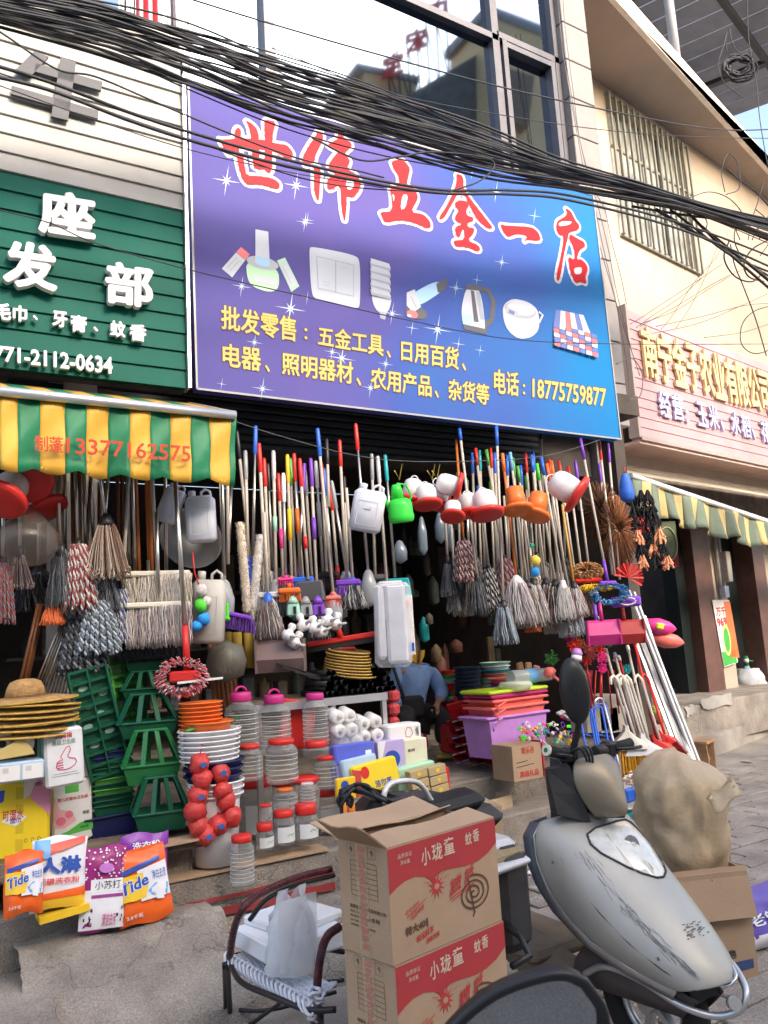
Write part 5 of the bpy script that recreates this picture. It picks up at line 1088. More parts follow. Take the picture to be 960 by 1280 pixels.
part('handle', MB().use(GW).tube([(9*s, 0, -2*s), (15*s, 0, 10*s), (10*s, 0, 24*s), (0, 0, 27*s), (-5*s, -3*s, 14*s), (-7*s, -8*s, 0)], 1.4*s, 6), t, True)
part('spout', MB().use(GW).cyl((-12*s, 0, -10*s), (-18*s, -4*s, 16*s), 2.6*s, 1.6*s), t, True)
for x in (499, 540, 546): solo('tie_string', MB().use(mat('yellow string', (.6, .45, .1), r=.8)).tube([Yp(x-6, 588, YC), Yp(x, 598, YC), Yp(x+4, 580, YC), Yp(x, 600, YC)], .004, 4), 'yellow tie string above the %s' % {499: 'green watering can', 540: 'first white feeder', 546: 'sideways white feeder'}[x], 'string')
# clear bag and dark round pan
t = solo('clear_bag', MB().use(clear('smoky film', (.2, .17, .15), .25, .2)).lathe([(.0001, -.15), (.08, -.14), (.16, -.06), (.15, .02), (.09, .1), (.02, .17)], 12, Yp(34, 672, YA)), 'clear plastic bag of ware hanging under the feeders at the far left', 'bag')
solo('wok', MB().use(mat('black pan', (.012, .012, .013), r=.35)).lathe([(.0001, -.03), (.1, -.025), (.19, .03), (.2, .03), (.11, -.035), (.0001, -.04)], 24, Yp(237, 675, YA+.25), Matrix.Rotation(R(75), 3, 'X')), 'round black pan hanging behind the milky jerrycans', 'pan')
# ---------------------------------------------------------------- goods set out on the platform
def front(P, W, H, T, dz=0, deg=0):
    """frame on the street side of a box standing at P, (0..W, 0..H) measured from its lower left corner"""
    a = R(deg); u = V((cos(a), sin(a), 0)); return Fr(P-u*W/2+V((0, 0, dz)), u)
def carton(name, label, cat, x0, y0, x1, y1, z=None, Y=None, T=.12, mt=PAPER, deg=0, tilt=0, deco=None, group=None, bev=.006, lean=0, soft=0, body='box_body'):
    P, W, H = region(x0, y0, x1, y1, z, Y); t = thing(name, label, cat, P, (R(tilt), R(lean), R(deg)), group)
    part(body, MB().use(mt).box((0, T/2, H/2), (W, T, H), bev=bev), t, True)
    if deco:
        fr = Fr((-W/2, 0, 0), (1, 0, 0)); m = MB(); fr.W, fr.H = W, H; deco(m, fr, W, H); part('print', m, t, True)
    return t
def FP(m, fr, W, H, mt, pts, o=.001): m.use(mt).poly(fr, [(a*W, b*H) for a, b in pts], o, .0006)
def FT(m, fr, W, H, mt, body, x0, y0, x1, y1, o=.002, bold=.02, sl=0): m.use(mt).text(fr, body, [(x0*W, y1*H+sl*W), (x1*W, y1*H-sl*W*0), (x1*W, y0*H), (x0*W, y0*H+sl*W)], o, .0006, bold)
def FE(m, fr, W, H, mt, cx, cy, rx, ry, o=.0015, n=18): m.use(mt).poly(fr, [((cx+cos(2*pi*i/n)*rx)*W, cy*H+sin(2*pi*i/n)*ry*H) for i in range(n)], o, .0006)
def FL(m, fr, W, H, mt, pts, w, o=.0022, close=False): m.use(mt).line(fr, [(a*W, b*H) for a, b in pts], w, o, .0006, close)
ZB = .6
ds = thing('display_shelf', 'rough weathered board shelf holding the tissue packs and green cages at lower left', 'shelf', V((.5, 4.3, .2)))
for k, (y, dz) in enumerate(((4.07, 0), (4.27, .004), (4.47, 0), (4.67, .003))): part('board', MB().use(DWOOD).box((.2, y, ZB-.02+dz), (2.35, .185, .035), bev=.006), ds)
part('cardboard_edge', MB().use(KRAFT).box((1.22, 4.0, ZB+.006), (.34, .12, .01), R(3)), ds)
for x in (-.5, .35, 1.25): part('support_block', MB().use(CONC2).box((x, 4.35, .5), (.16, .5, .17), bev=.01), ds)
P1, P2 = mat('pack yellow', (.8, .6, .03), r=.35, v=.06), mat('pack pink', (.75, .3, .45), r=.35, v=.05)
def d1(m, f, W, H):
    FP(m, f, W, H, P2, [(.62, 1), (1, 1), (1, .5), (.85, .6), (.62, .75)]); FP(m, f, W, H, mat('pack pale', (.8, .68, .6), r=.4), [(.5, 1), (.75, 1), (.62, .8), (.5, .75)], .0016)
    FP(m, f, W, H, mat('pack blue', (.04, .08, .4), r=.4), [(0, .9), (.16, .9), (.14, .76), (0, .72)]); FP(m, f, W, H, mat('pack blue', (0, 0, 0)), [(0, .1), (.06, .02), (0, .0)])
    FP(m, f, W, H, PAPER, [(.1, .5), (.36, .42), (.56, .52), (.4, .6), (.2, .58)], .0018); FT(m, f, W, H, REDINK, '可湿水', .12, .5, .5, .64, .0028); FT(m, f, W, H, mat('pack ink', (.08, .08, .3), r=.5), '面巾', .26, .46, .46, .53, .003)
    FT(m, f, W, H, INK, '10包+4包', .7, .9, .96, .96)
    for k in range(4): FP(m, f, W, H, mat('pack yellow dark', (.62, .47, .03), r=.4), [(.36, .1+k*.22), (.5, .1+k*.22), (.5, .24+k*.22), (.36, .26+k*.22)], .0008)
    for k in range(3): FE(m, f, W, H, INK, .55+k*.12, .22, .03, .025); FE(m, f, W, H, P1, .55+k*.12, .22, .022, .018, .002)
carton('tissue_pack', 'large yellow tissue pack with pink corner at the left edge', 'tissue pack', -6, 975, 63, 1073, z=ZB, T=.2, mt=P1, deco=d1, bev=.015, body='wrapper')
def thumb(m, f, W, H):
    FT(m, f, W, H, REDINK, '大拇指', .28, .83, .72, .93); FT(m, f, W, H, mat('pack grey green', (.2, .3, .25), r=.5), '高级卫生纸', .2, .72, .8, .81)
    FL(m, f, W, H, mat('thumb red', (.6, .03, .12), r=.5), [(.45, .46), (.4, .52), (.48, .6), (.55, .67), (.64, .68), (.66, .62), (.58, .52), (.62, .48), (.76, .46), (.8, .4), (.74, .34), (.62, .3), (.5, .29), (.34, .3), (.28, .35), (.3, .42), (.36, .45)], .004, close=True)
    for k in range(3): FL(m, f, W, H, mat('thumb red', (0, 0, 0)), [(.3, .33+k*.04), (.46, .33+k*.045)], .004)
    FP(m, f, W, H, INK, [(.2, .23), (.8, .23), (.8, .235), (.2, .235)]); FP(m, f, W, H, INK, [(.15, .19), (.85, .19), (.85, .195), (.15, .195)])
def d2(m, f, W, H):
    FP(m, f, W, H, mat('pack leaf green', (.1, .45, .08), r=.4), [(.34, .8), (.68, .8), (.68, 1), (.34, 1)]); FP(m, f, W, H, mat('pack leaf green', (0, 0, 0)), [(0, .14), (.4, .2), (.7, .3), (1, .32), (1, .16), (.5, .14), (0, .08)])
    FP(m, f, W, H, mat('pack rose', (.8, .45, .5), r=.4), [(.03, .28), (.3, .25), (.6, .34), (.5, .5), (.2, .56), (.06, .8)]); FE(m, f, W, H, mat('cherry pink', (.75, .2, .3), r=.4), .22, .37, .12, .07, .0022); FE(m, f, W, H, mat('cherry pink', (0, 0, 0)), .42, .46, .1, .06, .0022)
    FT(m, f, W, H, REDINK, '婴儿抗皱水卫生纸', .15, .68, .9, .74); FT(m, f, W, H, INK, '优质', .76, .42, .92, .48); FT(m, f, W, H, INK, '400张', .68, .2, .9, .25)
carton('tissue_pack', 'white tissue pack with pink cherries and green band, below the thumb pack', 'tissue pack', 66, 975, 117, 1053, z=ZB, T=.11, mt=mat('pack white film', (.72, .74, .76), r=.3), deco=d2, bev=.012, lean=-2, body='wrapper')
P, W, H = region(60, 910, 108, 980, Y=4.1)
carton('tissue_pack', 'white toilet paper pack with red thumb-up hand, leaning on the green trays', 'tissue pack', 58, 910, 107, 983, Y=4.1, T=.1, mt=mat('pack white film', (0, 0, 0)), deco=thumb, bev=.012, lean=-3, body='wrapper')
def d3(m, f, W, H):
    FP(m, f, W, H, YELLOW, [(.0, .68), (.25, .66), (.25, .8), (0, .82)]); FE(m, f, W, H, PAPER, .3, .3, .14, .1); FE(m, f, W, H, P2, .68, .45, .12, .1)
carton('tissue_pack', 'teal green pack behind the thumb pack', 'tissue pack', 50, 888, 95, 975, Y=4.24, T=.1, mt=mat('pack teal', (.1, .5, .4), r=.35), deco=d3, bev=.01, body='wrapper')
def d4(m, f, W, H):
    for k in range(2): FP(m, f, W, H, PAPER, [(.05+k*.48, .1), (.48+k*.48, .1), (.48+k*.48, .85), (.05+k*.48, .85)]); FP(m, f, W, H, LGREY, [(.12+k*.48, .5), (.24+k*.48, .5), (.24+k*.48, .75), (.12+k*.48, .75)], .002)
carton('tissue_box', 'pale blue pack of boxed tissues lying on the yellow pack', 'tissue box', -4, 952, 56, 977, Y=4.06, T=.14, mt=mat('pack sky', (.4, .55, .7), r=.35), deco=d4, bev=.008)
t = thing('paper_rolls', 'clear wrapped toilet rolls with gold labels on the blue tissue box', 'toilet rolls', Yp(18, 950, 4.15))
for x in (3, 28):
    c = Yp(x, 930, 4.12); part('roll', MB().use(PAPER, True).cyl(c, c+V((0, .1, 0)), .052, n=18), t); part('core', MB().use(BLACK).cyl(c+V((0, -.002, 0)), c+V((0, .01, 0)), .017, n=12), t)
fr = Fr(Yp(-2, 950, 4.07), (1, 0, 0)); part('label', MB().use(mat('gold label', (.55, .42, .16), r=.4)).poly(fr, [(0, 0), (.15, .01), (.13, .05), (.09, .085), (.0, .04)]), t)
# straw hats
STR = mat('straw', (.42, .25, .1), r=.85, v=.25, s=30, b=.5, bs=90); STR2 = mat('straw edge', (.5, .32, .06), r=.8, v=.2, s=20)
hc = Yp(34, 902, 4.28)
for i in range(8):
    c = hc+V((random.uniform(-.01, .01), 0, -.045+i*.022)); t = thing('straw_hat', ('%s straw hat from the bottom of the stack at the left edge' % ('lowest', 'second', 'third', 'fourth', 'fifth', 'sixth', 'seventh')[i]) if i < 7 else 'topmost straw hat of the stack, with its rounded crown showing', 'hat', c, (R(random.uniform(-3, 3)), R(random.uniform(-2, 5)), random.uniform(0, 6)), 'straw hats stacked at the left edge')
    part('brim', MB().use(STR).lathe([(.235, -.012), (.24, -.008), (.16, .006), (.09, .012), (.09, .006), (.16, 0), (.235, -.016)], 28), t, True); part('brim_edge', MB().use(STR2).tube([(cos(a)*.237, sin(a)*.237, -.01) for a in [2*pi*k/28 for k in range(28)]], .005, 5, close=True), t, True)
    if i == 7: part('crown', MB().use(STR).lathe([(.095, .008), (.085, .05), (.07, .08), (.04, .092), (.0001, .095)], 24), t, True)
# bundles of poles standing behind, at left
for i in range(16):
    x = 78+i*1.0; xx = 40+i*3.4; mt = STEEL if i > 5 else WOODB
    stick(70+i*2.6 if i > 5 else 48+i*1.3, 755, (40+(i-6)*4.6) if i > 5 else 22+i*1.8, 868, 4.55+.02*(i % 3), mt, '%s tube, %s in the slanting bundle above the straw hats' % ('steel' if i > 5 else 'dark wooden', nth(i)), 'tube', 'tube', 'slanting tubes above the straw hats', .006 if i > 5 else .009)
for i in range(6): stick(262+i*5, 800, 270+i*6, 905, 4.7+.03*i, WOODB, 'dark wooden pole, %s behind the clear jars' % nth(i), 'tool_pole', 'pole', 'dark poles behind the jars', .013)
# ---- green trays and cages
def cage(px, py, Y, w, h, mt, label, base=None):
    P = Yp(px, py, Y); s = proj(P)[2]/1000; W, H = w*s, h*s; D_ = W*.75; t = thing('green_cage', label, 'plastic cage', P, (0, 0, R(-10)), 'green plastic cages stacked on the shelf')
    b = base or mt; part('tray', MB().use(b).box((0, D_/2, H*.16), (W, D_, H*.32), taper=.82), t, True); part('tray_rim', MB().use(b).box((0, D_/2, H*.34), (W*1.08, D_*1.08, H*.05), bev=.004), t, True)
    tw, td = W*.55, D_*.5
    part('top_rim', MB().use(mt).box((0, D_/2, H*.97), (tw*1.1, td*1.1, H*.05), bev=.004), t, True)
    for sx, sy in ((-1, -1), (-.33, -1), (.33, -1), (1, -1), (-1, 0), (1, 0), (-1, 1), (0, 1), (1, 1)):
        a = V((sx*W*.5, D_/2+sy*D_*.5, H*.36)); e = V((sx*tw*.5, D_/2+sy*td*.5, H*.96)); part('slat', MB().use(mt).bar(a, e, W*(.1 if abs(sx) == 1 else .085), .008), t, True)
    return t
cage(183, 838, 4.5, 50, 30, DGREEN, 'dark green cage tray at the very top of the cage stack')
cage(183, 873, 4.42, 58, 34, DGREEN, 'small dark green slatted cage, upper one of the stack')
cage(186, 922, 4.3, 72, 54, DGREEN, 'wide dark green slatted cage above the light green one')
cage(191, 980, 4.22, 70, 66, GREEN, 'lighter green cage with arched openings in the middle of the stack')
cage(203, 1040, 4.12, 66, 66, DGREEN, 'lowest dark green cage with arched openings on the shelf edge')
def longtray(px0, py0, px1, py1, Y, w, mt, label, rows=9):
    a, b = Yp(px0, py0, Y), Yp(px1, py1, Y); s = proj(a)[2]/1000; W = w*s; t = thing('long_green_tray', label, 'plastic tray', b); d = (a-b); L = d.length; dn = d.normalized(); u = dn.cross(V((0, 1, 0))).normalized()*-1; u = V((u.x, 0, u.z)).normalized(); fr = Fr(b, u, dn, V((0, -1, 0)))
    for x in (-.5, .5): part('side_wall', MB().use(mt).poly(fr, [(x*W-.006, 0), (x*W+.006, 0), (x*W+.006, L), (x*W-.006, L)], -.02, .05), t)
    part('mid_rib', MB().use(mt).poly(fr, [(-.004, 0), (.004, 0), (.004, L), (-.004, L)], -.01, .02), t)
    for k in range(rows): part('rib', MB().use(mt).poly(fr, [(-W/2, L*k/(rows-1)-.004), (W/2, L*k/(rows-1)-.004), (W/2, L*k/(rows-1)+.012), (-W/2, L*k/(rows-1)+.012)], -.012, .015), t)
    part('panel', MB().use(mt).poly(fr, [(-W/2, 0), (W/2, 0), (W/2, L), (-W/2, L)], -.03, .004), t)
    rn = random.Random(3)
    for k in range(9):
        x, y = rn.uniform(.1, .36)*W*(1 if k % 2 else -1), L*(.12+.09*k); part('slot_window', MB().use(mat('pale slot', (.25, .42, .38), r=.3)).ell(fr, x, y, W*.13, L*.028, -.024, .002, 10), t)
    return t
longtray(108, 838, 138, 968, 4.4, 46, DGREEN, 'long dark green tray leaning left of the cages', 10)
longtray(152, 820, 170, 930, 4.6, 34, LGREEN, 'long light green tray leaning behind the cages', 10)
P0 = Zp(147, 1045, ZB)
for i in range(12):
    c = P0+V((0, .1, i*.0265)); mt = NAVY if i in (0, 10, 11) else (LGREEN if i in (4, 6) else DGREEN); w = .25 if i == 0 else .19-.0012*i; h = .1 if i == 0 else .075
    if i: c.z += .045
    t = thing('planter_tray', '%s planter tray, %s in the nested stack beside the cages' % ('navy' if mt == NAVY else ('light green' if mt == LGREEN else 'dark green'), ('lowest', 'second', 'third', 'fourth', 'fifth', 'sixth', 'seventh', 'eighth', 'ninth', 'tenth', 'eleventh', 'topmost')[i]), 'planter tray', c, (0, R(-2+random.uniform(-1.5, 1.5)), R(-8)), 'nested planter trays')
    part('tray_body', MB().use(mt).box((0, 0, h/2), (w, w*.7, h), taper=.82), t, True); part('rim', MB().use(mt).box((0, 0, h), (w*1.12, w*.8, .008), bev=.003), t, True)
# ---- buckets: nested stack
BK = Yp(268, 1078, 4.1); bs = proj(BK)[2]/1000
def ring(name, label, cat, px, pyt, w, h, Y, mt, group, rim=1.08, taper=.86, handles=False, n=22, deg=0):
    P = Yp(px, pyt+h, Y); s = proj(P)[2]/1000; r = w*s/2; H = h*s; t = thing(name, label, cat, P, (0, 0, deg), group)
    part('body', MB().use(mt).lathe([(r*taper, 0), (r*.98, H*.8), (r, H), (r*.94, H), (r*.9, H*.8)], n), t, True)
    part('rim', MB().use(mt).tube([(cos(a)*r*rim*.98, sin(a)*r*rim*.98, H*.97) for a in [2*pi*k/n for k in range(n)]], r*.04, 5, close=True), t, True)
    if handles:
        for sx in (-1, 1): part('lug', MB().use(mt).box((sx*r*1.04, -.01, H*.8), (r*.1, .03, H*.4), bev=.004), t, True)
    return t
ring('bucket', 'large white bucket at the bottom of the bucket stack', 'bucket', 271, 988, 62, 90, 4.1, WHITE, 'buckets stacked beside the cages')
for k in range(3): ring('bucket', 'white bucket rim, %s under the navy buckets' % ('first', 'second', 'third')[k], 'bucket', 270, 976+k*8, 66-k, 12, 4.1, WHITE, 'buckets stacked beside the cages', handles=True)
for k in range(3): ring('bucket', 'navy blue bucket, %s of three in the stack' % ('upper', 'middle', 'lower')[k], 'bucket', 267, 950+k*9, 72-k*2, 13, 4.11, NAVY, 'buckets stacked beside the cages')
for k in range(7): ring('basket', 'white handled basket, %s from the top of its stack' % ('first', 'second', 'third', 'fourth', 'fifth', 'sixth', 'seventh')[k], 'basket', 262, 912+k*6, 70-k*.8, 10, 4.11, WHITE, 'white baskets nested in one stack', handles=True, rim=1.12)
ring('basket', 'orange basket lying over the white ones', 'basket', 262, 902, 56, 12, 4.12, ORANGE, 'orange baskets')
for k in range(8): ring('basket', 'orange colander basket, %s from the top of its stack' % ('first', 'second', 'third', 'fourth', 'fifth', 'sixth', 'seventh', 'eighth')[k], 'basket', 251, 878+k*5.2, 50, 8, 4.2, ORANGE, 'orange baskets')
for k, (x, y, a) in enumerate(((238, 912, 10), (252, 908, -12), (275, 910, 18), (285, 905, 25))):
    t = thing('plastic_scoop', 'green plastic scoop, %s on the orange basket' % nth(k), 'scoop', Yp(x, y, 4.08), (0, R(-a), 0), 'green scoops'); part('blade', MB().use(GREEN if k % 2 else LGREEN).box((0, 0, 0), (.05, .04, .012), bev=.004), t, True); part('grip', MB().use(GREEN).box((.04, 0, .004), (.05, .015, .01)), t, True)
# red scourer garland
RF_ = mat('red foil', (.55, .05, .045), r=.3, v=.2, s=30, b=.4, bs=60)
gl = thing('scourer_garland', 'garland of red wrapped scourer balls hung in front of the white buckets', 'garland', Yp(268, 1052, 3.98))
for i, (x, y) in enumerate(((250, 955), (253, 975), (247, 995), (244, 1014), (248, 1032), (257, 1044), (272, 1031), (290, 1021), (283, 1002), (277, 987), (275, 965))):
    m = MB(); c = Yp(x, y, 3.98-.01*(i % 2)); ball(m, c, .052, RF_, 9, .16, random.Random(i)); part('scourer', m, gl)
    if i in (0, 2, 5, 6, 10): fr = Fr(c+V((0, -.053, 0)), (1, 0, 0)); part('label', MB().use(mat('blue label', (.03, .12, .4), r=.4)).ell(fr, 0, 0, .017, .012, 0, .002), gl)
part('cord', MB().use(RED).tube([Yp(250, 945, 3.98), Yp(254, 925, 4.0), Yp(262, 913, 4.02), Yp(272, 925, 4.0), Yp(276, 955, 3.98)], .003), gl)
# ---- detergent bags
def bag(label, x0, y0, x1, y1, z, mt, deco, Y=None, lean=0, tilt=-12, T=.07, name='detergent_bag', cat='bag', group='detergent bags leaning under the shelf', top=None):
    P, W, H = region(x0, y0, x1, y1, z, Y); t = thing(name, label, cat, P, (R(tilt), R(lean), 0), group); rn = random.Random(int(x0+99))
    Fq, Bq = [], []
    for j in range(13):
        v = j/12; rf, rb = [], []
        for i in range(11):
            u = i/10; e = min(1, 5*min(u, 1-u, v+.02, 1-v)); bul = T*.5*(max(e, 0)**.5)*(.75+.5*(1-v)); x = (u-.5)*W*(1+.05*sin(v*9+x0)*.5); w_ = .006*rn.uniform(-1, 1)*(1 if 0 < i < 10 else 0)
            rf.append((x, -bul+w_, v*H+.008*sin(u*7+x0))); rb.append((x, bul, v*H+.008*sin(u*7+x0)))
        Fq.append(rf); Bq.append(rb)
    part('film', MB().use(mt, True).grid(Fq).grid([r[::-1] for r in Bq]), t, True)
    # print follows the bulge
    def warp(m):
        for k, p in enumerate(m.v):
            u = p.x/W; v = p.z/H; e = max(0, min(1, 5*min(u, 1-u, v+.02, 1-v))); bul = T*.5*(e**.5)*(.75+.5*(1-v)); m.v[k] = V(((u-.5)*W, p.y-bul-.007, p.z))
        return m
    fr = Fr((0, 0, 0), (1, 0, 0)); m = MB(); deco(m, fr, W, H); part('print', warp(m), t, True)
    if top: part('seal', MB().use(top).box((0, 0, H), (W*.96, .006, H*.05)), t, True)
    return t
TO, TW, TY2, TB = mat('bag orange', (.8, .13, .02), r=.3), mat('bag white', (.75, .76, .8), r=.3), mat('bag yellow', (.85, .55, .04), r=.3), mat('bag blue', (.03, .09, .4), r=.3)
def sub(pts, nx=5):  # subdivide outline so that it follows the bulge
    out = []
    for i in range(len(pts)):
        a, b = V(pts[i]), V(pts[(i+1) % len(pts)]); out += [tuple(a.lerp(b, k/nx)) for k in range(nx)]
    return out
def strip(m, f, W, H, mt, x0, x1, y0, y1, o, y0r=None, y1r=None, n=8):
    m.use(mt); y0r = y0 if y0r is None else y0r; y1r = y1 if y1r is None else y1r
    rows = []
    for j in range(5):
        rows.append([f.at((x0+(x1-x0)*i/n)*W, (lerp(lerp(y0, y0r, i/n), lerp(y1, y1r, i/n), j/4))*H, o) for i in range(n+1)])
    m.grid(rows)
def tide(m, f, W, H):
    strip(m, f, W, H, TW, .4, .97, .3, .72, .001, .3, .78); strip(m, f, W, H, TB, .05, .85, .68, .75, .0016, .8, .86); strip(m, f, W, H, TY2, .02, .5, .34, .68, .0022)
    m.use(TY2).ell(f, .3*W, .5*H, .26*W, .17*H, .003, .0006, 20); m.use(TW).text(f, 'Tide', [(.03*W, .6*H), (.6*W, .68*H), (.6*W, .5*H), (.03*W, .4*H)], .0045, .0005, .07); m.use(TB).text(f, 'Tide', [(.05*W, .59*H), (.58*W, .67*H), (.58*W, .51*H), (.05*W, .42*H)], .0055, .0005, .03)
    FP(m, f, W, H, SKYB, [(.55, .42), (.7, .5), (.95, .46), (.9, .3), (.62, .34)], .003); FP(m, f, W, H, TW, [(.62, .44), (.72, .48), (.86, .46), (.9, .38), (.82, .37), (.82, .26), (.68, .28), (.68, .38), (.6, .38)], .0045)
    FT(m, f, W, H, TB, '净白去渍', .66, .55, .93, .68, .0045, .01); FT(m, f, W, H, TW, '2.8千克', .1, .1, .4, .16, .003, .02)
def renlin(m, f, W, H):
    strip(m, f, W, H, mat('bag red swirl', (.7, .08, .05), r=.3), .3, .95, .75, .9, .001, .9, .99); strip(m, f, W, H, SKYB, .02, .3, .7, .97, .001); strip(m, f, W, H, TY2, .0, 1, .02, .12, .001, .02, .2); strip(m, f, W, H, TO, .2, .98, .13, .22, .0015, .16, .28)
    FT(m, f, W, H, TB, '人淋', .1, .48, .88, .72, .004, .05); FT(m, f, W, H, mat('bag red swirl', (0, 0, 0)), '无磷洗衣粉', .1, .34, .85, .43, .004, .02)
def soda(m, f, W, H):
    strip(m, f, W, H, TW, .0, 1, .02, .48, .001); strip(m, f, W, H, mat('bag lilac line', (.3, .05, .25), r=.4), .2, .95, .38, .42, .0022); strip(m, f, W, H, TW, .18, .88, .45, .6, .0022)
    rn = random.Random(2)
    for k in range(60): m.use(TW).ell(f, rn.uniform(.05, .95)*W, rn.uniform(.6, .97)*H, .004, .004, .002, .0006, 5)
    FT(m, f, W, H, INK, '小苏打', .26, .48, .82, .58, .004, .01); m.use(mat('bag lilac', (.55, .2, .6), r=.4)).ell(f, .5*W, .73*H, .16*W, .06*H, .003, .0006)
    for k in range(14): x = rn.uniform(.05, .25) if k % 2 else rn.uniform(.75, .95); m.use(INK).ell(f, x*W, rn.uniform(.05, .32)*H, .003, .008, .003, .0006, 6)
    FT(m, f, W, H, mat('bag rose ink', (.6, .2, .35), r=.5), '清洁去污', .45, .05, .75, .2, .003)
PU = mat('bag magenta', (.28, .015, .16), r=.3)
bag('big purple bag behind the orange detergent bag', 150, 1042, 210, 1135, None, mat('bag violet', (.22, .04, .36), r=.3), lambda m, f, W, H: FT(m, f, W, H, TW, '洗衣粉', .2, .8, .8, .9, .003), Y=3.95, lean=2, tilt=-3)
bag('white and red washing powder bag with blue characters', 36, 1048, 106, 1136, None, TW, renlin, Y=3.84, lean=5)
bag('small orange detergent bag at the far left of the bag row', 4, 1066, 54, 1143, None, TO, tide, Y=3.76, lean=2)
bag('magenta and white soda bag with dotted top', 97, 1060, 156, 1163, None, PU, soda, Y=3.83, lean=6)
bag('large orange and white detergent bag at the right of the bag row', 151, 1062, 218, 1152, None, TO, tide, Y=3.83, lean=-5, top=TO)
solo('yellow_tray', MB().use(YELLOW).box(Yp(78, 1138, 3.86), (.2, .12, .03), Matrix.Rotation(R(-4), 3, 'Y')), 'flat yellow tray under the white and red washing powder bag', 'tray')
# ---------------------------------------------------------------- clear jars
CJ = clear('clear jar plastic', (.5, .53, .52), .12, .08); LB = mat('jar label', (.68, .7, .7), r=.5, v=.04)
def jar(x0, y0, x1, y1, label, lid=RED, Y=None, z=None, ribs=0, lidh=.12, lidw=.75, lab=None, sq=None, handle=None, second=None, group='clear plastic jars with coloured lids'):
    P, W, H = region(x0, y0, x1, y1, z, Y); r = W/2; t = thing('clear_jar', label, 'jar', P, (0, 0, R(12)), group); hb_ = H*(1-lidh)
    pr = [(r*.85, 0), (r, H*.04)]
    if ribs:
        for k in range(ribs*2+1): pr.append((r*(1 if k % 2 == 0 else .93), H*.06+(hb_*.74)*k/(ribs*2)))
    else: pr += [(r, hb_*.8)]
    pr += [(r*.95, hb_*.88), (r*lidw*.97, hb_*.97), (r*lidw*.97, hb_)]
    part('vessel', MB().use(CJ).lathe(pr, 20, sq=sq), t, True)
    if ribs:
        m = MB().use(clear('rib highlight', (.85, .87, .85), .38, .1))  # paler than the vessel: bright reflections put into the rib colour
        for k in range(ribs):
            z_ = H*.06+hb_*.74*(k+.5)/ribs; m.tube([(cos(a)*r*1.0, sin(a)*r*1.0, z_) for a in [2*pi*q/16 for q in range(16)]], r*.022, 4, close=True)
        part('rib', m, t, True, kind='stuff')
    part('lid', MB().use(lid).lathe([(r*lidw, hb_), (r*lidw*1.06, hb_+H*lidh*.15), (r*lidw*1.06, H*.98), (r*lidw*.95, H), (.0001, H)], 20), t, True)
    if handle: part('lid_handle', MB().use(handle).tube([(cos(a)*r*.4, 0, H+sin(a)*H*.09) for a in [pi*k/6 for k in range(7)]], r*.07, 6), t, True)
    if lab:
        m = MB().use(lab); P_ = [[(cos(a)*r*1.012, sin(a)*r*1.012, z_) for a in [R(200+14*q) for q in range(11)]] for z_ in (H*.1, H*.62*(1-lidh)+H*.05)]
        if not sq: m.grid(P_); part('paper_label', m, t, True)
        m = MB().use(mat('label green print', (.15, .35, .15), r=.5)); fr = Fr((0, -r*1.02, H*.3), (1, 0, 0))
        for q in range(4): m.ell(fr, (-.3+.2*q)*r, (.03*(q % 2))*H, .07*r, .02*H, .001, .001, 8)
        part('label_print', m, t, True)
    return t
YJ = 4.13
jar(283, 865, 323, 943, 'tall ribbed jar with magenta handled lid, leftmost of the three big ones', MAGENTA, Y=4.35, ribs=8, lidh=.15, lidw=.6, handle=MAGENTA)
jar(326, 868, 364, 943, 'tall ribbed jar with magenta handled lid, middle of the three big ones', MAGENTA, Y=4.35, ribs=8, lidh=.15, lidw=.6, handle=MAGENTA)
jar(381, 866, 411, 932, 'ribbed jar with magenta lid standing before the red panel', MAGENTA, Y=4.3, ribs=8, lidh=.13, lidw=.65)
jar(298, 930, 328, 975, 'ribbed jar with red lid under the leftmost big jar', RED, Y=4.22, ribs=6)
jar(334, 923, 372, 978, 'ribbed jar with red lid and white label in the middle of the upper row', RED, Y=4.2, ribs=6)
jar(394, 944, 424, 985, 'ribbed jar with red lid right in front of the grey wrapped goods', RED, Y=4.2, ribs=5, lidw=.65)
jar(380, 925, 412, 946, 'flat red lidded tub between the magenta jar and the glass jars', RED, Y=4.25, lidh=.4)
jar(301, 970, 340, 1046, 'large glass jar with wide red lid, leftmost in the back row', RED, z=ZF, lab=LB, lidw=.95, lidh=.17)
jar(342, 974, 372, 1034, 'glass jar with red lid and orange tab in the back row', RED, z=ZF, Y=None, lidw=.95, lab=LB)
jar(364, 970, 400, 1032, 'glass jar with red lid behind the small stacked jars', RED, Y=4.2, lidw=.9)
jar(395, 984, 427, 1041, 'large glass jar with wide red lid, rightmost beside the yellow pack', RED, z=ZF, lab=LB, lidw=.98, lidh=.16)
jar(343, 1012, 368, 1055, 'medium glass jar with red lid in the front row, second from left', RED, Y=4.03, lab=LB, lidw=.85, lidh=.2)
jar(370, 1003, 397, 1050, 'medium glass jar with double red lid in the front row, right', RED, Y=4.03, lab=LB, lidw=.85, lidh=.3)
jar(321, 1028, 342, 1061, 'small glass jar with red lid in the front row, leftmost', RED, Y=4.02, lab=LB, lidw=.85, lidh=.3)
jar(325, 1005, 340, 1030, 'tiny glass jar standing on the leftmost small jar', RED, Y=4.03, lidw=.9)
jar(343, 985, 372, 1013, 'short ribbed jar with orange lid on the second front jar', ORANGE, Y=4.1, ribs=3, lidw=.6)
jar(376, 978, 394, 1004, 'small ribbed jar on the double lidded jar', clear('clear lid', (.8, .8, .8), .4), Y=4.05, ribs=4)
jar(289, 1043, 318, 1105, 'clear ribbed bottle with red lid alone on the lower step', RED, Y=3.9, ribs=8, lidw=.8, lidh=.14)
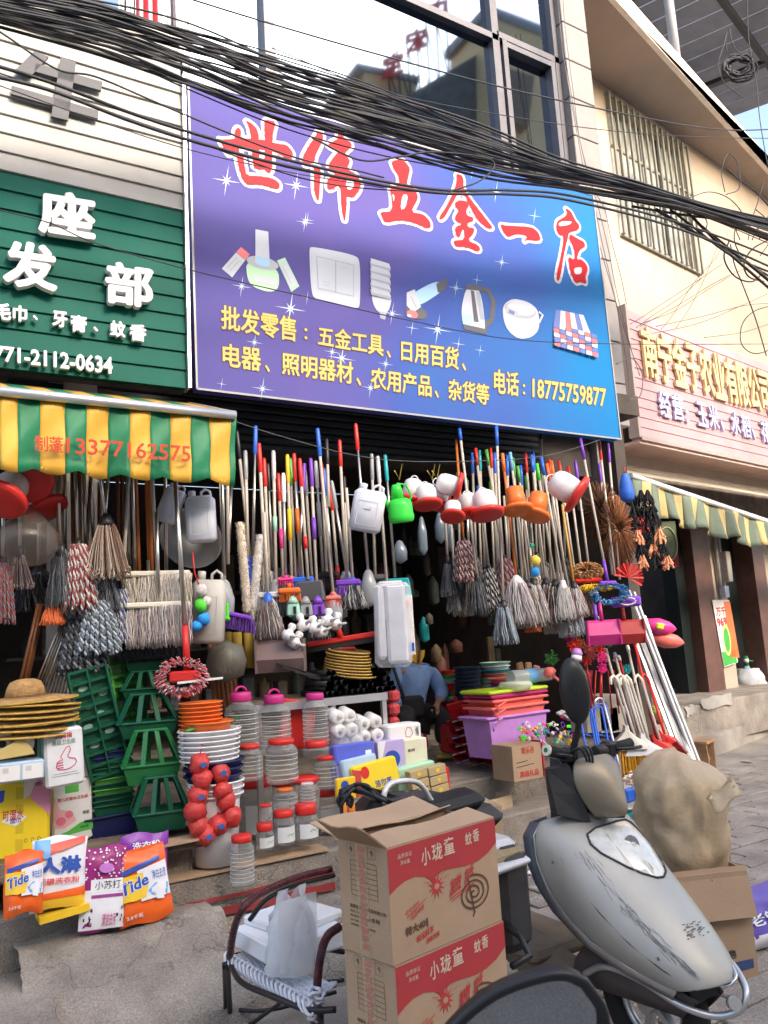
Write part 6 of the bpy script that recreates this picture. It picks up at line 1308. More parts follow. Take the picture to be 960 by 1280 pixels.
part('cardboard_strip', MB().use(KRAFT).box((1.55, 4.06, ZF+.008), (.95, .14, .012), R(-1)), platform)
t = solo('backing_board', MB().use(RED).box(Yp(372, 905, 4.45), (.22, .02, .28), Matrix.Rotation(R(10), 3, 'Y'), bev=.01), 'smooth red plastic board standing behind the jars', 'board')
# ---------------------------------------------------------------- table frame with pipes and trays
tz = Yp(480, 866, 4.4).z; x0_, x1_ = Yp(318, 880, 4.4).x, Yp(482, 866, 4.4).x
tb = thing('metal_table', 'grey metal frame table carrying black tubes and brown trays', 'table', V(((x0_+x1_)/2, 4.6, ZF)))
part('top', MB().use(DWOOD).box(((x0_+x1_)/2, 4.75, tz-.015), (x1_-x0_, .7, .03)), tb); part('front_rail', MB().use(ALU).box(((x0_+x1_)/2, 4.39, tz-.02), (x1_-x0_, .025, .045)), tb)
for x in (x0_+.02, x1_-.02):
    for y in (4.4, 5.08): part('leg', MB().use(ALU).box((x, y, (ZF+tz-.04)/2), (.03, .025, tz-.04-ZF)), tb)
pt = thing('tube_bundle', 'pile of short black plastic tubes with open ends on the table', 'tubes', Yp(440, 868, 4.5)); rn = random.Random(8)
for r_ in range(5):
    for i in range(15-r_):
        c = V((Yp(398, 866, 4.5).x+.036*i+.018*(r_ % 2)+.014*r_, 4.44+rn.uniform(-.03, .03), tz+.022+r_*.031)); mt = BLACK if rn.random() < .85 else IRON
        m = MB().use(mt); m.lathe([(.017, 0), (.017, .3), (.013, .3), (.013, 0), (.017, 0)], 8, c, Matrix.Rotation(R(-90), 3, 'X')); part('tube', m, pt)
RT_ = mat('rattan tray', (.22, .12, .04), r=.8, v=.2, s=20, b=.4); RT2 = mat('rattan rim', (.42, .26, .06), r=.7, v=.15)
bc = Yp(437, 845, 4.55)
for i in range(9):
    c = bc+V((rn.uniform(-.012, .012), 0, i*.018)); t = thing('rattan_tray', 'round brown rattan tray, %s in the stack on the table' % ('lowest', 'second from bottom', 'third from bottom', 'fourth from bottom', 'fifth from bottom', 'sixth from bottom', 'seventh from bottom', 'second from top', 'topmost')[i], 'tray', c, (R(8), R(5), 0), 'rattan trays'); q = .165-.004*i
    part('disc', MB().use(RT_).lathe([(.0001, 0), (q*.9, 0), (q, .012), (q*.9, .008), (.0001, .006)], 22), t, True); part('rim', MB().use(RT2).tube([(cos(a)*q, sin(a)*q, .012) for a in [2*pi*k/22 for k in range(22)]], .006, 5, close=True), t, True)
for i in range(6):
    a = Yp(345+i*8, 830+i*3, 4.6); solo('folded_stand', MB().use(LGREY if i % 2 else BLACK).bar(a, a+V((.32, -.05, -.11)), .03, .012), 'flat metal strip, %s in the loose pile left of the rattan trays' % nth(i), 'metal strip', 'metal strips')
for i, (x, mt) in enumerate(((297, 'y'), (312, 'y'), (322, 'g'), (336, 'b'), (347, 'b'), (284, 'y'))):
    c = Yp(x, 835, 4.8); solo('cloth_roll', MB().use({'y': mat('ochre cloth', (.35, .24, .04), r=.8), 'g': GREY, 'b': mat('dull blue cloth', (.05, .09, .18), r=.8)}[mt]).cyl(c, c+V((0, 0, .22)), .032, n=12), ('ochre' if mt == 'y' else 'grey' if mt == 'g' else 'dull blue')+' upright cloth roll, %s of the rolls behind the table' % nth(i), 'cloth roll', 'cloth rolls')
solo('net_bag', MB().use(clear('dark net', (.12, .12, .1), .6, .5)).lathe([(.0001, -.12), (.1, -.08), (.12, .0), (.1, .09), (.0001, .13)], 14, Yp(283, 828, 4.6)), 'dark wrapped round bundle beside the ochre rolls', 'bundle')
# toilet rolls and packs on the right end of the platform
trl = thing('toilet_roll_pack', 'film wrapped toilet rolls stacked two high on the platform', 'toilet rolls', Yp(445, 930, 4.25))
for i, (x, y) in enumerate(((424, 898), (438, 896), (426, 915), (441, 913), (456, 906), (471, 903), (473, 920), (457, 922), (430, 930), (446, 928))):
    c = Yp(x, y, 4.2+.05*(i > 3)); m = MB().use(PAPER); m.lathe([(.017, 0), (.036, 0), (.04, .006), (.04, .1), (.017, .1), (.017, 0)], 18, c, Matrix.Rotation(R(-78), 3, 'X')); part('roll', m, trl)
part('film', MB().use(WRAP).box(Yp(432, 915, 4.26), (.19, .13, .2), bev=.03), trl)
pk = mat('pack cobalt', (.1, .13, .55), r=.35, v=.1); lv = mat('pack lavender', (.45, .38, .68), r=.35)
carton('tissue_pack', 'blue and violet pad pack standing left of the lilac box', 'tissue pack', 423, 928, 474, 985, Y=4.12, T=.08, mt=pk, bev=.01, deco=lambda m, f, W, H: (FP(m, f, W, H, lv, [(0, 0), (1, 0), (1, .4), (0, .55)]), FP(m, f, W, H, TW, [(.75, .55), (.9, .55), (.9, .8), (.75, .8)])), tilt=-6, body='wrapper')
carton('tissue_pack', 'pale blue slim pack in front of the violet pack', 'tissue pack', 434, 945, 478, 985, Y=4.06, T=.05, mt=mat('pack sky', (0, 0, 0)), bev=.01, tilt=-8, lean=-5, body='wrapper')
carton('tissue_box', 'lilac tissue box with navy oval', 'tissue box', 474, 925, 508, 965, Y=4.2, T=.12, mt=lv, bev=.005, deco=lambda m, f, W, H: (FE(m, f, W, H, TB, .5, .4, .3, .28), FP(m, f, W, H, TW, [(.0, 1), (.3, 1), (.1, .3), (0, .3)])))
carton('tissue_box', 'cream tissue box right of the lilac one', 'tissue box', 507, 923, 536, 962, Y=4.2, T=.12, mt=mat('pack cream', (.68, .66, .5), r=.4), bev=.005, deco=lambda m, f, W, H: FT(m, f, W, H, INK, '面巾纸', .15, .6, .45, .7))
carton('tissue_pack', 'white tissue pack with red hand lying above the cream box', 'tissue pack', 487, 905, 528, 926, Y=4.24, T=.14, mt=PAPER, bev=.01, deco=lambda m, f, W, H: (FL(m, f, W, H, REDINK, [(.5, .25), (.62, .2), (.72, .4), (.66, .75), (.56, .8), (.5, .55)], .004, close=True), FT(m, f, W, H, INK, '大拇指', .8, .2, .9, .8)), body='wrapper')
carton('tissue_pack', 'mint green pack under the cream box', 'tissue pack', 500, 955, 548, 985, Y=4.14, T=.14, mt=mat('pack mint', (.4, .65, .45), r=.35), bev=.01, lean=-4, body='wrapper')
carton('tissue_pack', 'yellow and red pad pack lying in front of the slim blue pack', 'tissue pack', 447, 950, 504, 988, Y=4.02, T=.1, mt=P1, bev=.012, lean=-6, tilt=-10, body='wrapper', deco=lambda m, f, W, H: (FP(m, f, W, H, REDINK, [(0, 0), (.1, 0), (.18, .8), (0, .9)]), FE(m, f, W, H, RED, .26, .7, .09, .2, .002), FT(m, f, W, H, TB, '洁尔芙', .42, .12, .8, .36)))
carton('red_box', 'small red box behind the gold gift boxes', 'box', 540, 960, 564, 1000, Y=4.12, T=.05, mt=RED, bev=.003)
KG = mat('gold kraft box', (.5, .38, .2), r=.6)
for r_ in range(4):
    for c_ in range(2):
        x = 514+c_*23+r_*2; y = 962+r_*12-c_*5; carton('gift_box', '%s gold kraft box, row %s of the slanting gold stack' % (('left', 'right')[c_], ('one', 'two', 'three', 'four')[r_]), 'box', x, y, x+21.5, y+11, Y=4.04, T=.06, mt=KG, bev=.002, lean=-6, group='gold kraft boxes', deco=lambda m, f, W, H: FE(m, f, W, H, YELLOW, .5, .5, .12, .25, n=8))
carton('glove_pack', 'yellow hanging glove pack with round hole beside the red lidded jar', 'glove pack', 422, 972, 446, 1000, Y=4.0, T=.03, mt=YELLOW, bev=.005, deco=lambda m, f, W, H: FE(m, f, W, H, TB, .4, .7, .2, .18))
m = MB().use(mat('orange bottle', (.75, .25, .04), r=.3)); c = Yp(430, 1032, 3.95)
for dx in (0, .05): m.lathe([(.0001, 0), (.02, .002), (.022, .09), (.012, .13), (.012, .15), (.0001, .152)], 12, c+V((dx, 0, 0)))
t = thing('bottle_pair', 'two orange bottles standing left of the open carton', 'bottles', c); part('bottle', m, t)
for x in range(3):
    t = solo('red_net_pack', MB().use(mat('red netting', (.45, .05, .06), r=.6, v=.4, s=60)).box(Yp(491, 870+x*17, 4.75), (.09, .08, .085), R(8*x), bev=.02), 'red netted pack, %s of the pile beside the seated man' % ('top', 'middle', 'bottom')[x], 'pack', 'red netted packs')
# ---------------------------------------------------------------- behind and right of the man
def stack(name, cat, what, px, pyt, w, h, n, Y, mats, taper=.88, grp=None):
    for k in range(n):
        mt, cn = mats[k % len(mats)]; ring(name, '%s %s, number %s from the top %s' % (cn, name.replace('_', ' '), ('one', 'two', 'three', 'four', 'five', 'six', 'seven', 'eight', 'nine', 'ten', 'eleven', 'twelve')[k], what), cat, px, pyt+k*h, w-k*.25, h*1.5, Y, mt, grp or (name+' stack '+what))
DN = mat('slate navy plastic', (.03, .045, .08), r=.4)
stack('basin', 'basin', 'of the slate navy stack in the doorway', 585, 834, 34, 5.2, 8, 6.0, [(DN, 'slate navy')])
stack('basin', 'basin', 'of the red and green stack by the man', 561, 838, 20, 5.4, 9, 6.3, [(RED, 'red'), (LGREEN, 'green'), (MINT, 'mint'), (RED, 'red')])
stack('basin', 'basin', 'of the striped pale stack in the doorway', 619, 828, 36, 4.6, 7, 6.0, [(MINT, 'mint'), (WHITE, 'white'), (TEAL, 'teal'), (SALMON, 'salmon'), (CREAM, 'cream')])
stack('basin', 'basin', 'of the pink stack behind the lid', 630, 848, 34, 4.4, 4, 5.5, [(SALMON, 'pink'), (MAGENTA, 'magenta'), (BLUE, 'blue'), (LIME, 'lime')])
def dpan(px, py, Y, rot, mt, label, w=.2, emt=None):
    P = Yp(px, py, Y); t = thing('dustpan', label, 'dustpan', P, rot, 'red dustpans piled in the doorway')
    part('scoop', MB().use(mt).grid([[(-w/2, 0, .0), (-w/2, -.16, 0), (-w/2, -.2, .05)], [(-w/6, 0, -.02), (-w/6, -.16, -.03), (-w/6, -.22, .01)], [(w/6, 0, -.02), (w/6, -.16, -.03), (w/6, -.22, .01)], [(w/2, 0, .0), (w/2, -.16, 0), (w/2, -.2, .05)]], .006), t, True)
    part('back', MB().use(mt).box((0, .0, .02), (w, .012, .07), bev=.004), t, True)
    part('edge', MB().use(emt or MINT).box((0, -.2, .01), (w*1.02, .01, .012), bev=.003), t, True); part('handle', MB().use(mt).box((0, .06, .03), (.035, .12, .02), bev=.005), t, True)
RD = mat('deep red plastic', (.36, .012, .02), r=.35)
k = 0
for r_ in range(6):
    for c_ in range(3):
        dpan(573+c_*16+(r_ % 2)*4, 884+r_*10+c_*2, 5.75-.12*c_, (R(28+3*c_), R(-12+8*c_), R(-30+14*c_)), RD, 'red dustpan, %s row, %s, in the pile before the basins' % (('top', 'second', 'third', 'fourth', 'fifth', 'bottom')[r_], ('left', 'middle', 'right')[c_]), .2, (MINT, LGREY, SKYB)[(r_+c_) % 3])
for x, w_, y0 in ((581, 34, 905), (604, 30, 900)): carton('red_bin', ('left', 'right')[x > 590]+' dark red bin under the red dustpans', 'bin', x-w_/2, y0, x+w_/2, 940, Y=5.75, T=.16, mt=RD, bev=.02)
# storage tubs
def tub(x0, y0, x1, y1, Y, mt, label, T=.28, rim=.02, z=None, lugs=False):
    P, W, H = region(x0, y0, x1, y1, z, Y); t = thing('storage_tub', label, 'tub', P, (0, 0, R(4)), 'stacked storage tubs')
    part('body', MB().use(mt).box((0, T/2, H/2), (W*.94, T*.94, H), taper=.88, bev=0), t, True); part('rim', MB().use(mt).box((0, T/2, H-.008), (W*1.03, T*1.05, .022), bev=.008), t, True)
    if lugs: part('clip_handle', MB().use(mt).tube([(-W*.3, -.02, H-.01), (-W*.46, -.025, H-.04), (-W*.46, -.025, H-.1)], .007, 5), t, True)
tub(612, 892, 695, 944, 5.0, LILAC, 'large lilac storage tub on the step', .34, lugs=True)
tub(615, 881, 690, 896, 5.0, SALMON, 'lower salmon pink tub on the lilac one', .34, lugs=True); tub(616, 872, 689, 884, 5.0, SALMON, 'upper salmon pink tub under the dark tray', .34, lugs=True)
tub(614, 866, 688, 876, 5.0, MAGENTA, 'thin dark magenta tray between the lid and the salmon tubs', .33)
P, W, H = region(608, 856, 688, 867, Y=5.0); solo('tub_lid', MB().use(mat('lime lid', (.5, .72, .04), r=.35)).box(P+V((0, .17, H*.4)), (W, .36, .028), R(4), bev=.01), 'bright lime green lid on top of the tubs', 'lid')
t = thing('wrapped_bottles', 'clear wrapped pack with blue label lying on the lime lid', 'pack', Yp(668, 850, 5.15)); c = Yp(652, 846, 5.15)
part('film', MB().use(clear('bluish film', (.6, .68, .72), .5, .2)).cyl(c+V((-.12, 0, .0)), c+V((.3, 0, .0)), .06, .055, n=14), t); part('label', MB().use(SKYB).cyl(c+V((.04, 0, 0)), c+V((.14, 0, 0)), .0625, n=14, caps=False), t); part('end_cap', MB().use(BLUE).cyl(c+V((.3, 0, 0)), c+V((.33, 0, 0)), .05, n=12), t)
solo('clear_bowl', MB().use(clear('bowl plastic', (.75, .8, .7), .45, .2)).lathe([(.0001, 0), (.1, .005), (.14, .05), (.12, .075), (.0001, .08)], 18, Yp(645, 864, 5.05)), 'clear bowl pack with red print on the lime lid', 'bowl')
# wooden brushes
WB = mat('bare wood brush', (.42, .27, .13), r=.7, v=.15)
for i, (x, mt, h) in enumerate(((652, WB, 24), (662, WB, 24), (671, mat('dusty pink paddle', (.45, .2, .2), r=.6), 20))):
    P = Yp(x, 852, 5.6); s = proj(P)[2]/1000; solo('wooden_paddle', MB().use(mt).box(P+V((0, 0, h*s/2)), (11*s, .03, h*s), Matrix.Rotation(R(10*i-8), 3, 'Y'), bev=.02), ('bare wooden brush, left of the pair standing behind the lid', 'bare wooden brush, right of the pair standing behind the lid', 'dusty pink oval paddle right of the wooden brushes')[i], 'brush', 'paddles behind the lid')
t = thing('toilet_plunger', 'coral plunger lying at the top of the tub stack', 'plunger', Yp(690, 843, 5.0)); c = Yp(688, 842, 5.0)
part('cup', MB().use(SALMON).lathe([(.055, 0), (.05, .03), (.02, .055), (.0001, .06)], 14, c, Matrix.Rotation(R(-40), 3, 'Y')), t); part('stick', MB().use(SALMON).cyl(c, c+V((.1, -.05, -.1)), .012), t)
# cardboard box of toys
P, W, H = region(643, 928, 692, 975, Y=4.72); t = carton('toy_carton', 'open brown cardboard box with red print full of small colourful packs', 'cardboard box', 643, 930, 680, 975, Y=4.72, T=.24, mt=KRAFT, bev=.003, deco=lambda m, f, W, H: (FT(m, f, W, H, REDINK, '欢乐谷', .3, .74, .75, .94), FT(m, f, W, H, REDINK, '高级礼品', .2, .1, .85, .28), FL(m, f, W, H, INK, [(.1, .4), (.7, .44)], .004), FL(m, f, W, H, INK, [(.1, .52), (.5, .55)], .004)))
part('red_side', MB().use(mat('red card', (.55, .05, .05), r=.6)).box((W*.42, .12, H*.5), (.012, .24, H*.98)), t, True)
rn = random.Random(11)
TC = [PINK, CREAM, LGREY, BROWN, WHITE, YELLOW, PURPLE, WHITE, ORANGE, LILAC, LIME, BLACK, mat('hot coral', (.85, .2, .1), r=.4), WHITE, TEAL]
tp = thing('toy_packs', 'heap of small bright toy and whistle packs spilling over the cardboard box', 'toys', Yp(695, 925, 4.8))
for i in range(80):
    x, y = rn.uniform(648, 716), rn.uniform(-12, 12); y = 915+y+.15*(x-650)*.3; c = Yp(x, y, 4.8+rn.uniform(-.12, .15)); mt = TC[rn.randrange(len(TC))]; m = MB().use(mt)
    k = rn.random()
    if k < .4: ball(m, c, rn.uniform(.01, .02), mt, 7, .1, rn)
    elif k < .75: m.box(c, (rn.uniform(.015, .05), .01, rn.uniform(.015, .04)), Euler((rn.uniform(-1, 1), rn.uniform(-1, 1), rn.uniform(-1, 1))).to_matrix(), bev=.003)
    else: m.tube([c+V((cos(a)*.018, sin(a)*.006, sin(a)*.018)) for a in [2*pi*q/10 for q in range(10)]], .004, 4, close=True)
    part('toy', m, tp)
for i in range(8):
    c = Yp(706+rn.uniform(-8, 8), 898-i*1.2, 5.1); solo('cutlery_pack', MB().use((WHITE, BROWN, LGREY, MAGENTA)[i % 4]).box(c, (.09, .04, .018), Euler((rn.uniform(-.5, .5), rn.uniform(-.4, .4), rn.uniform(0, 1))).to_matrix(), bev=.003), 'small flat pack, %s in the loose heap behind the mirror' % nth(i), 'pack', 'flat packs')
# ---- round flower brushes
def flower(px, py, Y, r, mt, label, stem=None, group='flower shaped brushes'):
    P = Yp(px, py, Y); t = thing('flower_brush', label, 'brush', P, (0, 0, RZ), group); m = MB().use(mt); rn = random.Random(int(px*3+py))
    for i in range(90):
        a = rn.uniform(0, 6.28); q = rn.uniform(.3, 1)*r; m.tube([(cos(a)*q*.3, 0, sin(a)*q*.3), (cos(a)*q*.8, -.03, sin(a)*q*.8), (cos(a)*q, -.035+.01*rn.random(), sin(a)*q)], .004, 3)
    part('bristles', m, t, True, kind='stuff'); part('hub', MB().use(mt).lathe([(.02, 0), (.03, .02), (.0001, .03)], 10, (0, 0, 0), Matrix.Rotation(R(90), 3, 'X')), t, True)
    if stem: q = Yp(*stem[:2], Y+.02)-P; q = Matrix.Rotation(-RZ, 3, 'Z') @ q; part('stick', MB().use(stem[2]).cyl((0, .01, 0), q, .009, n=8), t, True)
flower(688, 823, 5.0, .075, mat('leaf green cloth', (.03, .13, .03), r=.8), 'dark green tufted duster above the black mirror')
flower(716, 806, 5.1, .07, RED, 'red tufted duster, upper of the group above the mirror')
flower(725, 805, 5.15, .06, mat('rust duster', (.45, .12, .05), r=.8), 'rust red tufted duster at the top')
flower(737, 813, 5.05, .085, SALMON, 'coral red duster between the rust and the green ones')
flower(757, 802, 5.1, .07, GREEN, 'green tufted duster below the red dustpan')
flower(732, 826, 4.85, .05, RED, 'red flower brush right of the purple one', (742, 880, RD))
flower(751, 822, 4.85, .055, PINK, 'pink flower brush, middle of the tall pink column', None)
flower(750, 814, 4.87, .05, RED, 'red flower brush on top of the pink column', None)
flower(752, 835, 4.83, .05, mat('magenta bristle', (.75, .02, .25), r=.6), 'magenta flower brush, lowest of the pink column', (750, 885, RED))
flower(731, 843, 4.95, .045, ORANGE, 'orange duster half hidden by the mirror', (738, 880, RD))
flower(711, 797, 5.0, .05, MAGENTA, 'dark red heart shaped duster top left of the group')
flower(782, 836, 5.0, .05, TEAL, 'teal duster behind the white sticks'); flower(770, 824, 5.05, .045, LILAC, 'lilac duster behind the white sticks')
hb('cup_brush', 'purple and white cup brush beside the mirror top', 'brush', 721, 818, 4.75, lambda t, s: (part('cup', MB().use(LILAC).lathe([(.0001, .05), (.03, .045), (.045, .01), (.04, -.01)], 14), t, True), part('skirt', MB().use(WHITE).lathe([(.04, -.01), (.045, -.04), (.03, -.055), (.0001, -.056)], 14), t, True)), (0, R(15), 0))
for i, (x, y, mt) in enumerate(((744, 872, RD), (748, 868, RED), (741, 860, RD), (753, 862, RD), (737, 868, MAGENTA), (759, 870, RD), (765, 862, RD))):
    a = Yp(x-4+i, 838, 4.95); b = Yp(x+(i-3)*3, 892, 4.9); solo('wire_stick', MB().use(mt).cyl(a, b, .006, n=6), '%s stick, %s in the fan of sticks below the flower brushes' % ('red', nth(i)), 'stick', 'red sticks below the brushes')
# dustpans right
hb('dustpan', 'large dark red dustpan hanging below the purple brush at the right', 'dustpan', 780, 775, YB-.1, dustpan(mat('dark red plastic', (0, 0, 0)), .3)); hb('dustpan', 'crimson dustpan left of the large dark red one', 'dustpan', 752, 775, YB-.2, dustpan(MAGENTA, .26))
hb('brush_set', 'purple brush set with loop handle right of the bright blue mop', 'brush', 782, 752, YB-.12, lambda t, s: (part('pan', MB().use(PURPLE).box((0, 0, 0), (.26, .05, .09), bev=.02), t, True), part('loop', MB().use(LGREY).tube([(cos(a)*.07, -.05, sin(a)*.03) for a in [2*pi*k/12 for k in range(12)]], .008, 5, close=True), t, True)))
for i, (x, y, w_, mt) in enumerate(((822, 783, .15, PINK), (832, 800, .15, SALMON))):
    hb('wash_broom', ('upper bright pink broom head with yellow green patch, sticking out before the doorway', 'lower coral pink broom head sticking out before the doorway')[i], 'broom', x, y, 5.1, lambda t, s: (part('head', MB().use(mt).lathe([(.0001, -.15), (.055, -.12), (.08, -.0), (.06, .1), (.03, .15), (.0001, .18)], 12, (0, 0, 0), Matrix.Rotation(R(102), 3, 'Y')), t, True), part('patch', MB().use(mat('acid green', (.6, .75, .05), r=.5)).box((0, -.068, .0), (.07, .03, .055), Matrix.Rotation(R(15), 3, 'Y'), bev=.01), t, True) if i == 0 else None), (0, 0, RZ), 'pink broom heads')
# ---- sticks, brooms, aluminium bars
def stk(x0, y0, x1, y1, Y0, Y1, mt, label, name='cane', cat='stick', group='sticks standing at the shop corner', r=.012, hook=None, cap=WHITE):
    a, b = Yp(x0, y0, Y0), Yp(x1, y1, Y1); t = thing(name, label, cat, b, group=group); part('shaft', MB().use(mt).cyl(a, b, r, n=8), t); d = (a-b).normalized()
    if cap: part('cap', MB().use(cap).cyl(a-d*.02, a+d*.03, r*1.5, r*1.3, n=8), t)
    if hook: m = MB().use(hook); e = a; m.tube([e, e+d*.05, e+d*.09+V((-.03, 0, 0)), e+d*.08+V((-.07, 0, -.01)), e+d*.04+V((-.085, 0, -.02))], r*1.15, 6); part('hook', m, t)
    return t
stk(758, 815, 786, 915, 4.9, 4.6, COATED, 'cream stick with white cap, leftmost standing at the corner'); stk(769, 820, 797, 922, 4.9, 4.6, COATED, 'cream stick with white cap, second standing at the corner')
stk(774, 824, 800, 920, 4.95, 4.65, RED, 'red topped stick right of the two cream ones'); stk(785, 811, 812, 930, 4.85, 4.55, COATED, 'longest cream stick, rightmost of the cream ones'); stk(793, 803, 822, 930, 4.85, 4.55, RED, 'long red stick beside the longest cream stick', cap=RED)
for i, (x, y, mt) in enumerate(((774, 857, 'w'), (782, 855, 'w'), (790, 857, 'w'), (804, 856, 'w'), (812, 855, 'r'), (786, 858, 'w'))):
    stk(x, y, x+24, 935, 4.7, 4.5, {'w': COATED, 'r': RED}[mt], '%s hooked cane, %s in the row above the yellow broom' % ('red' if mt == 'r' else 'cream', nth(i)), hook=RED if mt == 'r' else CREAM, cap=None)
for i, (x0, y0, x1, y1) in enumerate(((793, 797, 852, 955), (798, 793, 858, 957), (803, 800, 862, 958), (786, 738, 872, 960), (792, 740, 876, 958), (810, 800, 866, 958), (805, 770, 869, 959))):
    a, b = Yp(x0, y0, 5.0), Yp(x1, y1, 4.55); mt = (ALU, LGREY, GREY)[i % 3] if i not in (3, 4) else mat('white aluminium bar', (.7, .7, .68), r=.4)
    solo('aluminium_bar', MB().use(mt).bar(a, b, .028, .018), '%s metal bar, %s in the slanting bundle beside the brooms' % ('long white' if i in (3, 4) else 'grey', nth(i)), 'metal bar', 'slanting metal bars')
def bigbroom(px, py, Y, w, h, mt, cap, label, rot=0):
    P = Yp(px, py, Y); s = proj(P)[2]/1000; W, H = w*s, h*s; t = thing('broom', label, 'broom', P, (0, R(rot), RZ), 'brooms standing at the corner')
    part('cap', MB().use(cap).lathe([(.02, H*.5), (.025, H*.4), (W*.2, H*.2), (W*.42, H*.02), (W*.4, -.02)][::-1], 16, sq=3).box((0, 0, -.0), (W*.86, .06, .03), bev=.01), t, True) if False else part('cap', MB().use(cap, True).grid([[(x_*W*q, y_*.03*(1+q), z_*H) for x_, y_ in ((-.5, -1), (-.25, -1), (0, -1), (.25, -1), (.5, -1), (.5, 1), (.25, 1), (0, 1), (-.25, 1), (-.5, 1), (-.5, -1))] for q, z_ in ((.08, .5), (.12, .38), (.4, .25), (.85, .1), (.92, -.02))]), t, True)
    m = MB().use(mt); rn = random.Random(int(px))
    for i in range(230):
        x = rn.uniform(-.46, .46)*W; y = rn.uniform(-.03, .03); m.cyl((x, y, -.0), (x*1.16, y*1.5-.01, -H*rn.uniform(.5, .56)), .0035, .003, n=3, caps=False)
    part('bristles', m, t, True, kind='stuff')
YBR = mat('yellow bristle', (.75, .38, .03), r=.6, v=.1)
bigbroom(805, 942, 4.45, 55, 50, YBR, WHITE, 'yellow bristle broom, left one, white cap', 0)
bigbroom(785, 935, 4.5, 50, 56, YBR, CREAM, 'yellow bristle broom standing on its stick, with cream cap', 0)
bigbroom(826, 940, 4.5, 34, 46, RED, RED, 'red bristle broom leaning right of the yellow brooms', -25)
bigbroom(834, 930, 4.55, 26, 40, RD, RED, 'darker red broom head beside the red one', -30)
# blue tube frames
for i, (x, dx) in enumerate(((728, 0), (741, 0), (746, 0))):
    t = thing('folding_frame', 'bright blue tube frame, %s of the folded group left of the sticks' % ('left', 'middle', 'right')[i], 'folding frame', Yp(x+22, 965, 4.45), group='blue folding frames'); y0 = 888-i*3
    part('tube', MB().use(BLUE).tube(crom([Yp(x+12, 970, 4.4), Yp(x-2, 900, 4.62), Yp(x+1, y0, 4.65), Yp(x+9, y0-1, 4.65), Yp(x+13, y0+8, 4.62), Yp(x+26, 968, 4.4)], 6), .009, 7), t)
    part('brace', MB().use(BLUE).cyl(Yp(x+2, 918, 4.58), Yp(x+17, 921, 4.58), .006), t)
t = solo('steel_crutch', MB().use(ALU).tube(crom([Yp(745, 884, 4.5), Yp(744, 876, 4.5), Yp(750, 873, 4.5), Yp(756, 884, 4.5), Yp(776, 965, 4.35)], 6), .009, 7), 'silver bent tube with pink end right of the blue frames', 'tube')
for i in range(3): carton('white_carton', 'white carton, %s behind the blue frames' % nth(i), 'box', (735, 765, 752)[i], (878, 883, 868)[i], (762, 785, 775)[i], 915, Y=5.0, T=.2, mt=mat('dull carton', (.45, .43, .38), r=.8), bev=.004)
# dustpan full of pegs
t = thing('peg_tray', 'blue and white scoop full of pale wooden pegs on the ground', 'tray', Yp(795, 985, 4.1)); c = Yp(792, 978, 4.15)
part('pan', MB().use(LGREY).box(c+V((.02, 0, -.05)), (.34, .26, .06), R(12), taper=.85), t); part('blue_lip', MB().use(BLUE).box(c+V((-.15, -.1, -.05)), (.14, .04, .09), R(12), bev=.01), t)
rn = random.Random(21); PG = mat('peg wood', (.6, .36, .22), r=.7, v=.2)
for i in range(70): q = c+V((rn.uniform(-.15, .17), rn.uniform(-.11, .12), rn.uniform(-.02, .05))); part('peg', MB().use(PG if i % 3 else PAPER).cyl(q, q+V((rn.uniform(-.04, .04), rn.uniform(-.04, .04), rn.uniform(-.01, .02))), .007, n=5), t)
t = thing('wash_basin', 'pale basin with teal side standing on the ground behind the scooter', 'basin', Zp(770, 1020, 0.0)); c = Zp(770, 1024, 0)
part('bowl', MB().use(TEAL).lathe([(.0001, 0), (.13, 0), (.17, .1), (.0001, .09)], 24, c), t); part('rim', MB().use(LGREY).lathe([(.165, .1), (.2, .105), (.2, .115), (.165, .11)], 24, c), t)
solo('potted_flowers', MB().use(mat('terracotta', (.3, .12, .07), r=.8)).lathe([(.05, 0), (.07, .1), (.06, .1)], 12, Yp(822, 905, 5.0)), 'small brown pot between the red sticks and the metal bars', 'pot')
m = MB(); rn = random.Random(4)
for i in range(14): ball(m, Yp(820+rn.uniform(-5, 5), 893+rn.uniform(-9, 9), 5.0), .022, YELLOW if i % 2 else LGREEN, 7, .2, rn)
solo('yellow_flowers', m, 'yellow and green artificial flowers in the small brown pot', 'flowers')
# stools, jug
def stool(px, py, w, h, label, z=None, deg=0):
    P = Zp(px, py, z); s = proj(P)[2]/1000; W, H = w*s, h*s; t = thing('wooden_stool', label, 'stool', P, (0, 0, R(deg)), 'low wooden stools')
    part('seat', MB().use(WOOD).box((0, 0, H-.015), (W*1.1, W*.62, .03), bev=.005), t, True)
    for sx in (-1, 1): part('leg', MB().use(WOOD).box((sx*W*.42, 0, (H-.03)/2), (.025, W*.52, H-.03), Matrix.Rotation(R(sx*5), 3, 'Y')), t, True)
    part('stretcher', MB().use(WOOD).box((0, 0, H*.45), (W*.8, .03, .05)), t, True); return t
WD2 = stool(884, 968, 32, 42, 'bare wooden low stool at the corner of the raised pavement', 0, 20)
stool(940, 884, 28, 22, 'small dark wooden stool under the bagged water jug', .22, 10)
J = Zp(938, 868, .4); J = Zp(940, 884, .22)+V((0, 0, .22)); t = thing('water_jug', 'blue water jug inside a white plastic bag on the small stool', 'water jug', J)
part('jug', MB().use(clear('blue jug', (.4, .6, .75), .5, .1)).lathe([(.0001, 0), (.13, .005), (.14, .08), (.13, .1), (.14, .12), (.14, .24), (.05, .33), (.03, .38), (.0001, .38)], 18, J), t)
bgm = MB().use(clear('white bag film', (.85, .85, .86), .42, .4)); P_ = []
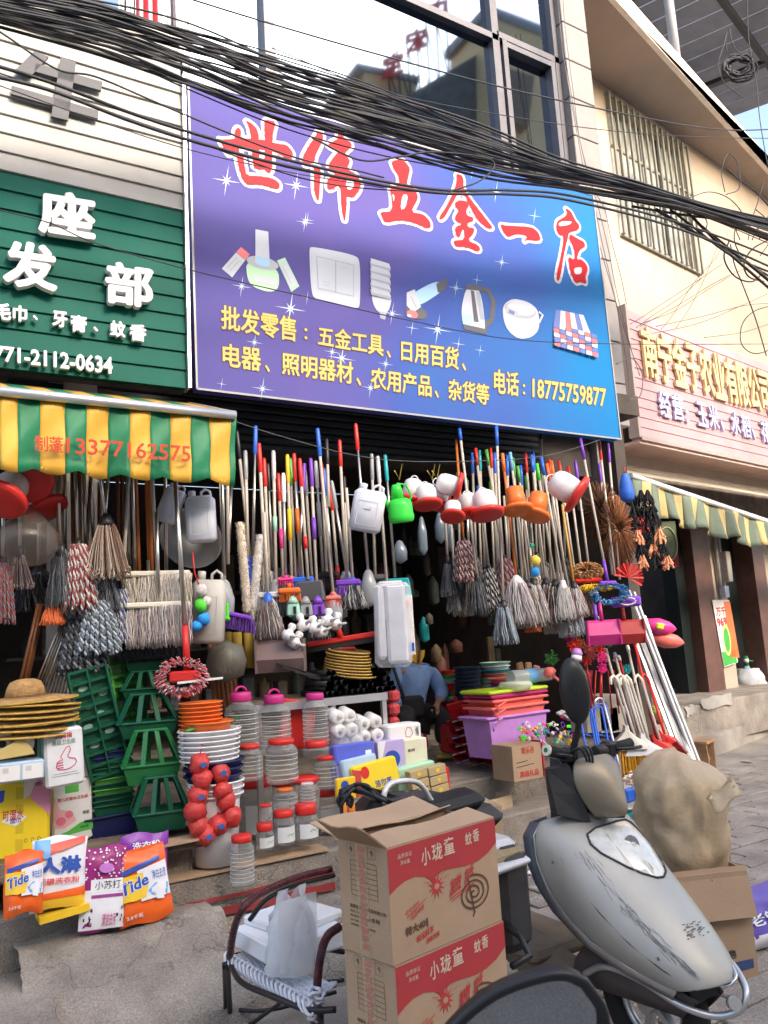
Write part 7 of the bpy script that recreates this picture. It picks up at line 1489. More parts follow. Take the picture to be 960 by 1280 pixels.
for j in range(9):
    z = -.02+.045*j; row_ = []
    for i in range(17): a = 2*pi*i/16; r = .23+.035*sin(a*5+j*.8)+.02*sin(a*11+j)-.012*max(0, j-4)**1.5; row_.append(J+V((cos(a)*r, sin(a)*r, z)))
    P_.append(row_)
part('carrier_bag', bgm.grid(P_), t); part('pump', MB().use(GREEN).cyl(J+V((0, 0, .38)), J+V((0, 0, .52)), .035, n=10).cyl(J+V((0, 0, .45)), J+V((.16, 0, .44)), .012), t)
part('pump_band', MB().use(WHITE).cyl(J+V((0, 0, .43)), J+V((0, 0, .48)), .037, n=10), t)
fr = Fr(J+V((0, -.2, .06)), (1, 0, 0)); part('bag_lettering', MB().use(REDINK).text(fr, '欢迎光临', [(-.13, .07), (.16, .05), (.16, 0), (-.13, .02)], .02, .001, .03), t)
# poster, meters, hanging net pack on the cream building
PF = Fr(wpt(0, .07, 0), WP.u)
def pposter(L, mt): return MB().use(mt).poly(PF, pq(PF, L), 0, .004)
q = [(890, 750), (911, 750), (922, 828), (905, 834)]; t = thing('seed_poster', 'tall white, orange and green poster on the pillar', 'poster', PF.at(*PF.uv(905, 834))); part('sheet', pposter(q, PAPER), t)
part('print_field', MB().use(mat('poster orange', (.75, .16, .05), r=.4)).poly(PF, pq(PF, [(904, 752), (912, 752), (924, 822), (914, 822)]), .004, .001).use(mat('poster green', (.05, .35, .06), r=.4)).poly(PF, pq(PF, [(902, 815), (919, 812), (921, 828), (905, 833)]), .004, .001).use(mat('poster yellow', (.65, .6, .2), r=.4)).ell(PF, *PF.uv(908, 800), .11, .22, .006, .001).use(mat('poster green', (0, 0, 0))).ell(PF, *PF.uv(908, 800), .08, .17, .007, .001), t)
part('lettering', MB().use(REDINK).text(PF, '万千', pq(PF, [(894, 759), (906, 758), (907, 769), (895, 771)]), .005, .001, .03).text(PF, '969', pq(PF, [(895, 773), (907, 771), (909, 782), (897, 784)]), .005, .001, .05), t)
t = thing('meter_box', 'grey electric meter box and cable pipes on the cream pillar', 'meter box', PF.at(*PF.uv(900, 735))); a = PF.uv(898, 690); b = PF.uv(908, 728)
MG = mat('weathered grey box', (.32, .3, .28), r=.7, v=.2, dirt=.4)
part('box', MB().use(MG).box(PF.at((a[0]+b[0])/2, (a[1]+b[1])/2, .04), (b[0]-a[0], .14, a[1]-b[1]), R(9), bev=.01), t)
for dx in (-4, -8): c = PF.uv(894+dx+4, 650); d = PF.uv(900+dx+4, 735); part('pipe', MB().use(MG).cyl(PF.at(c[0], c[1], 0), PF.at(c[0], d[1], 0), .03, n=8), t)
part('small_box', MB().use(mat('pale blue label', (.35, .42, .55), r=.5)).box(PF.at(*PF.uv(903, 740), .03), (.12, .08, .16), R(9)), t)
t = thing('hanging_net_pack', 'glossy green racket shaped pack with red card hanging in the dark doorway', 'pack', Yp(833, 690, 6.2))
g2 = Fr(Yp(833, 680, 6.2), (cos(R(-20)), sin(R(-20)), 0)); s = .0075
part('card', MB().use(mat('crimson card', (.3, .03, .04), r=.5)).poly(g2, [(-14*s, -36*s), (20*s, -36*s), (20*s, -5*s), (-14*s, -5*s)], -.03, .01), t)
part('net_bag', MB().use(clear('green foil', (.22, .27, .17), .75, .15)).poly(g2, [(-20*s, 35*s), (17*s, 35*s), (17*s, -5*s), (8*s, -22*s), (-6*s, -22*s), (-20*s, 0)], 0, .03), t)
part('hoop', MB().use(mat('pale green hoop', (.45, .5, .3), r=.5)).tube([g2.at(cos(a)*15*s, sin(a)*26*s, .04) for a in [2*pi*k/24 for k in range(24)]], .008, 5, close=True), t)
# dim ware inside the shop
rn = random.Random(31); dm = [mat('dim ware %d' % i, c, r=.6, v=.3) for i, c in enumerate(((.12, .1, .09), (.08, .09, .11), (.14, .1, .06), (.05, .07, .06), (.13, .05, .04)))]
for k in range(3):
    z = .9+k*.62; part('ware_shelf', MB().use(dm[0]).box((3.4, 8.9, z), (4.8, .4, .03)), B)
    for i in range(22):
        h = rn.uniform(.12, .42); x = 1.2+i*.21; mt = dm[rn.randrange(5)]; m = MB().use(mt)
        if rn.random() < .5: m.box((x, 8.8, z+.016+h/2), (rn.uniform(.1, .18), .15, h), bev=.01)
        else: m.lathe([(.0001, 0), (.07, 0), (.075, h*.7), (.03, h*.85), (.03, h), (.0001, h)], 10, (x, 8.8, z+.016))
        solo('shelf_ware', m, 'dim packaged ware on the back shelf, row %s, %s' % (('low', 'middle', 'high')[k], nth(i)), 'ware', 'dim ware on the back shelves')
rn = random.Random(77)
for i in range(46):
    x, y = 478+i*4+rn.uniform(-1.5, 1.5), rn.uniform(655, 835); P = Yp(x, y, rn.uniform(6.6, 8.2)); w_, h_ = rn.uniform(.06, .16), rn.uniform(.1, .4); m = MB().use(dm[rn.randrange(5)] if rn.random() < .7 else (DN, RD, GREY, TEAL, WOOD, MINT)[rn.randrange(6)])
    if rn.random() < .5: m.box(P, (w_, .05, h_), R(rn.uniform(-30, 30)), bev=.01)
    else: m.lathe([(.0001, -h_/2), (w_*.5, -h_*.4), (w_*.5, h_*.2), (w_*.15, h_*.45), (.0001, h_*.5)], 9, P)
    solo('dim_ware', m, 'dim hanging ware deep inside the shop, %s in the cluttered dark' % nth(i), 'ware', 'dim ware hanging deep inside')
for i, (px, py, w_, h_) in enumerate(((528, 670, 12, 50), (550, 660, 14, 40), (562, 668, 12, 44), (500, 690, 18, 30))):
    P = Yp(px, py, 5.3); s = proj(P)[2]/1000; solo('hanging_pack', MB().use(clear('grey blue film', (.2, .26, .33), .7, .2)).lathe([(.0001, -h_*s*.5), (w_*s*.5, -h_*s*.35), (w_*s*.5, h_*s*.1), (w_*s*.2, h_*s*.45), (.0001, h_*s*.5)], 10, P), 'dim wrapped pack, %s hanging in the dark behind the feeders' % nth(i), 'pack', 'dim hanging packs')
# ---------------------------------------------------------------- skinned figures
def skin(name, J, E, m, parent, root='pelvis', sub=2, part_name=None):
    bm = bmesh.new(); L = bm.verts.layers.skin.verify(); vs = {}
    for k, (p, r) in J.items():
        v = bm.verts.new(p); v[L].radius = r if isinstance(r, tuple) else (r, r); v[L].use_root = (k == root); vs[k] = v
    for a, b in E: bm.edges.new((vs[a], vs[b]))
    me = bpy.data.meshes.new(name); bm.to_mesh(me); bm.free(); me.materials.append(m)
    o = bpy.data.objects.new(name, me); COL.objects.link(o); o.parent = parent
    s = o.modifiers.new('skin', 'SKIN'); s.use_smooth_shade = True; s.branch_smoothing = .3
    b = o.modifiers.new('sub', 'SUBSURF'); b.levels = sub; b.render_levels = sub; return o
SKIN = mat('skin', (.32, .17, .1), r=.5, v=.08, s=20, sub=.1); SHIRT = mat('blue work shirt', (.21, .34, .62), r=.85, v=.12, s=14, b=.6, bs=16); TROU = mat('black trousers', (.02, .02, .024), r=.85, v=.15, b=.4, bs=14)
YCOL = mat('yellow collar', (.7, .42, .04), r=.7); HAIR = mat('dark hair', (.01, .009, .008), r=.7, b=.6, bs=120); BAGM = mat('black shoulder bag', (.022, .02, .02), r=.55, v=.2); SLIP = mat('yellow slipper', (.62, .48, .12), r=.5)
man = thing('person', 'seated person in blue shirt, yellow collar, dark trousers and yellow slippers, with black shoulder bag', 'person', Zp(540, 944, ZF))
MP = ROOTLOC[man.name]
def q(x, y, Y): return Yp(x, y, Y)-MP
YM = 6.3
fr_ = q(553, 936, YM-.28)
J = {'pelvis': (q(512, 896, YM), (.13, .11)), 'waist': (q(512, 874, YM+.02), .12), 'chest': (q(517, 842, YM), (.14, .11)), 'neck0': (q(520, 827, YM-.02), .07), 'neck': (q(517, 816, YM-.05), .052), 'head0': (q(512, 806, YM-.08), .075), 'head': (q(507, 793, YM-.09), (.08, .09)), 'crown': (q(506, 785, YM-.08), .07),
     'shR': (q(497, 839, YM), .05), 'elR': (q(488, 868, YM-.12), .042), 'wrR': (q(502, 888, YM-.28), .028), 'shL': (q(539, 840, YM), .05), 'elL': (q(554, 866, YM-.08), .042), 'wrL': (q(548, 876, YM-.26), .028), 'paL': (q(545, 884, YM-.3), (.036, .02)), 'paR': (q(506, 893, YM-.32), (.036, .02)),
     'hiR': (q(504, 897, YM-.02), .085), 'knR': (q(508, 892, YM-.42), .06), 'anR': (q(506, 930, YM-.36), .04), 'toR': (q(500, 940, YM-.5), .03), 'hiL': (q(524, 897, YM-.02), .085), 'knL': (q(553, 890, YM-.3), .062), 'anL': (fr_, .04), 'toL': (q(572, 942, YM-.38), .03)}
for n, (bx, by, yy) in {'L': (545, 884, YM-.3), 'R': (506, 893, YM-.32)}.items():
    for k, (dx, L_) in enumerate(((-3.2, 9), (-1.1, 11), (1.1, 10.5), (3.1, 8.5))):
        J['f%s%d' % (n, k)] = (q(bx+dx, by+4, yy-.02), .0105); J['g%s%d' % (n, k)] = (q(bx+dx*1.1, by+L_*.8, yy-.05), .0095); J['h%s%d' % (n, k)] = (q(bx+dx*.9-1, by+L_*1.1, yy-.03), .008)
    sx = -1 if n == 'L' else 1
    J['t%s1' % n] = (q(bx+sx*4, by+1, yy-.03), .012); J['t%s2' % n] = (q(bx+sx*5.5, by+5, yy-.05), .0095)
E = [('pelvis', 'waist'), ('waist', 'chest'), ('chest', 'neck0'), ('neck0', 'neck'), ('neck', 'head0'), ('head0', 'head'), ('head', 'crown'), ('chest', 'shR'), ('shR', 'elR'), ('elR', 'wrR'), ('chest', 'shL'), ('shL', 'elL'), ('elL', 'wrL'), ('wrL', 'paL'), ('wrR', 'paR'), ('pelvis', 'hiR'), ('hiR', 'knR'), ('knR', 'anR'), ('anR', 'toR'), ('pelvis', 'hiL'), ('hiL', 'knL'), ('knL', 'anL'), ('anL', 'toL')]
for n in 'LR':
    for k in range(4): E += [('pa'+n, 'f%s%d' % (n, k)), ('f%s%d' % (n, k), 'g%s%d' % (n, k)), ('g%s%d' % (n, k), 'h%s%d' % (n, k))]
    E += [('pa'+n, 't%s1' % n), ('t%s1' % n, 't%s2' % n)]
J2 = {k: (p, (tuple(x*.7 for x in r) if isinstance(r, tuple) else r*.7)) if k in ('pelvis', 'waist', 'chest', 'shR', 'shL', 'neck0', 'hiR', 'hiL', 'elR', 'elL', 'knR', 'knL') else (p, r) for k, (p, r) in J.items()}
skin('body', J2, E, SKIN, man)
def sub_(keys, g): return {k: (J[k][0], tuple(x+g for x in J[k][1]) if isinstance(J[k][1], tuple) else J[k][1]+g) for k in keys}
JS = sub_(['pelvis', 'waist', 'chest', 'shR', 'elR', 'shL', 'elL', 'neck0'], .032)
JS['cuL'] = (J['elL'][0].lerp(J['wrL'][0], .8), .047); JS['cuR'] = (J['elR'][0].lerp(J['wrR'][0], .8), .047)
skin('shirt', JS, [('pelvis', 'waist'), ('waist', 'chest'), ('chest', 'neck0'), ('chest', 'shR'), ('shR', 'elR'), ('elR', 'cuR'), ('chest', 'shL'), ('shL', 'elL'), ('elL', 'cuL')], SHIRT, man, sub=3)
JT = sub_(['pelvis', 'hiR', 'knR', 'hiL', 'knL'], .028); JT['anR'] = (J['anR'][0], .062); JT['anL'] = (J['anL'][0]+V((0, 0, .03)), .066)
skin('trousers', JT, [('pelvis', 'hiR'), ('hiR', 'knR'), ('knR', 'anR'), ('pelvis', 'hiL'), ('hiL', 'knL'), ('knL', 'anL')], TROU, man)
nk = J['neck'][0]
for sx in (-1, 1): part('collar', MB().use(YCOL).poly(Fr(nk+V((sx*.02, -.085, -.03)), (sx*.85, .5, 0), (0, -.25, 1)), [(-.005, .05), (.07, .05), (.065, -.01), (.0, -.07)], -.004, .008), man, True)
part('hair', MB().use(HAIR, True).lathe([(.0001, .1), (.06, .088), (.1, .05), (.112, 0), (.1, -.03), (.085, -.03)], 16, J['head'][0]+V((0, .02, .025))), man, True)
hd = J['head'][0]
m = MB().use(SKIN, True); m.lathe([(.0001, .02), (.014, .0), (.018, -.012), (.0001, -.016)], 8, hd+V((0, -.1, -.005))); part('nose', m, man, True)
for sx in (-1, 1): m = MB(); ball(m, hd+V((sx*.033, -.088, .012)), .011, BLACK, 8, 0); part('eye', m, man, True); m = MB().use(SKIN); ball(m, hd+V((sx*.088, -.0, 0)), .022, SKIN, 8, .05); part('ear', m, man, True)
part('mouth', MB().use(mat('lips', (.25, .08, .06), r=.5)).box(hd+V((0, -.092, -.045)), (.04, .01, .008), bev=.003), man, True)
for n, (x, y, yy) in {'r': (500, 940, YM-.5), 'l': (566, 941, YM-.36)}.items():
    c = q(x, y, yy); part('slipper', MB().use(SLIP, True).lathe([(.0001, 0), (.05, 0), (.055, .02), (.045, .045), (.0001, .055)], 14, (0, 0, 0), Matrix.Rotation(R(-20 if n == 'l' else -90), 3, 'Z') @ Matrix(((2.3, 0, 0), (0, 1, 0), (0, 0, 1)))), man, True).location = c+V((-.02, .02, -.04))
bgc = q(514, 884, YM-.16)
part('shoulder_bag', MB().use(BAGM).box(bgc, (.24, .09, .2), R(-14), bev=.03), man, True); part('bag_strap', MB().use(BAGM).tube(crom([q(489, 828, YM-.06), q(493, 838, YM-.14), q(500, 858, YM-.19), q(506, 876, YM-.17)], 4), .016, 6), man, True)
part('phone', MB().use(BLACK).box(q(541, 890, YM-.34), (.02, .06, .1), R(20), bev=.004), man, True)
t = thing('pink_stool', 'pink plastic stool under the seated person', 'stool', Zp(525, 938, ZF)); c = Zp(526, 936, ZF)+V((-.05, .18, 0))
part('seat', MB().use(PINK).box(c+V((0, 0, .3)), (.32, .28, .03), R(-10), bev=.01), t)
for sx in (-1, 1):
    for sy in (-1, 1): part('leg', MB().use(MAGENTA).bar(c+V((sx*.13, sy*.11, .29)), c+V((sx*.16, sy*.14, 0)), .05, .03), t)
# ---------------------------------------------------------------- cartons in front
BR = mat('carton red', (.42, .045, .05), r=.7, v=.05); KI = mat('carton brown print', (.12, .06, .035), r=.8, v=0); KY = mat('carton pale print', (.62, .5, .38), r=.8, v=0)
cor = Zp(483.5, 1062, .93); BL, BDp, BH = .455, .215, .3; ca = R(10.5); cu = V((cos(ca), sin(ca), 0)); cv = V((-sin(ca), cos(ca), 0))
def bigbox(z0, label, openf, jx=0):
    o = V((cor.x, cor.y, z0))+cu*jx; t = thing('mosquito_coil_carton', label, 'cardboard box', o, group='stacked printed cartons')
    fx, fs = Fr(o, cu), Fr(o+cv*BDp, -cv)
    th = .004; c = o+cu*BL/2+cv*BDp/2
    for a, b, w_, d_ in ((0, 0, 1, 0), (0, 1, 1, 0), (0, 0, 0, 1), (1, 0, 0, 1)):
        cc = o+cu*(BL/2 if w_ else (BL*a+(th/2 if a == 0 else -th/2)))+cv*((BDp*b+(th/2 if b == 0 else -th/2)) if w_ else BDp/2)+V((0, 0, BH/2))
        part('side_panel', MB().use(KRAFT).box(cc, (BL if w_ else th, th if w_ else BDp-2*th-.001, BH), ca), t)
    part('bottom', MB().use(KRAFT).box(c+V((0, 0, .004)), (BL-.01, BDp-.01, .004), ca), t)
    m = MB().use(BR); S_ = lambda mt, pts, o_=.0008: m.use(mt).poly(fx, [(a*BL, b*BH) for a, b in pts], o_, .0005)
    S_(BR, [(0, .995), (0, .6), (.06, .645), (.13, .68), (.22, .69), (.3, .66), (.345, .62), (.37, .57), (.4, .63), (.46, .66), (.56, .65), (.68, .63), (.8, .64), (.9, .68), (1, .76), (1, .995)])
    m.use(KY)
    for ch, x0, x1, y0, y1 in (('小', .28, .36, .76, .92), ('珑', .375, .47, .77, .93), ('童', .485, .585, .79, .95), ('蚊', .69, .755, .82, .94), ('香', .765, .83, .83, .95)): m.text(fx, ch, [(x0*BL, y1*BH), (x1*BL, y1*BH), (x1*BL, y0*BH), (x0*BL, y0*BH)], .002, .0005, .018)
    m.text(fx, '品质保证', [(.08*BL, .93*BH), (.2*BL, .93*BH), (.2*BL, .89*BH), (.08*BL, .89*BH)], .002, .0005, .01).text(fx, '净含量', [(.1*BL, .87*BH), (.18*BL, .87*BH), (.18*BL, .83*BH), (.1*BL, .83*BH)], .002, .0005, .01)
    pts = []
    for k in range(24): a = 2*pi*k/24+.2; r = (.035, .015)[k % 2]; pts.append((.4*BL+cos(a)*r, .54*BH+sin(a)*r))
    m.use(REDINK).poly(fx, pts, .0014, .0005); m.use(KRAFT).ell(fx, .4*BL, .54*BH, .01, .008, .002, .0004); m.use(REDINK)
    m.line(fx, [(.37*BL, .6*BH), (.39*BL, .55*BH)], .002, .002, .0004)
    for k in range(7): a = R(20+23*k); m.line(fx, [(.4*BL+cos(a)*.03, .555*BH+sin(a)*.03), (.4*BL+cos(a)*.055, .555*BH+sin(a)*.05)], .0014, .002, .0004)
    m.text(fx, '加效', [(.53*BL, .56*BH), (.64*BL, .6*BH), (.62*BL, .44*BH), (.51*BL, .4*BH)], .002, .0005, .03).text(fx, '加长', [(.67*BL, .6*BH), (.77*BL, .66*BH), (.75*BL, .52*BH), (.65*BL, .46*BH)], .002, .0005, .03)
    m.line(fx, [(.51*BL, .38*BH), (.64*BL, .43*BH), (.75*BL, .45*BH)], .004, .002, .0004); m.line(fx, [(.52*BL, .355*BH), (.66*BL, .41*BH), (.74*BL, .45*BH)], .003, .002, .0004)
    m.text(fx, '驱蚊高效', [(.12*BL, .42*BH), (.24*BL, .48*BH), (.24*BL, .44*BH), (.12*BL, .38*BH)], .002, .0005, .01); m.line(fx, [(.13*BL, .36*BH), (.3*BL, .47*BH)], .0025, .002, .0004); m.line(fx, [(.18*BL, .33*BH), (.28*BL, .43*BH)], .002, .002, .0004)
    m.text(fx, '品质卓越', [(.16*BL, .4*BH-.006), (.28*BL, .46*BH-.008), (.28*BL, .42*BH-.01), (.16*BL, .36*BH-.01)], .002, .0005, .01)
    m.text(fx, '纳米科学', [(.2*BL, .18*BH), (.35*BL, .22*BH), (.35*BL, .15*BH), (.2*BL, .11*BH)], .002, .0005, .02).text(fx, '清新怡香', [(.28*BL, .12*BH), (.4*BL, .15*BH), (.4*BL, .1*BH), (.28*BL, .07*BH)], .002, .0005, .02)
    m.use(KI).text(fx, '特大40', [(.11*BL, .28*BH), (.28*BL, .3*BH), (.28*BL, .22*BH), (.11*BL, .2*BH)], .002, .0005, .04).text(fx, '单圈', [(.285*BL, .3*BH), (.305*BL, .3*BH), (.305*BL, .22*BH), (.285*BL, .22*BH)], .002, .0005, .03)
    sp = [(.75*BL+(.008+.0052*a_)*cos(a_)*1.25, .37*BH+(.006+.0042*a_)*sin(a_)) for a_ in [k*.22 for k in range(20, 91)]]
    sp = [(.74*BL+(.0012+.0034*a_)*cos(a_), .36*BH+(.001+.0024*a_)*sin(a_)) for a_ in [k*.25 for k in range(4, 84)]]
    sp += [(.735*BL, .18*BH), (.715*BL, .145*BH)]
    m.line(fx, sp, .006, .002, .0006)
    part('front_print', m, t)
    m = MB().use(INK)
    s2 = lambda x0, x1, y0, y1, tx, b=.02: m.text(fs, tx, [(x0*BDp, y1*BH), (x1*BDp, y1*BH), (x1*BDp, y0*BH), (x0*BDp, y0*BH)], .001, .0005, b)
    m.use(KI)
    for k in range(8): m.line(fs, [(.25*BDp, (.52+.045*k)*BH), (.78*BDp, (.52+.045*k)*BH)], .0014, .001, .0004)
    m.line(fs, [(.25*BDp, .52*BH), (.25*BDp, .835*BH)], .0014, .001, .0004); m.line(fs, [(.78*BDp, .52*BH), (.78*BDp, .835*BH)], .0014, .001, .0004)
    m.line(fs, [(.2*BDp, .88*BH), (.34*BDp, .88*BH), (.34*BDp, .98*BH), (.2*BDp, .98*BH)], .001, .001, .0004, True); m.line(fs, [(.62*BDp, .88*BH), (.76*BDp, .88*BH), (.76*BDp, .98*BH), (.62*BDp, .98*BH)], .001, .001, .0004, True)
    s2(.24, .3, .9, .96, '↑'); s2(.66, .72, .9, .96, '↑')
    s2(.2, .92, .4, .435, '福建省晋江市蚊香有限公司'); s2(.2, .55, .36, .38, '地址工业开发区'); s2(.2, .6, .32, .34, '电话传真邮编'); s2(.2, .5, .28, .3, '生产日期见箱体'); s2(.62, .8, .32, .36, '合格'); s2(.2, .7, .24, .26, '保质期三年贮存阴凉处')
    part('side_print', m, t)
    m = MB().use(mat('red tape', (.5, .06, .05), r=.4, v=.3, s=40)); s3 = random.Random(5)
    for k in range(13):
        z_ = .06+k*.072; m.poly(fs, [((.42+s3.uniform(-.02, .03))*BDp, z_*BH), ((.55+s3.uniform(-.03, .02))*BDp, z_*BH), ((.56+s3.uniform(-.03, .02))*BDp, (z_+.05)*BH), ((.43+s3.uniform(-.02, .03))*BDp, (z_+.055)*BH)], .002, .0003)
    part('printed_tape', m, t)
    part('clear_tape', MB().use(clear('tape film', (.6, .45, .3), .2, .15)).poly(fs, [(.38*BDp, 0), (.6*BDp, 0), (.6*BDp, BH), (.38*BDp, BH)], .0028, .0002), t)
    top = o+V((0, 0, BH))
    def flap(name, a, b, dirv, L_, ang, mt=KRAFT):
        n_ = (dirv*cos(R(ang))+V((0, 0, 1))*sin(R(ang)))*L_; P_ = [[a.lerp(b, i/6)+n_*(j/4)+V((0, 0, .006*sin(i*1.3)*j/4)) for i in range(7)] for j in range(5)]
        part(name, MB().use(mt).grid(P_, .004, False), t)
    if openf:
        flap('top_flap', top+cv*.002, top+cu*BL+cv*.002, cv, BDp*.52, 6); flap('top_flap', top+cv*BDp, top+cu*BL+cv*BDp, -cv, .03, 30)
        flap('raised_flap', top+cv*BDp+cu*-.0, top+cv*BDp+cu*BL*.98, (-cv*.2+cv*.0).normalized() if False else cv, .14, 10, KRAFT); flap('raised_flap', top, top+cv*BDp, -cu, .1, 38, KRAFTD)
    else: part('top_panel', MB().use(KRAFT).box(c+V((0, 0, BH+.002-.002)), (BL-.002, BDp-.002, .006), ca), t)
    return t
bigbox(.63, 'open brown and red mosquito coil carton on top of the stack in front', True)
bigbox(.325, 'closed brown and red mosquito coil carton directly under the open one', False, .006)
bigbox(.02, 'bottom carton of the stack, mostly below the picture', False, -.004)
# ---------------------------------------------------------------- corded armchair
RW = mat('wine lacquered rattan', (.07, .015, .02), r=.4, v=.3, s=40, b=.4, bs=80); CORD = mat('white cord', (.62, .64, .7), r=.8, v=.1); GLZ = mat('black chair tube', (.02, .018, .02), r=.4)
ch = thing('armchair', 'dark tube armchair with woven white cord seat, holding a foam box and plastic bag', 'armchair', Zp(340, 1290, 0))
def c3(L, r, name, mt, k=7, n=7): return part(name, MB().use(mt).tube(crom([Zp(*p) for p in L], k), r, n), ch)
c3([(414, 1086, .66), (370, 1097, .66), (330, 1115, .66), (305, 1134, .65), (293, 1160, .56), (287, 1196, .42)], .013, 'arm_rail', RW)
c3([(418, 1094, .63), (372, 1106, .63), (334, 1124, .62), (312, 1150, .55)], .009, 'arm_rail', GLZ)
c3([(425, 1158, .62), (408, 1172, .6), (400, 1200, .5), (396, 1240, .4), (392, 1290, .2)], .014, 'arm_rail', RW)
c3([(286, 1198, .4), (300, 1226, .39), (340, 1245, .39), (385, 1262, .38), (420, 1262, .38)], .01, 'seat_rail', GLZ)
c3([(286, 1196, .4), (330, 1188, .4), (390, 1185, .4), (430, 1190, .4)], .009, 'seat_rail', GLZ)
c3([(284, 1205, .4), (286, 1240, .18), (288, 1275, 0)], .011, 'leg', GLZ); c3([(280, 1205, .4), (281, 1240, .18), (282, 1272, 0)], .008, 'leg', GLZ); c3([(400, 1262, .38), (402, 1330, 0)], .012, 'leg', GLZ)
c3([(288, 1262, .05), (340, 1262, .05), (420, 1240, .05)], .008, 'stretcher', GLZ); c3([(300, 1290, .1), (380, 1235, .1), (430, 1225, .1)], .008, 'stretcher', GLZ)
rn = random.Random(14)
A0, B0, A1, B1 = [Zp(*p) for p in ((286, 1200, .402), (385, 1258, .39), (318, 1190, .405), (420, 1232, .4))]
for i in range(14):
    t_ = i/13; a, b = A0.lerp(A1, t_), B0.lerp(B1, t_); P_ = [a.lerp(b, k/12)+V((0, 0, .008*((k+i) % 2)-.02*sin(pi*k/12))) for k in range(13)]; part('seat_cord', MB().use(CORD).tube(P_, .0065, 5), ch)
for i in range(26):
    t_ = i/25; a, b = A0.lerp(B0, t_), A1.lerp(B1, t_); P_ = [a.lerp(b, k/8)+V((0, 0, .008*((k+i+1) % 2)-.02*sin(pi*t_))) for k in range(9)]; part('seat_cord', MB().use(CORD).tube(P_, .0065, 5), ch)
for i in range(20):
    t_ = i/19; c = A0.lerp(B0, t_); part('cord_loop', MB().use(CORD).tube([c+V((cos(a)*.014, sin(a)*.022, sin(a)*.02)) for a in [2*pi*k/8 for k in range(8)]], .0055, 5, close=True), ch)
for i in range(9): c = Zp(396+rn.uniform(-4, 5), 1240+i*4, .42-.012*i); part('cord_loop', MB().use(CORD).tube([c+V((cos(a)*.018, sin(a)*.02, rn.uniform(-.01, .01))) for a in [2*pi*k/8 for k in range(8)]], .006, 5, close=True), ch)
fc = Zp(372, 1165, .5)
t = thing('foam_box', 'white foam box lid lying on the armchair', 'foam box', fc); FO = mat('white foam board', (.78, .8, .84), r=.8, v=.03, b=.2, bs=120)
part('slab', MB().use(FO).box(fc+V((.0, .06, -.03)), (.3, .3, .07), R(5), bev=.008), t); part('lid', MB().use(FO).box(fc+V((.03, .1, .02)), (.26, .26, .03), R(14), bev=.006), t)
bc = Zp(368, 1212, .43); m = MB().use(clear('milky bag film', (.75, .78, .82), .45, .25)); P_ = []
for j in range(13):
    t_ = j/12; row_ = []
    for i in range(25): a = 2*pi*i/24; r = (.085+.012*sin(a*3)-.05*t_**2+.012*sin(a*7+j)*t_+.006*sin(a*13+j*2)); row_.append(bc+V((cos(a)*r*1.05, sin(a)*r*.7, t_*.24+.02*t_*sin(a*2+1))))
    P_.append(row_)
m.grid(P_); t = thing('plastic_bag', 'crumpled translucent plastic bag standing on the corded seat', 'plastic bag', bc); part('film', m, t); P_ = [[bc+V((x*.075, -.045+.02*sin(x*9), .02+z*.22)) for x in (-1, -.3, .3, 1)] for z in (0, .5, 1)]; part('inner_fold', MB().use(clear('milky bag film', (0, 0, 0))).grid(P_), t)
solo('yellow_disc', MB().use(mat('bright yellow cap', (.85, .75, .02), r=.4)).lathe([(.0001, .0), (.014, 0), (.014, .012), (.0001, .012)], 12, Zp(311, 1242, 0)), 'small bright yellow cap lying on the ground by the armchair leg', 'bottle cap')
# ---------------------------------------------------------------- silver scooter
SX = Dp(735, 950, 3.05).x
SIL = mat('dusty silver paint', (.37, .36, .325), r=.45, m=.35, v=.12, s=3, dirt=.25, coat=.12); SIL2 = mat('worn silver trim', (.55, .55, .55), r=.3, m=.7, v=.1); DKP = mat('dusty black plastic', (.035, .035, .038), r=.6, v=.3, dirt=.3)
TANP = mat('yellowed silver cowl', (.26, .22, .16), r=.4, m=.35, v=.15, s=4, dirt=.2); DUST = mat('dusty floor board', (.2, .15, .1), r=.9, v=.3, s=8, dirt=.4)
sc = thing('scooter', 'dusty scratched silver scooter with its nose to the street, right of the cartons', 'scooter', V((SX, 2.6, 0)))
def sp_(px, py, dx=0): return Xp(px, py, SX+dx)
# front apron: near edge, mirrored; ridge on the centre plane
ridge = [(736, 1011), (760, 1031), (785, 1060), (811, 1092), (841, 1128), (872, 1167), (898, 1203), (912, 1230)]
edge = [(676, 1026), (667, 1044), (671, 1075), (684, 1108), (706, 1143), (738, 1177), (784, 1208), (846, 1240)]
rw = [.19, .23, .24, .24, .235, .215, .18, .125]
P_ = []
for (rx, ry), (ex, ey), w_ in zip(ridge, edge, rw):
    c = sp_(rx, ry); e = sp_(ex, ey, -w_); row_ = []
    for k in range(-6, 7):
        t_ = abs(k)/6; dx = w_*(1 if k > 0 else -1)*math.sin(t_*pi/2); b = (1-math.cos(t_*pi/2)); row_.append(V((SX+dx, c.y+(e.y-c.y)*b, c.z+(e.z-c.z)*b)))
    P_.append(row_)
ap = part('front_apron', MB().use(SIL).grid(P_[::1], -.006), sc)
sm = ap.modifiers.new('sub', 'SUBSURF'); sm.levels = 2; sm.render_levels = 2
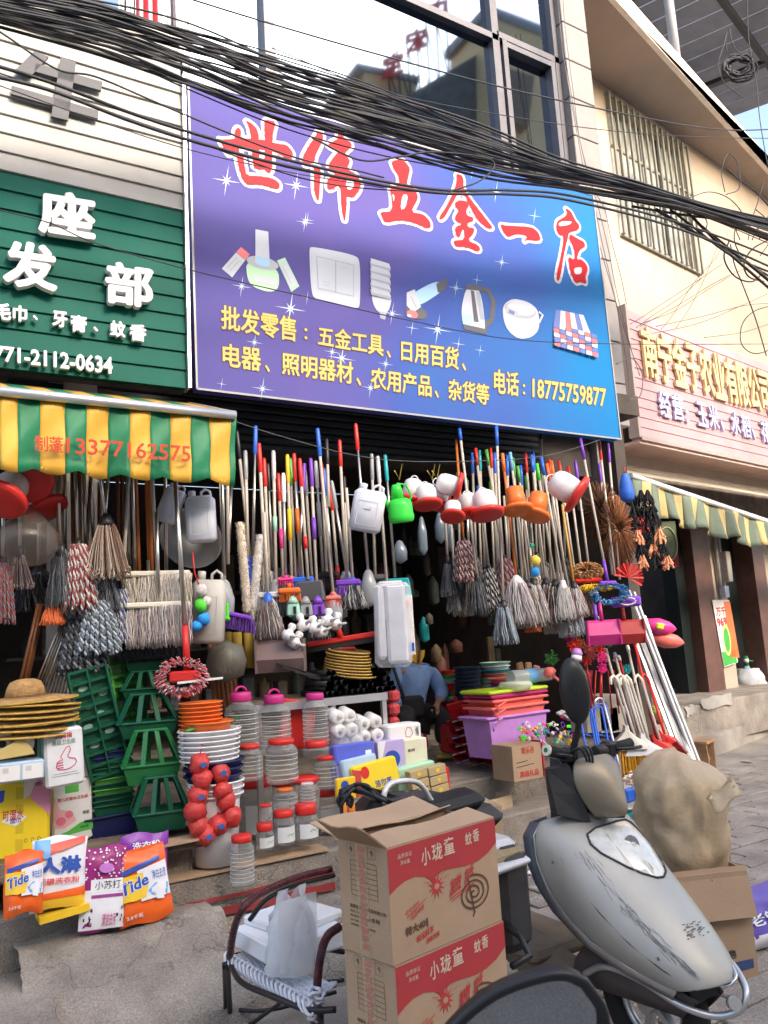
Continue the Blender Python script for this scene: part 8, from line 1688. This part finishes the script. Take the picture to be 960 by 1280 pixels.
# recessed dark crease and lower flank on each side
for sx in (-1, 1):
    up = [V((SX+sx*w_*1.005, sp_(ex, ey, -w_).y, sp_(ex, ey, -w_).z)) for (ex, ey), w_ in zip(edge, rw)]
    lo_ = [p+V((-sx*.015, .025+.01*i/7, -.012-.004*i)) for i, p in enumerate(up)]; part('inner_edge', MB().use(SIL2).grid([up, lo_], .004), sc)
    q_ = [p+V((-sx*.05, .12, -.03)) for p in up]; part('leg_shield', MB().use(mat('grey leg shield', (.1, .11, .14), r=.5, v=.2, dirt=.2)).grid([lo_, q_, [V((SX+sx*.03, p.y+.03, p.z)) for p in q_]], .004), sc)
# headlight
def on_ap(u, v, off=0):
    """point on the apron surface: u -1..1 across, v 0..1 down the ridge"""
    f = v*7; i = min(6, int(f)); t_ = f-i
    def row(i): c = sp_(*ridge[i]); w_ = rw[i]; e = sp_(*edge[i], -w_); a = abs(u)*pi/2; b = 1-math.cos(a); return V((SX+w_*math.copysign(math.sin(a), u), c.y+(e.y-c.y)*b, c.z+(e.z-c.z)*b))
    p = row(i).lerp(row(i+1), t_); n_ = V((u*.9, -.75, .55)).normalized(); return p+n_*off
HG = mat('headlight lens', (.58, .58, .53), r=.08, v=.1, s=45, coat=1); out = [(-.3, .15), (.26, .13), (.4, .18), (.41, .34), (.3, .44), (.08, .47), (-.12, .41), (-.36, .25)]; out = chaikin(out, 1)
def patch(pts, off, mt, name, par=sc, rings=4):
    cu_ = (sum(a for a, b in pts)/len(pts), sum(b for a, b in pts)/len(pts)); R_ = []
    full = []
    for i in range(len(pts)):
        a, b = V(pts[i]), V(pts[(i+1) % len(pts)]); full += [a.lerp(b, k/4) for k in range(4)]
    for j in range(rings+1): t_ = j/rings; R_.append([on_ap(*(V(cu_).lerp(p, max(.02, t_))), off*(1-t_**3)+.003) for p in full+[full[0]]])
    return part(name, MB().use(mt, True).grid(R_[::-1]), par)
hl = patch(out, .02, HG, 'headlight')
full = []
for i in range(len(out)):
    a, b = V(out[i]), V(out[(i+1) % len(out)]); full += [on_ap(*a.lerp(b, k/4), .006) for k in range(4)]
part('headlight_rim', MB().use(DKP).tube(full, .004, 5, close=True), sc)
hc_ = on_ap(.03, .28, .012); part('reflector', MB().use(CHROME, True).ell(Fr(hc_, RT, None), 0, 0, .028, .034, .0, .004, 18), sc); part('bulb', MB().use(HG).cyl(hc_+V((0, -.004, 0)), hc_+V((0, -.018, .004)), .011, .008, n=10), sc)
for k in range(5): part('lens_line', MB().use(mat('lens line', (.4, .4, .38), r=.2)).tube([on_ap(-.34+.19*k, .2+.02*j+.0, .018) for j in range(3+(k in (1, 2, 3))*9)], .0012, 4), sc)
for u, v in ((-.8, .3), (-.55, .8), (.55, .72)): part('screw', MB().use(IRON).cyl(on_ap(u, v, -.002), on_ap(u, v, .004), .006, n=8), sc)
# scratches, decal
SCR = mat('scratch grey', (.24, .24, .24), r=.7); m = MB().use(SCR); rn = random.Random(2)
for i in range(120):
    v = rn.uniform(.25, .9); u = -.5+.12*v+rn.gauss(0, .03); L_ = rn.uniform(.02, .07); a, b = on_ap(u, v, .0035), on_ap(u+rn.uniform(-.02, .02), min(1, v+L_), .0035); m.bar(a, b, rn.uniform(.001, .003), .0008)
part('scratch_mark', m, sc, kind='stuff')
m = MB().use(SCR)
for i in range(34): u, v = -.02+rn.uniform(-.13, .17), .7+rn.uniform(-.035, .035); a = on_ap(u, v, .004); m.box(a, (rn.uniform(.004, .018), .002, .003), R(rn.uniform(-30, 30)))
part('worn_decal', m, sc, kind='stuff')
part('crease_line', MB().use(DKP).tube([on_ap(-.72+.1*v, v, .001) for v in [k/14 for k in range(3, 15)]], .0025, 4), sc)
# chrome bumper loops and badge
lp = [sp_(731, 1217, -.16), sp_(757, 1208, -.16), sp_(800, 1225, -.13), sp_(850, 1256, -.09), sp_(893, 1270, -.03), sp_(925, 1262, .02), sp_(933, 1240, .05), sp_(920, 1212, .1), sp_(905, 1195, .12)]
part('bumper_rail', MB().use(SIL2).tube(crom(lp, 6), .012, 8), sc)
lp = [sp_(832, 1230, -.09), sp_(852, 1218, -.08), sp_(880, 1226, -.04), sp_(908, 1232, .0), sp_(920, 1222, .03), sp_(914, 1206, .07)]
part('bumper_rail', MB().use(CHROME).tube(crom(lp, 6), .006, 7), sc)
c = sp_(915, 1253, -.01); part('round_badge', MB().use(mat('badge silver', (.45, .45, .42), r=.5, m=.4)).cyl(c, c+V((-.01, -.02, .005)), .02, n=20), sc)
m = MB().use(BLACK)
part('number_badge', MB().use(mat('badge white', (.6, .6, .6), r=.5)).text(Fr(sp_(735, 1248, -.17), (-.35, -.75, 0), (0, 0, 1), V((-.9, .4, 0))), '00', [(-.04, .05), (.04, .05), (.04, 0), (-.04, 0)], .0, .004, .06), sc)
# fairing under the apron, fender and wheel
nose = sp_(905, 1228); hub = V((SX, nose.y+.3, .22))
FEN = mat('dark grey fairing', (.1, .085, .085), r=.5, v=.2, dirt=.3)
for sx in (-1, 1):
    P_ = [[V((SX+sx*w_, y_, z_)) for w_, y_, z_ in r_] for r_ in ([(.15, 2.22, .44), (.14, 2.1, .4), (.11, 1.98, .36), (.06, 1.86, .31)], [(.16, 2.3, .34), (.15, 2.16, .32), (.12, 2.02, .3), (.07, 1.9, .27)], [(.13, 2.36, .24), (.12, 2.2, .25), (.1, 2.06, .25), (.06, 1.93, .24)])]
    part('side_fairing', MB().use(FEN).grid(P_, .005), sc)
def wheel(c, r, par):
    t0 = MB().use(RUBBER); t0.tube([c+V((0, cos(a)*(r-.045), sin(a)*(r-.045))) for a in [2*pi*k/32 for k in range(32)]], .045, 10, close=True); w_ = part('wheel', t0, par)
    part('rim', MB().use(SIL2).tube([c+V((0, cos(a)*(r-.09), sin(a)*(r-.09))) for a in [2*pi*k/32 for k in range(32)]], .016, 6, close=True).cyl(c+V((-.05, 0, 0)), c+V((.05, 0, 0)), .03, n=12), w_)
    m = MB().use(SIL2)
    for k in range(5): a = 2*pi*k/5; m.bar(c, c+V((0, cos(a)*(r-.09), sin(a)*(r-.09))), .03, .02)
    part('spoke', m, w_)
wheel(hub, .22, sc)
part('front_fender', MB().use(DKP).grid([[hub+V((x*.065, cos(a)*.25, sin(a)*(.25-.02*abs(x)))) for x in (-1, -.6, 0, .6, 1)] for a in [R(20+14*k) for k in range(11)]], .004), sc)
# handlebar, cowl, mirror
hcen = sp_(735, 950)
grip_ = Dp(684, 938, 2.95); col_b = sp_(712, 1015, .0)
part('steering_column', MB().use(DKP).bar(V((SX, hcen.y+.1, hcen.z)), V((SX, hcen.y+.16, .42)), .13, .08), sc)
# dark inner shield seen left of the cowl
ins = [Dp(683, 962, 2.95), Dp(712, 958, 2.95), Dp(740, 1030, 2.95), Dp(697, 1018, 2.92)]
part('inner_cover', MB().use(DKP).grid([[ins[0], ins[1]], [ins[0].lerp(ins[3], .5), ins[1].lerp(ins[2], .5)], [ins[3], ins[2]]], .05, False), sc)
kk = [(-.17, .0, .05, .03), (-.12, -.03, .06, .07), (-.06, -.08, .06, .1), (0, -.12, .05, .12), (.06, -.08, .06, .1), (.12, -.03, .06, .07), (.17, 0, .05, .03)]
base = V((SX, sp_(755, 985).y, sp_(755, 985).z)); P_ = []
prof = [(.0, .15), (-.05, .115), (-.09, .05), (-.12, -.02), (-.15, -.085), (-.13, -.115), (-.05, -.12)]
for j, (py_, pz_) in enumerate(prof):
    row_ = []
    for i in range(13):
        t_ = (i-6)/6; wd = (.085, .115, .12, .095, .062, .035, .03)[j]; row_.append(base+V((t_*wd, .02+.8*py_*(1-.75*t_*t_)+.03*t_*t_, .78*pz_-.01*t_*t_)))
    P_.append(row_)
o = part('handlebar_cowl', MB().use(TANP).grid(P_, -.006), sc); s_ = o.modifiers.new('sub', 'SUBSURF'); s_.levels = 1; s_.render_levels = 2
P2 = [[p+V((0, .1-.02*j, 0)) for p in r_[::-1]] for j, r_ in enumerate(P_)]
part('cowl_back', MB().use(BLACK).grid(P2, .004), sc)
gL = hcen+V((.27, .03, .03))
for g_, inn_ in ((grip_, hcen+V((-.06, .02, .02))), (gL, hcen+V((.06, .02, .02)))):
    d = (g_-inn_).normalized(); part('grip', MB().use(RUBBER).cyl(g_-d*.11, g_, .02, n=12), sc); part('grip_end', MB().use(CREAM).cyl(g_, g_+d*.008, .022, .02, n=14).use(GREEN).cyl(g_+d*.008, g_+d*.0095, .009, n=10), sc); part('handlebar', MB().use(DKP).cyl(inn_, g_-d*.1, .024, n=10), sc)
    part('brake_lever', MB().use(BLACK).tube(crom([g_-d*.12+V((0, -.03, 0)), g_-d*.06+V((0, -.06, -.005)), g_+V((0, -.055, -.01))], 4), .007, 6), sc); part('switch_box', MB().use(BLACK).box(g_-d*.13, (.06, .06, .06), bev=.012), sc)
for k in range(3): part('control_cable', MB().use(CAB).tube(crom([grip_+V((.08, -.02, -.02)), grip_+V((.1+.02*k, -.07, .0)), hcen+V((-.04, -.04-.01*k, -.02)), hcen+V((0, .02, -.1))], 5), .005, 5), sc)
mt_ = Dp(716, 828, 2.92); mb_ = Dp(721, 905, 2.95); mc = mt_.lerp(mb_, .46); s = .00295
mfr = Fr(mc, rt*1.0+zz*.0, zz)
m = MB().use(BLACK, True); Rr = []
for j in range(7):
    ph = pi/2*j/6; k_ = sin(ph); dpt = .035*cos(ph); Rr.append([mc+rt*(cos(a)*19*s*k_*(1-.25*sin(a)*0)-sin(a)*2*s)+V((0, 0, sin(a)*41*s*k_))-hf*dpt for a in [2*pi*i/24 for i in range(25)]])
m.grid(Rr); part('mirror_shell', m, sc)
part('mirror_glass', MB().use(mat('mirror glass', (.75, .78, .8), r=.02, m=1, v=0)).add([mc+rt*(cos(a)*17.5*s-sin(a)*2*s)+V((0, 0, sin(a)*39*s))+hf*.002 for a in [2*pi*i/24 for i in range(24)]], [list(range(24))], False), sc)
part('mirror_stem', MB().use(BLACK).tube(crom([Dp(724, 893, 2.95), Dp(722, 915, 2.96), Dp(717, 934, 2.97), Dp(716, 946, 2.98)], 5), .012, 8), sc)
# floor board, seat box, seat
part('floor_board', MB().use(DUST).add([sp_(615, 1165, -.16), sp_(655, 1150, -.02), sp_(735, 1205, -.02), sp_(700, 1240, -.17), sp_(615, 1165, -.16)-V((0, 0, .06)), sp_(655, 1150, -.02)-V((0, 0, .06)), sp_(735, 1205, -.02)-V((0, 0, .06)), sp_(700, 1240, -.17)-V((0, 0, .06))], [(0, 3, 2, 1), (4, 5, 6, 7), (0, 1, 5, 4), (1, 2, 6, 5), (2, 3, 7, 6), (3, 0, 4, 7)], False).box((SX, 2.72, .27), (.34, .42, .05), bev=.02), sc)
sb = Dp(622, 1090, 2.9)
part('seat_box', MB().use(DKP).box((SX, 3.22, .42), (.3, .6, .36), bev=.06).box(Dp(632, 1120, 2.75), (.16, .14, .34), bev=.04), sc)
part('floor_recess', MB().use(BLACK).tube([Dp(625, 1150, 2.68), Dp(650, 1170, 2.6), Dp(662, 1195, 2.55), Dp(640, 1208, 2.5)], .012, 6), sc)
part('seat', MB().use(mat('torn seat', (.04, .04, .045), r=.7, v=.2)).box((SX, 3.3, .68), (.28, .66, .1), bev=.05), sc)
part('seat_top', MB().use(LGREY).box(Dp(612, 1056, 2.8), (.15, .14, .05), bev=.02).box(Dp(618, 1078, 2.74), (.2, .17, .025), R(10), bev=.01), sc); part('torn_foam', MB().use(mat('old foam', (.3, .24, .14), r=.95, b=.5)).box(Dp(616, 1067, 2.77), (.17, .15, .045), R(6), bev=.015), sc)
wheel(V((SX, 3.55, .22)), .22, sc)
# ---------------------------------------------------------------- dark electric bike behind the cartons
eb = thing('electric_bike', 'black electric bike with a bent silver grab rail, half hidden behind the open carton', 'electric bike', Zp(520, 1150, 0))
YE = Dp(520, 990, 3.05).y
part('grab_rail', MB().use(mat('white grab rail', (.68, .68, .68), r=.3, m=.2)).tube(crom([Yp(479, 1006, YE), Yp(481, 990, YE), Yp(490, 979, YE+.02), Yp(512, 976, YE+.05), Yp(527, 982, YE+.08), Yp(540, 1002, YE+.1)], 6), .011, 8), eb)
part('seat', MB().use(mat('black seat skin', (.015, .015, .017), r=.6)).box(Yp(538, 1012, YE+.1), (.42, .2, .07), Matrix.Rotation(R(-14), 3, 'Z') @ Matrix.Rotation(R(-8), 3, 'Y') @ Matrix.Identity(3), bev=.03), eb)
part('tail', MB().use(BLACK).box(Yp(485, 1015, YE+.06), (.22, .2, .12), R(-14), bev=.03).bar(Yp(455, 985, YE+.05), Yp(500, 1000, YE+.05), .05, .02), eb)
part('body', MB().use(BLACK).box(Yp(530, 1100, YE+.15), (.5, .18, .4), R(-14), bev=.06), eb); wheel(V((Yp(500, 1100, YE).x, YE+.15, .22)), .22, eb)
for i in range(9):
    r = random.Random(i); P_ = [Yp(x, y, YE+r.uniform(-.06, .06)) for x, y in ((432+r.uniform(-8, 8), 1000+r.uniform(-6, 10)), (430+r.uniform(-6, 14), 988), (455+r.uniform(-6, 6), 985+r.uniform(-5, 8)), (480+r.uniform(-8, 8), 1000), (500+r.uniform(-9, 9), 1005+r.uniform(-8, 8)))]; part('control_cable', MB().use(CAB).tube(crom(P_, 6), .006, 5), eb)
part('hook_wire', MB().use(CAB).tube(crom([Yp(426, 1035, YE), Yp(427, 1012, YE), Yp(422, 1000, YE), Yp(430, 992, YE), Yp(440, 998, YE), Yp(438, 1010, YE)], 5), .007, 6), eb)
bag('small violet sachet lying on the step behind the open carton', 563, 995, 598, 1022, None, mat('bag violet', (0, 0, 0)), lambda m, f, W, H: FP(m, f, W, H, TW, [(.2, .3), (.7, .35), (.6, .7), (.25, .65)], .003), Y=4.3, group='x')
# ---------------------------------------------------------------- foreground mirror
fm = thing('motorbike_mirror', 'out of focus black rimmed mirror of a nearer motorbike at the bottom edge', 'mirror', Dp(660, 1330, .8))
mc = Dp(662, 1296, .82); ux_ = RT; vy = UP; s = .00082; P_ = []
shape = [(70, 70), (95, 30), (92, -20), (70, -75), (20, -90), (-50, -85), (-100, -60), (-125, -30), (-95, 15), (-45, 55), (10, 76), (45, 80)]
sc_ = crom([V((a, b, 0)) for a, b in shape]+[V((70, 70, 0))], 4)
def mrow(k, dpt): return [mc+ux_*(p.x*s*k)+vy*(p.y*s*k)+FW*dpt for p in sc_]
part('mirror_glass', MB().use(mat('dark mirror glass', (.4, .42, .45), r=.02, m=1, v=0)).add(mrow(.92, .004)[:-1], [list(range(len(sc_)-1))], False), fm)
part('rim', MB().use(BLACK, True).tube(mrow(.97, 0)[:-1], .006, 8, close=True), fm); part('shell', MB().use(BLACK).grid([mrow(1, .0), mrow(.97, .02), mrow(.7, .04), mrow(.2, .045)]), fm)
part('stem', MB().use(BLACK).tube([mc-vy*.07+FW*.03, mc-vy*.16+FW*.05, mc-vy*.3+FW*.02], .008, 8), fm)
# ---------------------------------------------------------------- sack and cartons at the right
sk = thing('woven_sack', 'crumpled tan woven sack stuffed into an open carton at the right', 'sack', Dp(865, 1110, 3.0)); c0 = Dp(862, 1100, 3.6); P_ = []; rn = random.Random(17)
SK = mat('tan woven plastic', (.47, .36, .23), r=.42, v=.16, s=5, b=.7, bs=9, dirt=.05); sil = [(.0, .17, .02), (.08, .2, .0), (.18, .215, -.0), (.28, .21, .0), (.36, .19, -.01), (.43, .15, -.03), (.47, .1, -.05), (.5, .05, -.08)]
from mathutils import noise as NZ
for j in range(34):
    t_ = j/33; z_ = -.14+.72*t_; k0 = math.sqrt(max(0, 1-max(0, (t_-.7)/.3)**2)); r0 = .235*k0+.004; row_ = []
    for i in range(47):
        a = 2*pi*i/46; ca_, sa_ = cos(a), sin(a); ex = (abs(ca_)**2.6+abs(sa_)**2.6)**(-1/2.6)
        p = V((ca_*1.3, sa_*1.3, t_*1.6)); f1 = NZ.noise(p*1.2); f2 = abs(NZ.noise(V((p.x*1.5+p.z*1.2, p.y*1.5, p.z*2))+V((3, 1, 7)))); f3 = abs(NZ.noise(V((p.x*3.2-p.z*2, p.y*3.2, p.z*3.6+p.x))+V((9, 4, 2))))
        n_ = .035*f1+.05*f2+.022*f3-.02; r = (r0*ex*.86+n_*max(.12, k0))*(1 if t_ > .38 else .52+.48*t_/.38); ear = max(0, cos(a+R(20)))**3*max(0, (t_-.55)/.45)
        row_.append(c0+V((ca_*r, sa_*r*.8, 0))+V((RT.x, RT.y, 0))*.015*ear+V((0, 0, z_+.03*f1*k0-.05*max(0, cos(a+R(32)))*t_**2)))
    P_.append(row_)
part('sack_body', MB().use(SK, True).grid(P_), sk)
ft = Dp(900, 997, 3.42); part('torn_fold', MB().use(SK).grid([[ft+rt*(.03*i-.06)+V((0, 0, .012*sin(i*2+j)-.015*j+.02*i))+hf*(-.03*j) for i in range(5)] for j in range(4)], .004), sk)
tp_ = Dp(842, 962, 3.6); part('tied_corner', MB().use(SK).lathe([(.05, -.06), (.035, -.02), (.02, .01), (.03, .02), (.0001, .025)], 12, tp_), sk)
def crate(P, W, D_, H, deg, label, name='cardboard_box', mt=KRAFT, deco=None, top=False, grp=None):
    t = thing(name, label, 'cardboard box', P, (0, 0, R(deg)), grp)
    for x, y, a, b in ((0, -D_/2, W, .006), (0, D_/2, W, .006), (-W/2, 0, .006, D_-.007), (W/2, 0, .006, D_-.007)): part('side_panel', MB().use(mt).box((x, y, H/2), (a, b, H)), t, True)
    part('bottom', MB().use(mt).box((0, 0, .006), (W-.01, D_-.01, .006)), t, True)
    if top: part('top_panel', MB().use(mt).box((0, 0, H), (W+.004, D_+.004, .006)), t, True)
    if deco: m = MB(); f = Fr((-W/2, -D_/2-.003, 0), (1, 0, 0)); deco(m, f, W, H); part('print', m, t, True)
    return t
cb = Dp(886, 1135, 2.9); pz = Zp(890, 1190, 0)
ccx = V((c0.x-.03, c0.y-.01, 0)); t = crate(ccx, .36, .37, .44, -24, 'open brown carton with blue print holding the tan sack', deco=lambda m, f, W, H: (FT(m, f, W, H, mat('carton black', (.05, .04, .04), r=.8), '强力清洁皂', .2, .22, .75, .3), FP(m, f, W, H, mat('carton blue', (.05, .08, .2), r=.7), [(.3, .05), (.95, .12), (.95, .2), (.3, .16)]), FL(m, f, W, H, KI, [(.55, .95), (.56, .8), (.57, .72)], .003)))
part('loose_flap', MB().use(KRAFT).box((0, -.2, .36), (.37, .005, .2), Matrix.Rotation(R(-14), 3, 'X')), t, True)
t = crate(V((c0.x+.33, c0.y+.2, 0)), .22, .2, .52, -24, 'tall brown carton standing right behind the sack', top=True, deco=lambda m, f, W, H: (FT(m, f, W, H, mat('carton black', (0, 0, 0)), 'CEDERROT', .1, .84, .9, .92), FT(m, f, W, H, mat('carton black', (0, 0, 0)), '净重', .1, .3, .4, .35)))
P = V((c0.x+.31, c0.y+.18, .525)); t = thing('white_packet', 'small white printed packet on the tall brown carton', 'packet', P, (0, 0, R(-24))); part('body', MB().use(PAPER).box((0, 0, .045), (.11, .09, .1), bev=.003), t, True); f = Fr((-.055, -.046, 0), (1, 0, 0)); m = MB().use(GREY)
for k in range(2): m.text(f, '净含量', [(.03, .08-.04*k), (.09, .08-.04*k), (.09, .06-.04*k), (.03, .06-.04*k)], 0, .001, .02)
part('print', m, t, True)
P = Zp(950, 1188, 0); bag('purple and white detergent sack lying beside the cartons at the right edge', 912, 1105, 1010, 1182, None, mat('bag violet blue', (.12, .08, .42), r=.35), lambda m, f, W, H: (strip(m, f, W, H, TW, 0, 1, 0, .22, .001), FT(m, f, W, H, TW, '老管家', .15, .35, .8, .55, .004)), Y=P.y, T=.16, tilt=-20, lean=4, name='detergent_sack', group='y')
crate(Zp(655, 1150, 0)+V((.25, .9, 0)), .5, .36, .42, -18, 'worn brown carton with large black characters behind the silver scooter', top=True, mt=mat('dull cardboard', (.36, .27, .17), r=.9), deco=lambda m, f, W, H: (FT(m, f, W, H, KI, '小苏打', .25, .45, .6, .7), FT(m, f, W, H, mat('faded blue', (.1, .25, .35), r=.8), '清洁', .65, .4, .85, .6)))
crate(Zp(640, 1060, 0)+V((-.0, .35, 0)), .42, .3, .3, 10, 'flattened open carton lying at the foot of the steps', mt=mat('pale cardboard', (.5, .4, .27), r=.9))

# ---------------------------------------------------------------- litter on the ground
rn = random.Random(55); m = MB()
for i in range(260):
    x, y = rn.uniform(.3, 5.5), rn.uniform(1.2, 4.6)
    if 1.0 < x < 1.9 and y < 2.4: continue
    if x < 2.3 and y > 3.3: continue
    m.use((CONC2, PAPER, WOOD, RUBBER, CONCL)[rn.choice([0, 0, 0, 0, 2, 3, 4, 1])]); r = rn.uniform(.003, .011); m.box((x, y, r*.6), (r*2.2, r*1.6, r), rn.uniform(0, 3), bev=.002)
solo('ground_litter', m, 'scattered grit, chips and leaf bits on the street surface', 'litter', kind='stuff')
for i in range(5): solo('paper_scrap', MB().use(PAPER).grid([[(x_, y_, .006+.012*abs(sin(x_*90+y_*70))) for x_ in [px_+.012*k for k in range(5)]] for y_ in [py_+.014*k for k in range(4)]], .001, False), 'small pale paper scrap, %s on the paving' % nth(i), 'paper scrap', 'paper scraps') if [px_ := rn.uniform(2.2, 4.4), py_ := rn.uniform(2.6, 4.2)] else None

# moss and weeds in the joints
rn = random.Random(91); m = MB().use(mat('moss green', (.05, .09, .02), r=.95, v=.4, s=60))
for x, y, z, n, sp in ((255, 1135, .21, 70, 14), (232, 1112, .24, 60, 9), (232, 1085, .34, 40, 5), (262, 1160, .06, 40, 10), (640, 1030, .0, 40, 12)):
    for i in range(n): c = Zp(x+rn.gauss(0, sp), y+rn.gauss(0, sp*.35), z); a = rn.uniform(0, 6.28); L_ = rn.uniform(.01, .028); m.add([c+V((-cos(a)*.003, -sin(a)*.003, 0)), c+V((cos(a)*.003, sin(a)*.003, 0)), c+V((sin(a)*L_*.5, cos(a)*L_*.5, L_))], [(0, 1, 2)], False)
solo('weed_tufts', m, 'small green weed tufts in the broken joints of the steps', 'weeds', kind='stuff')
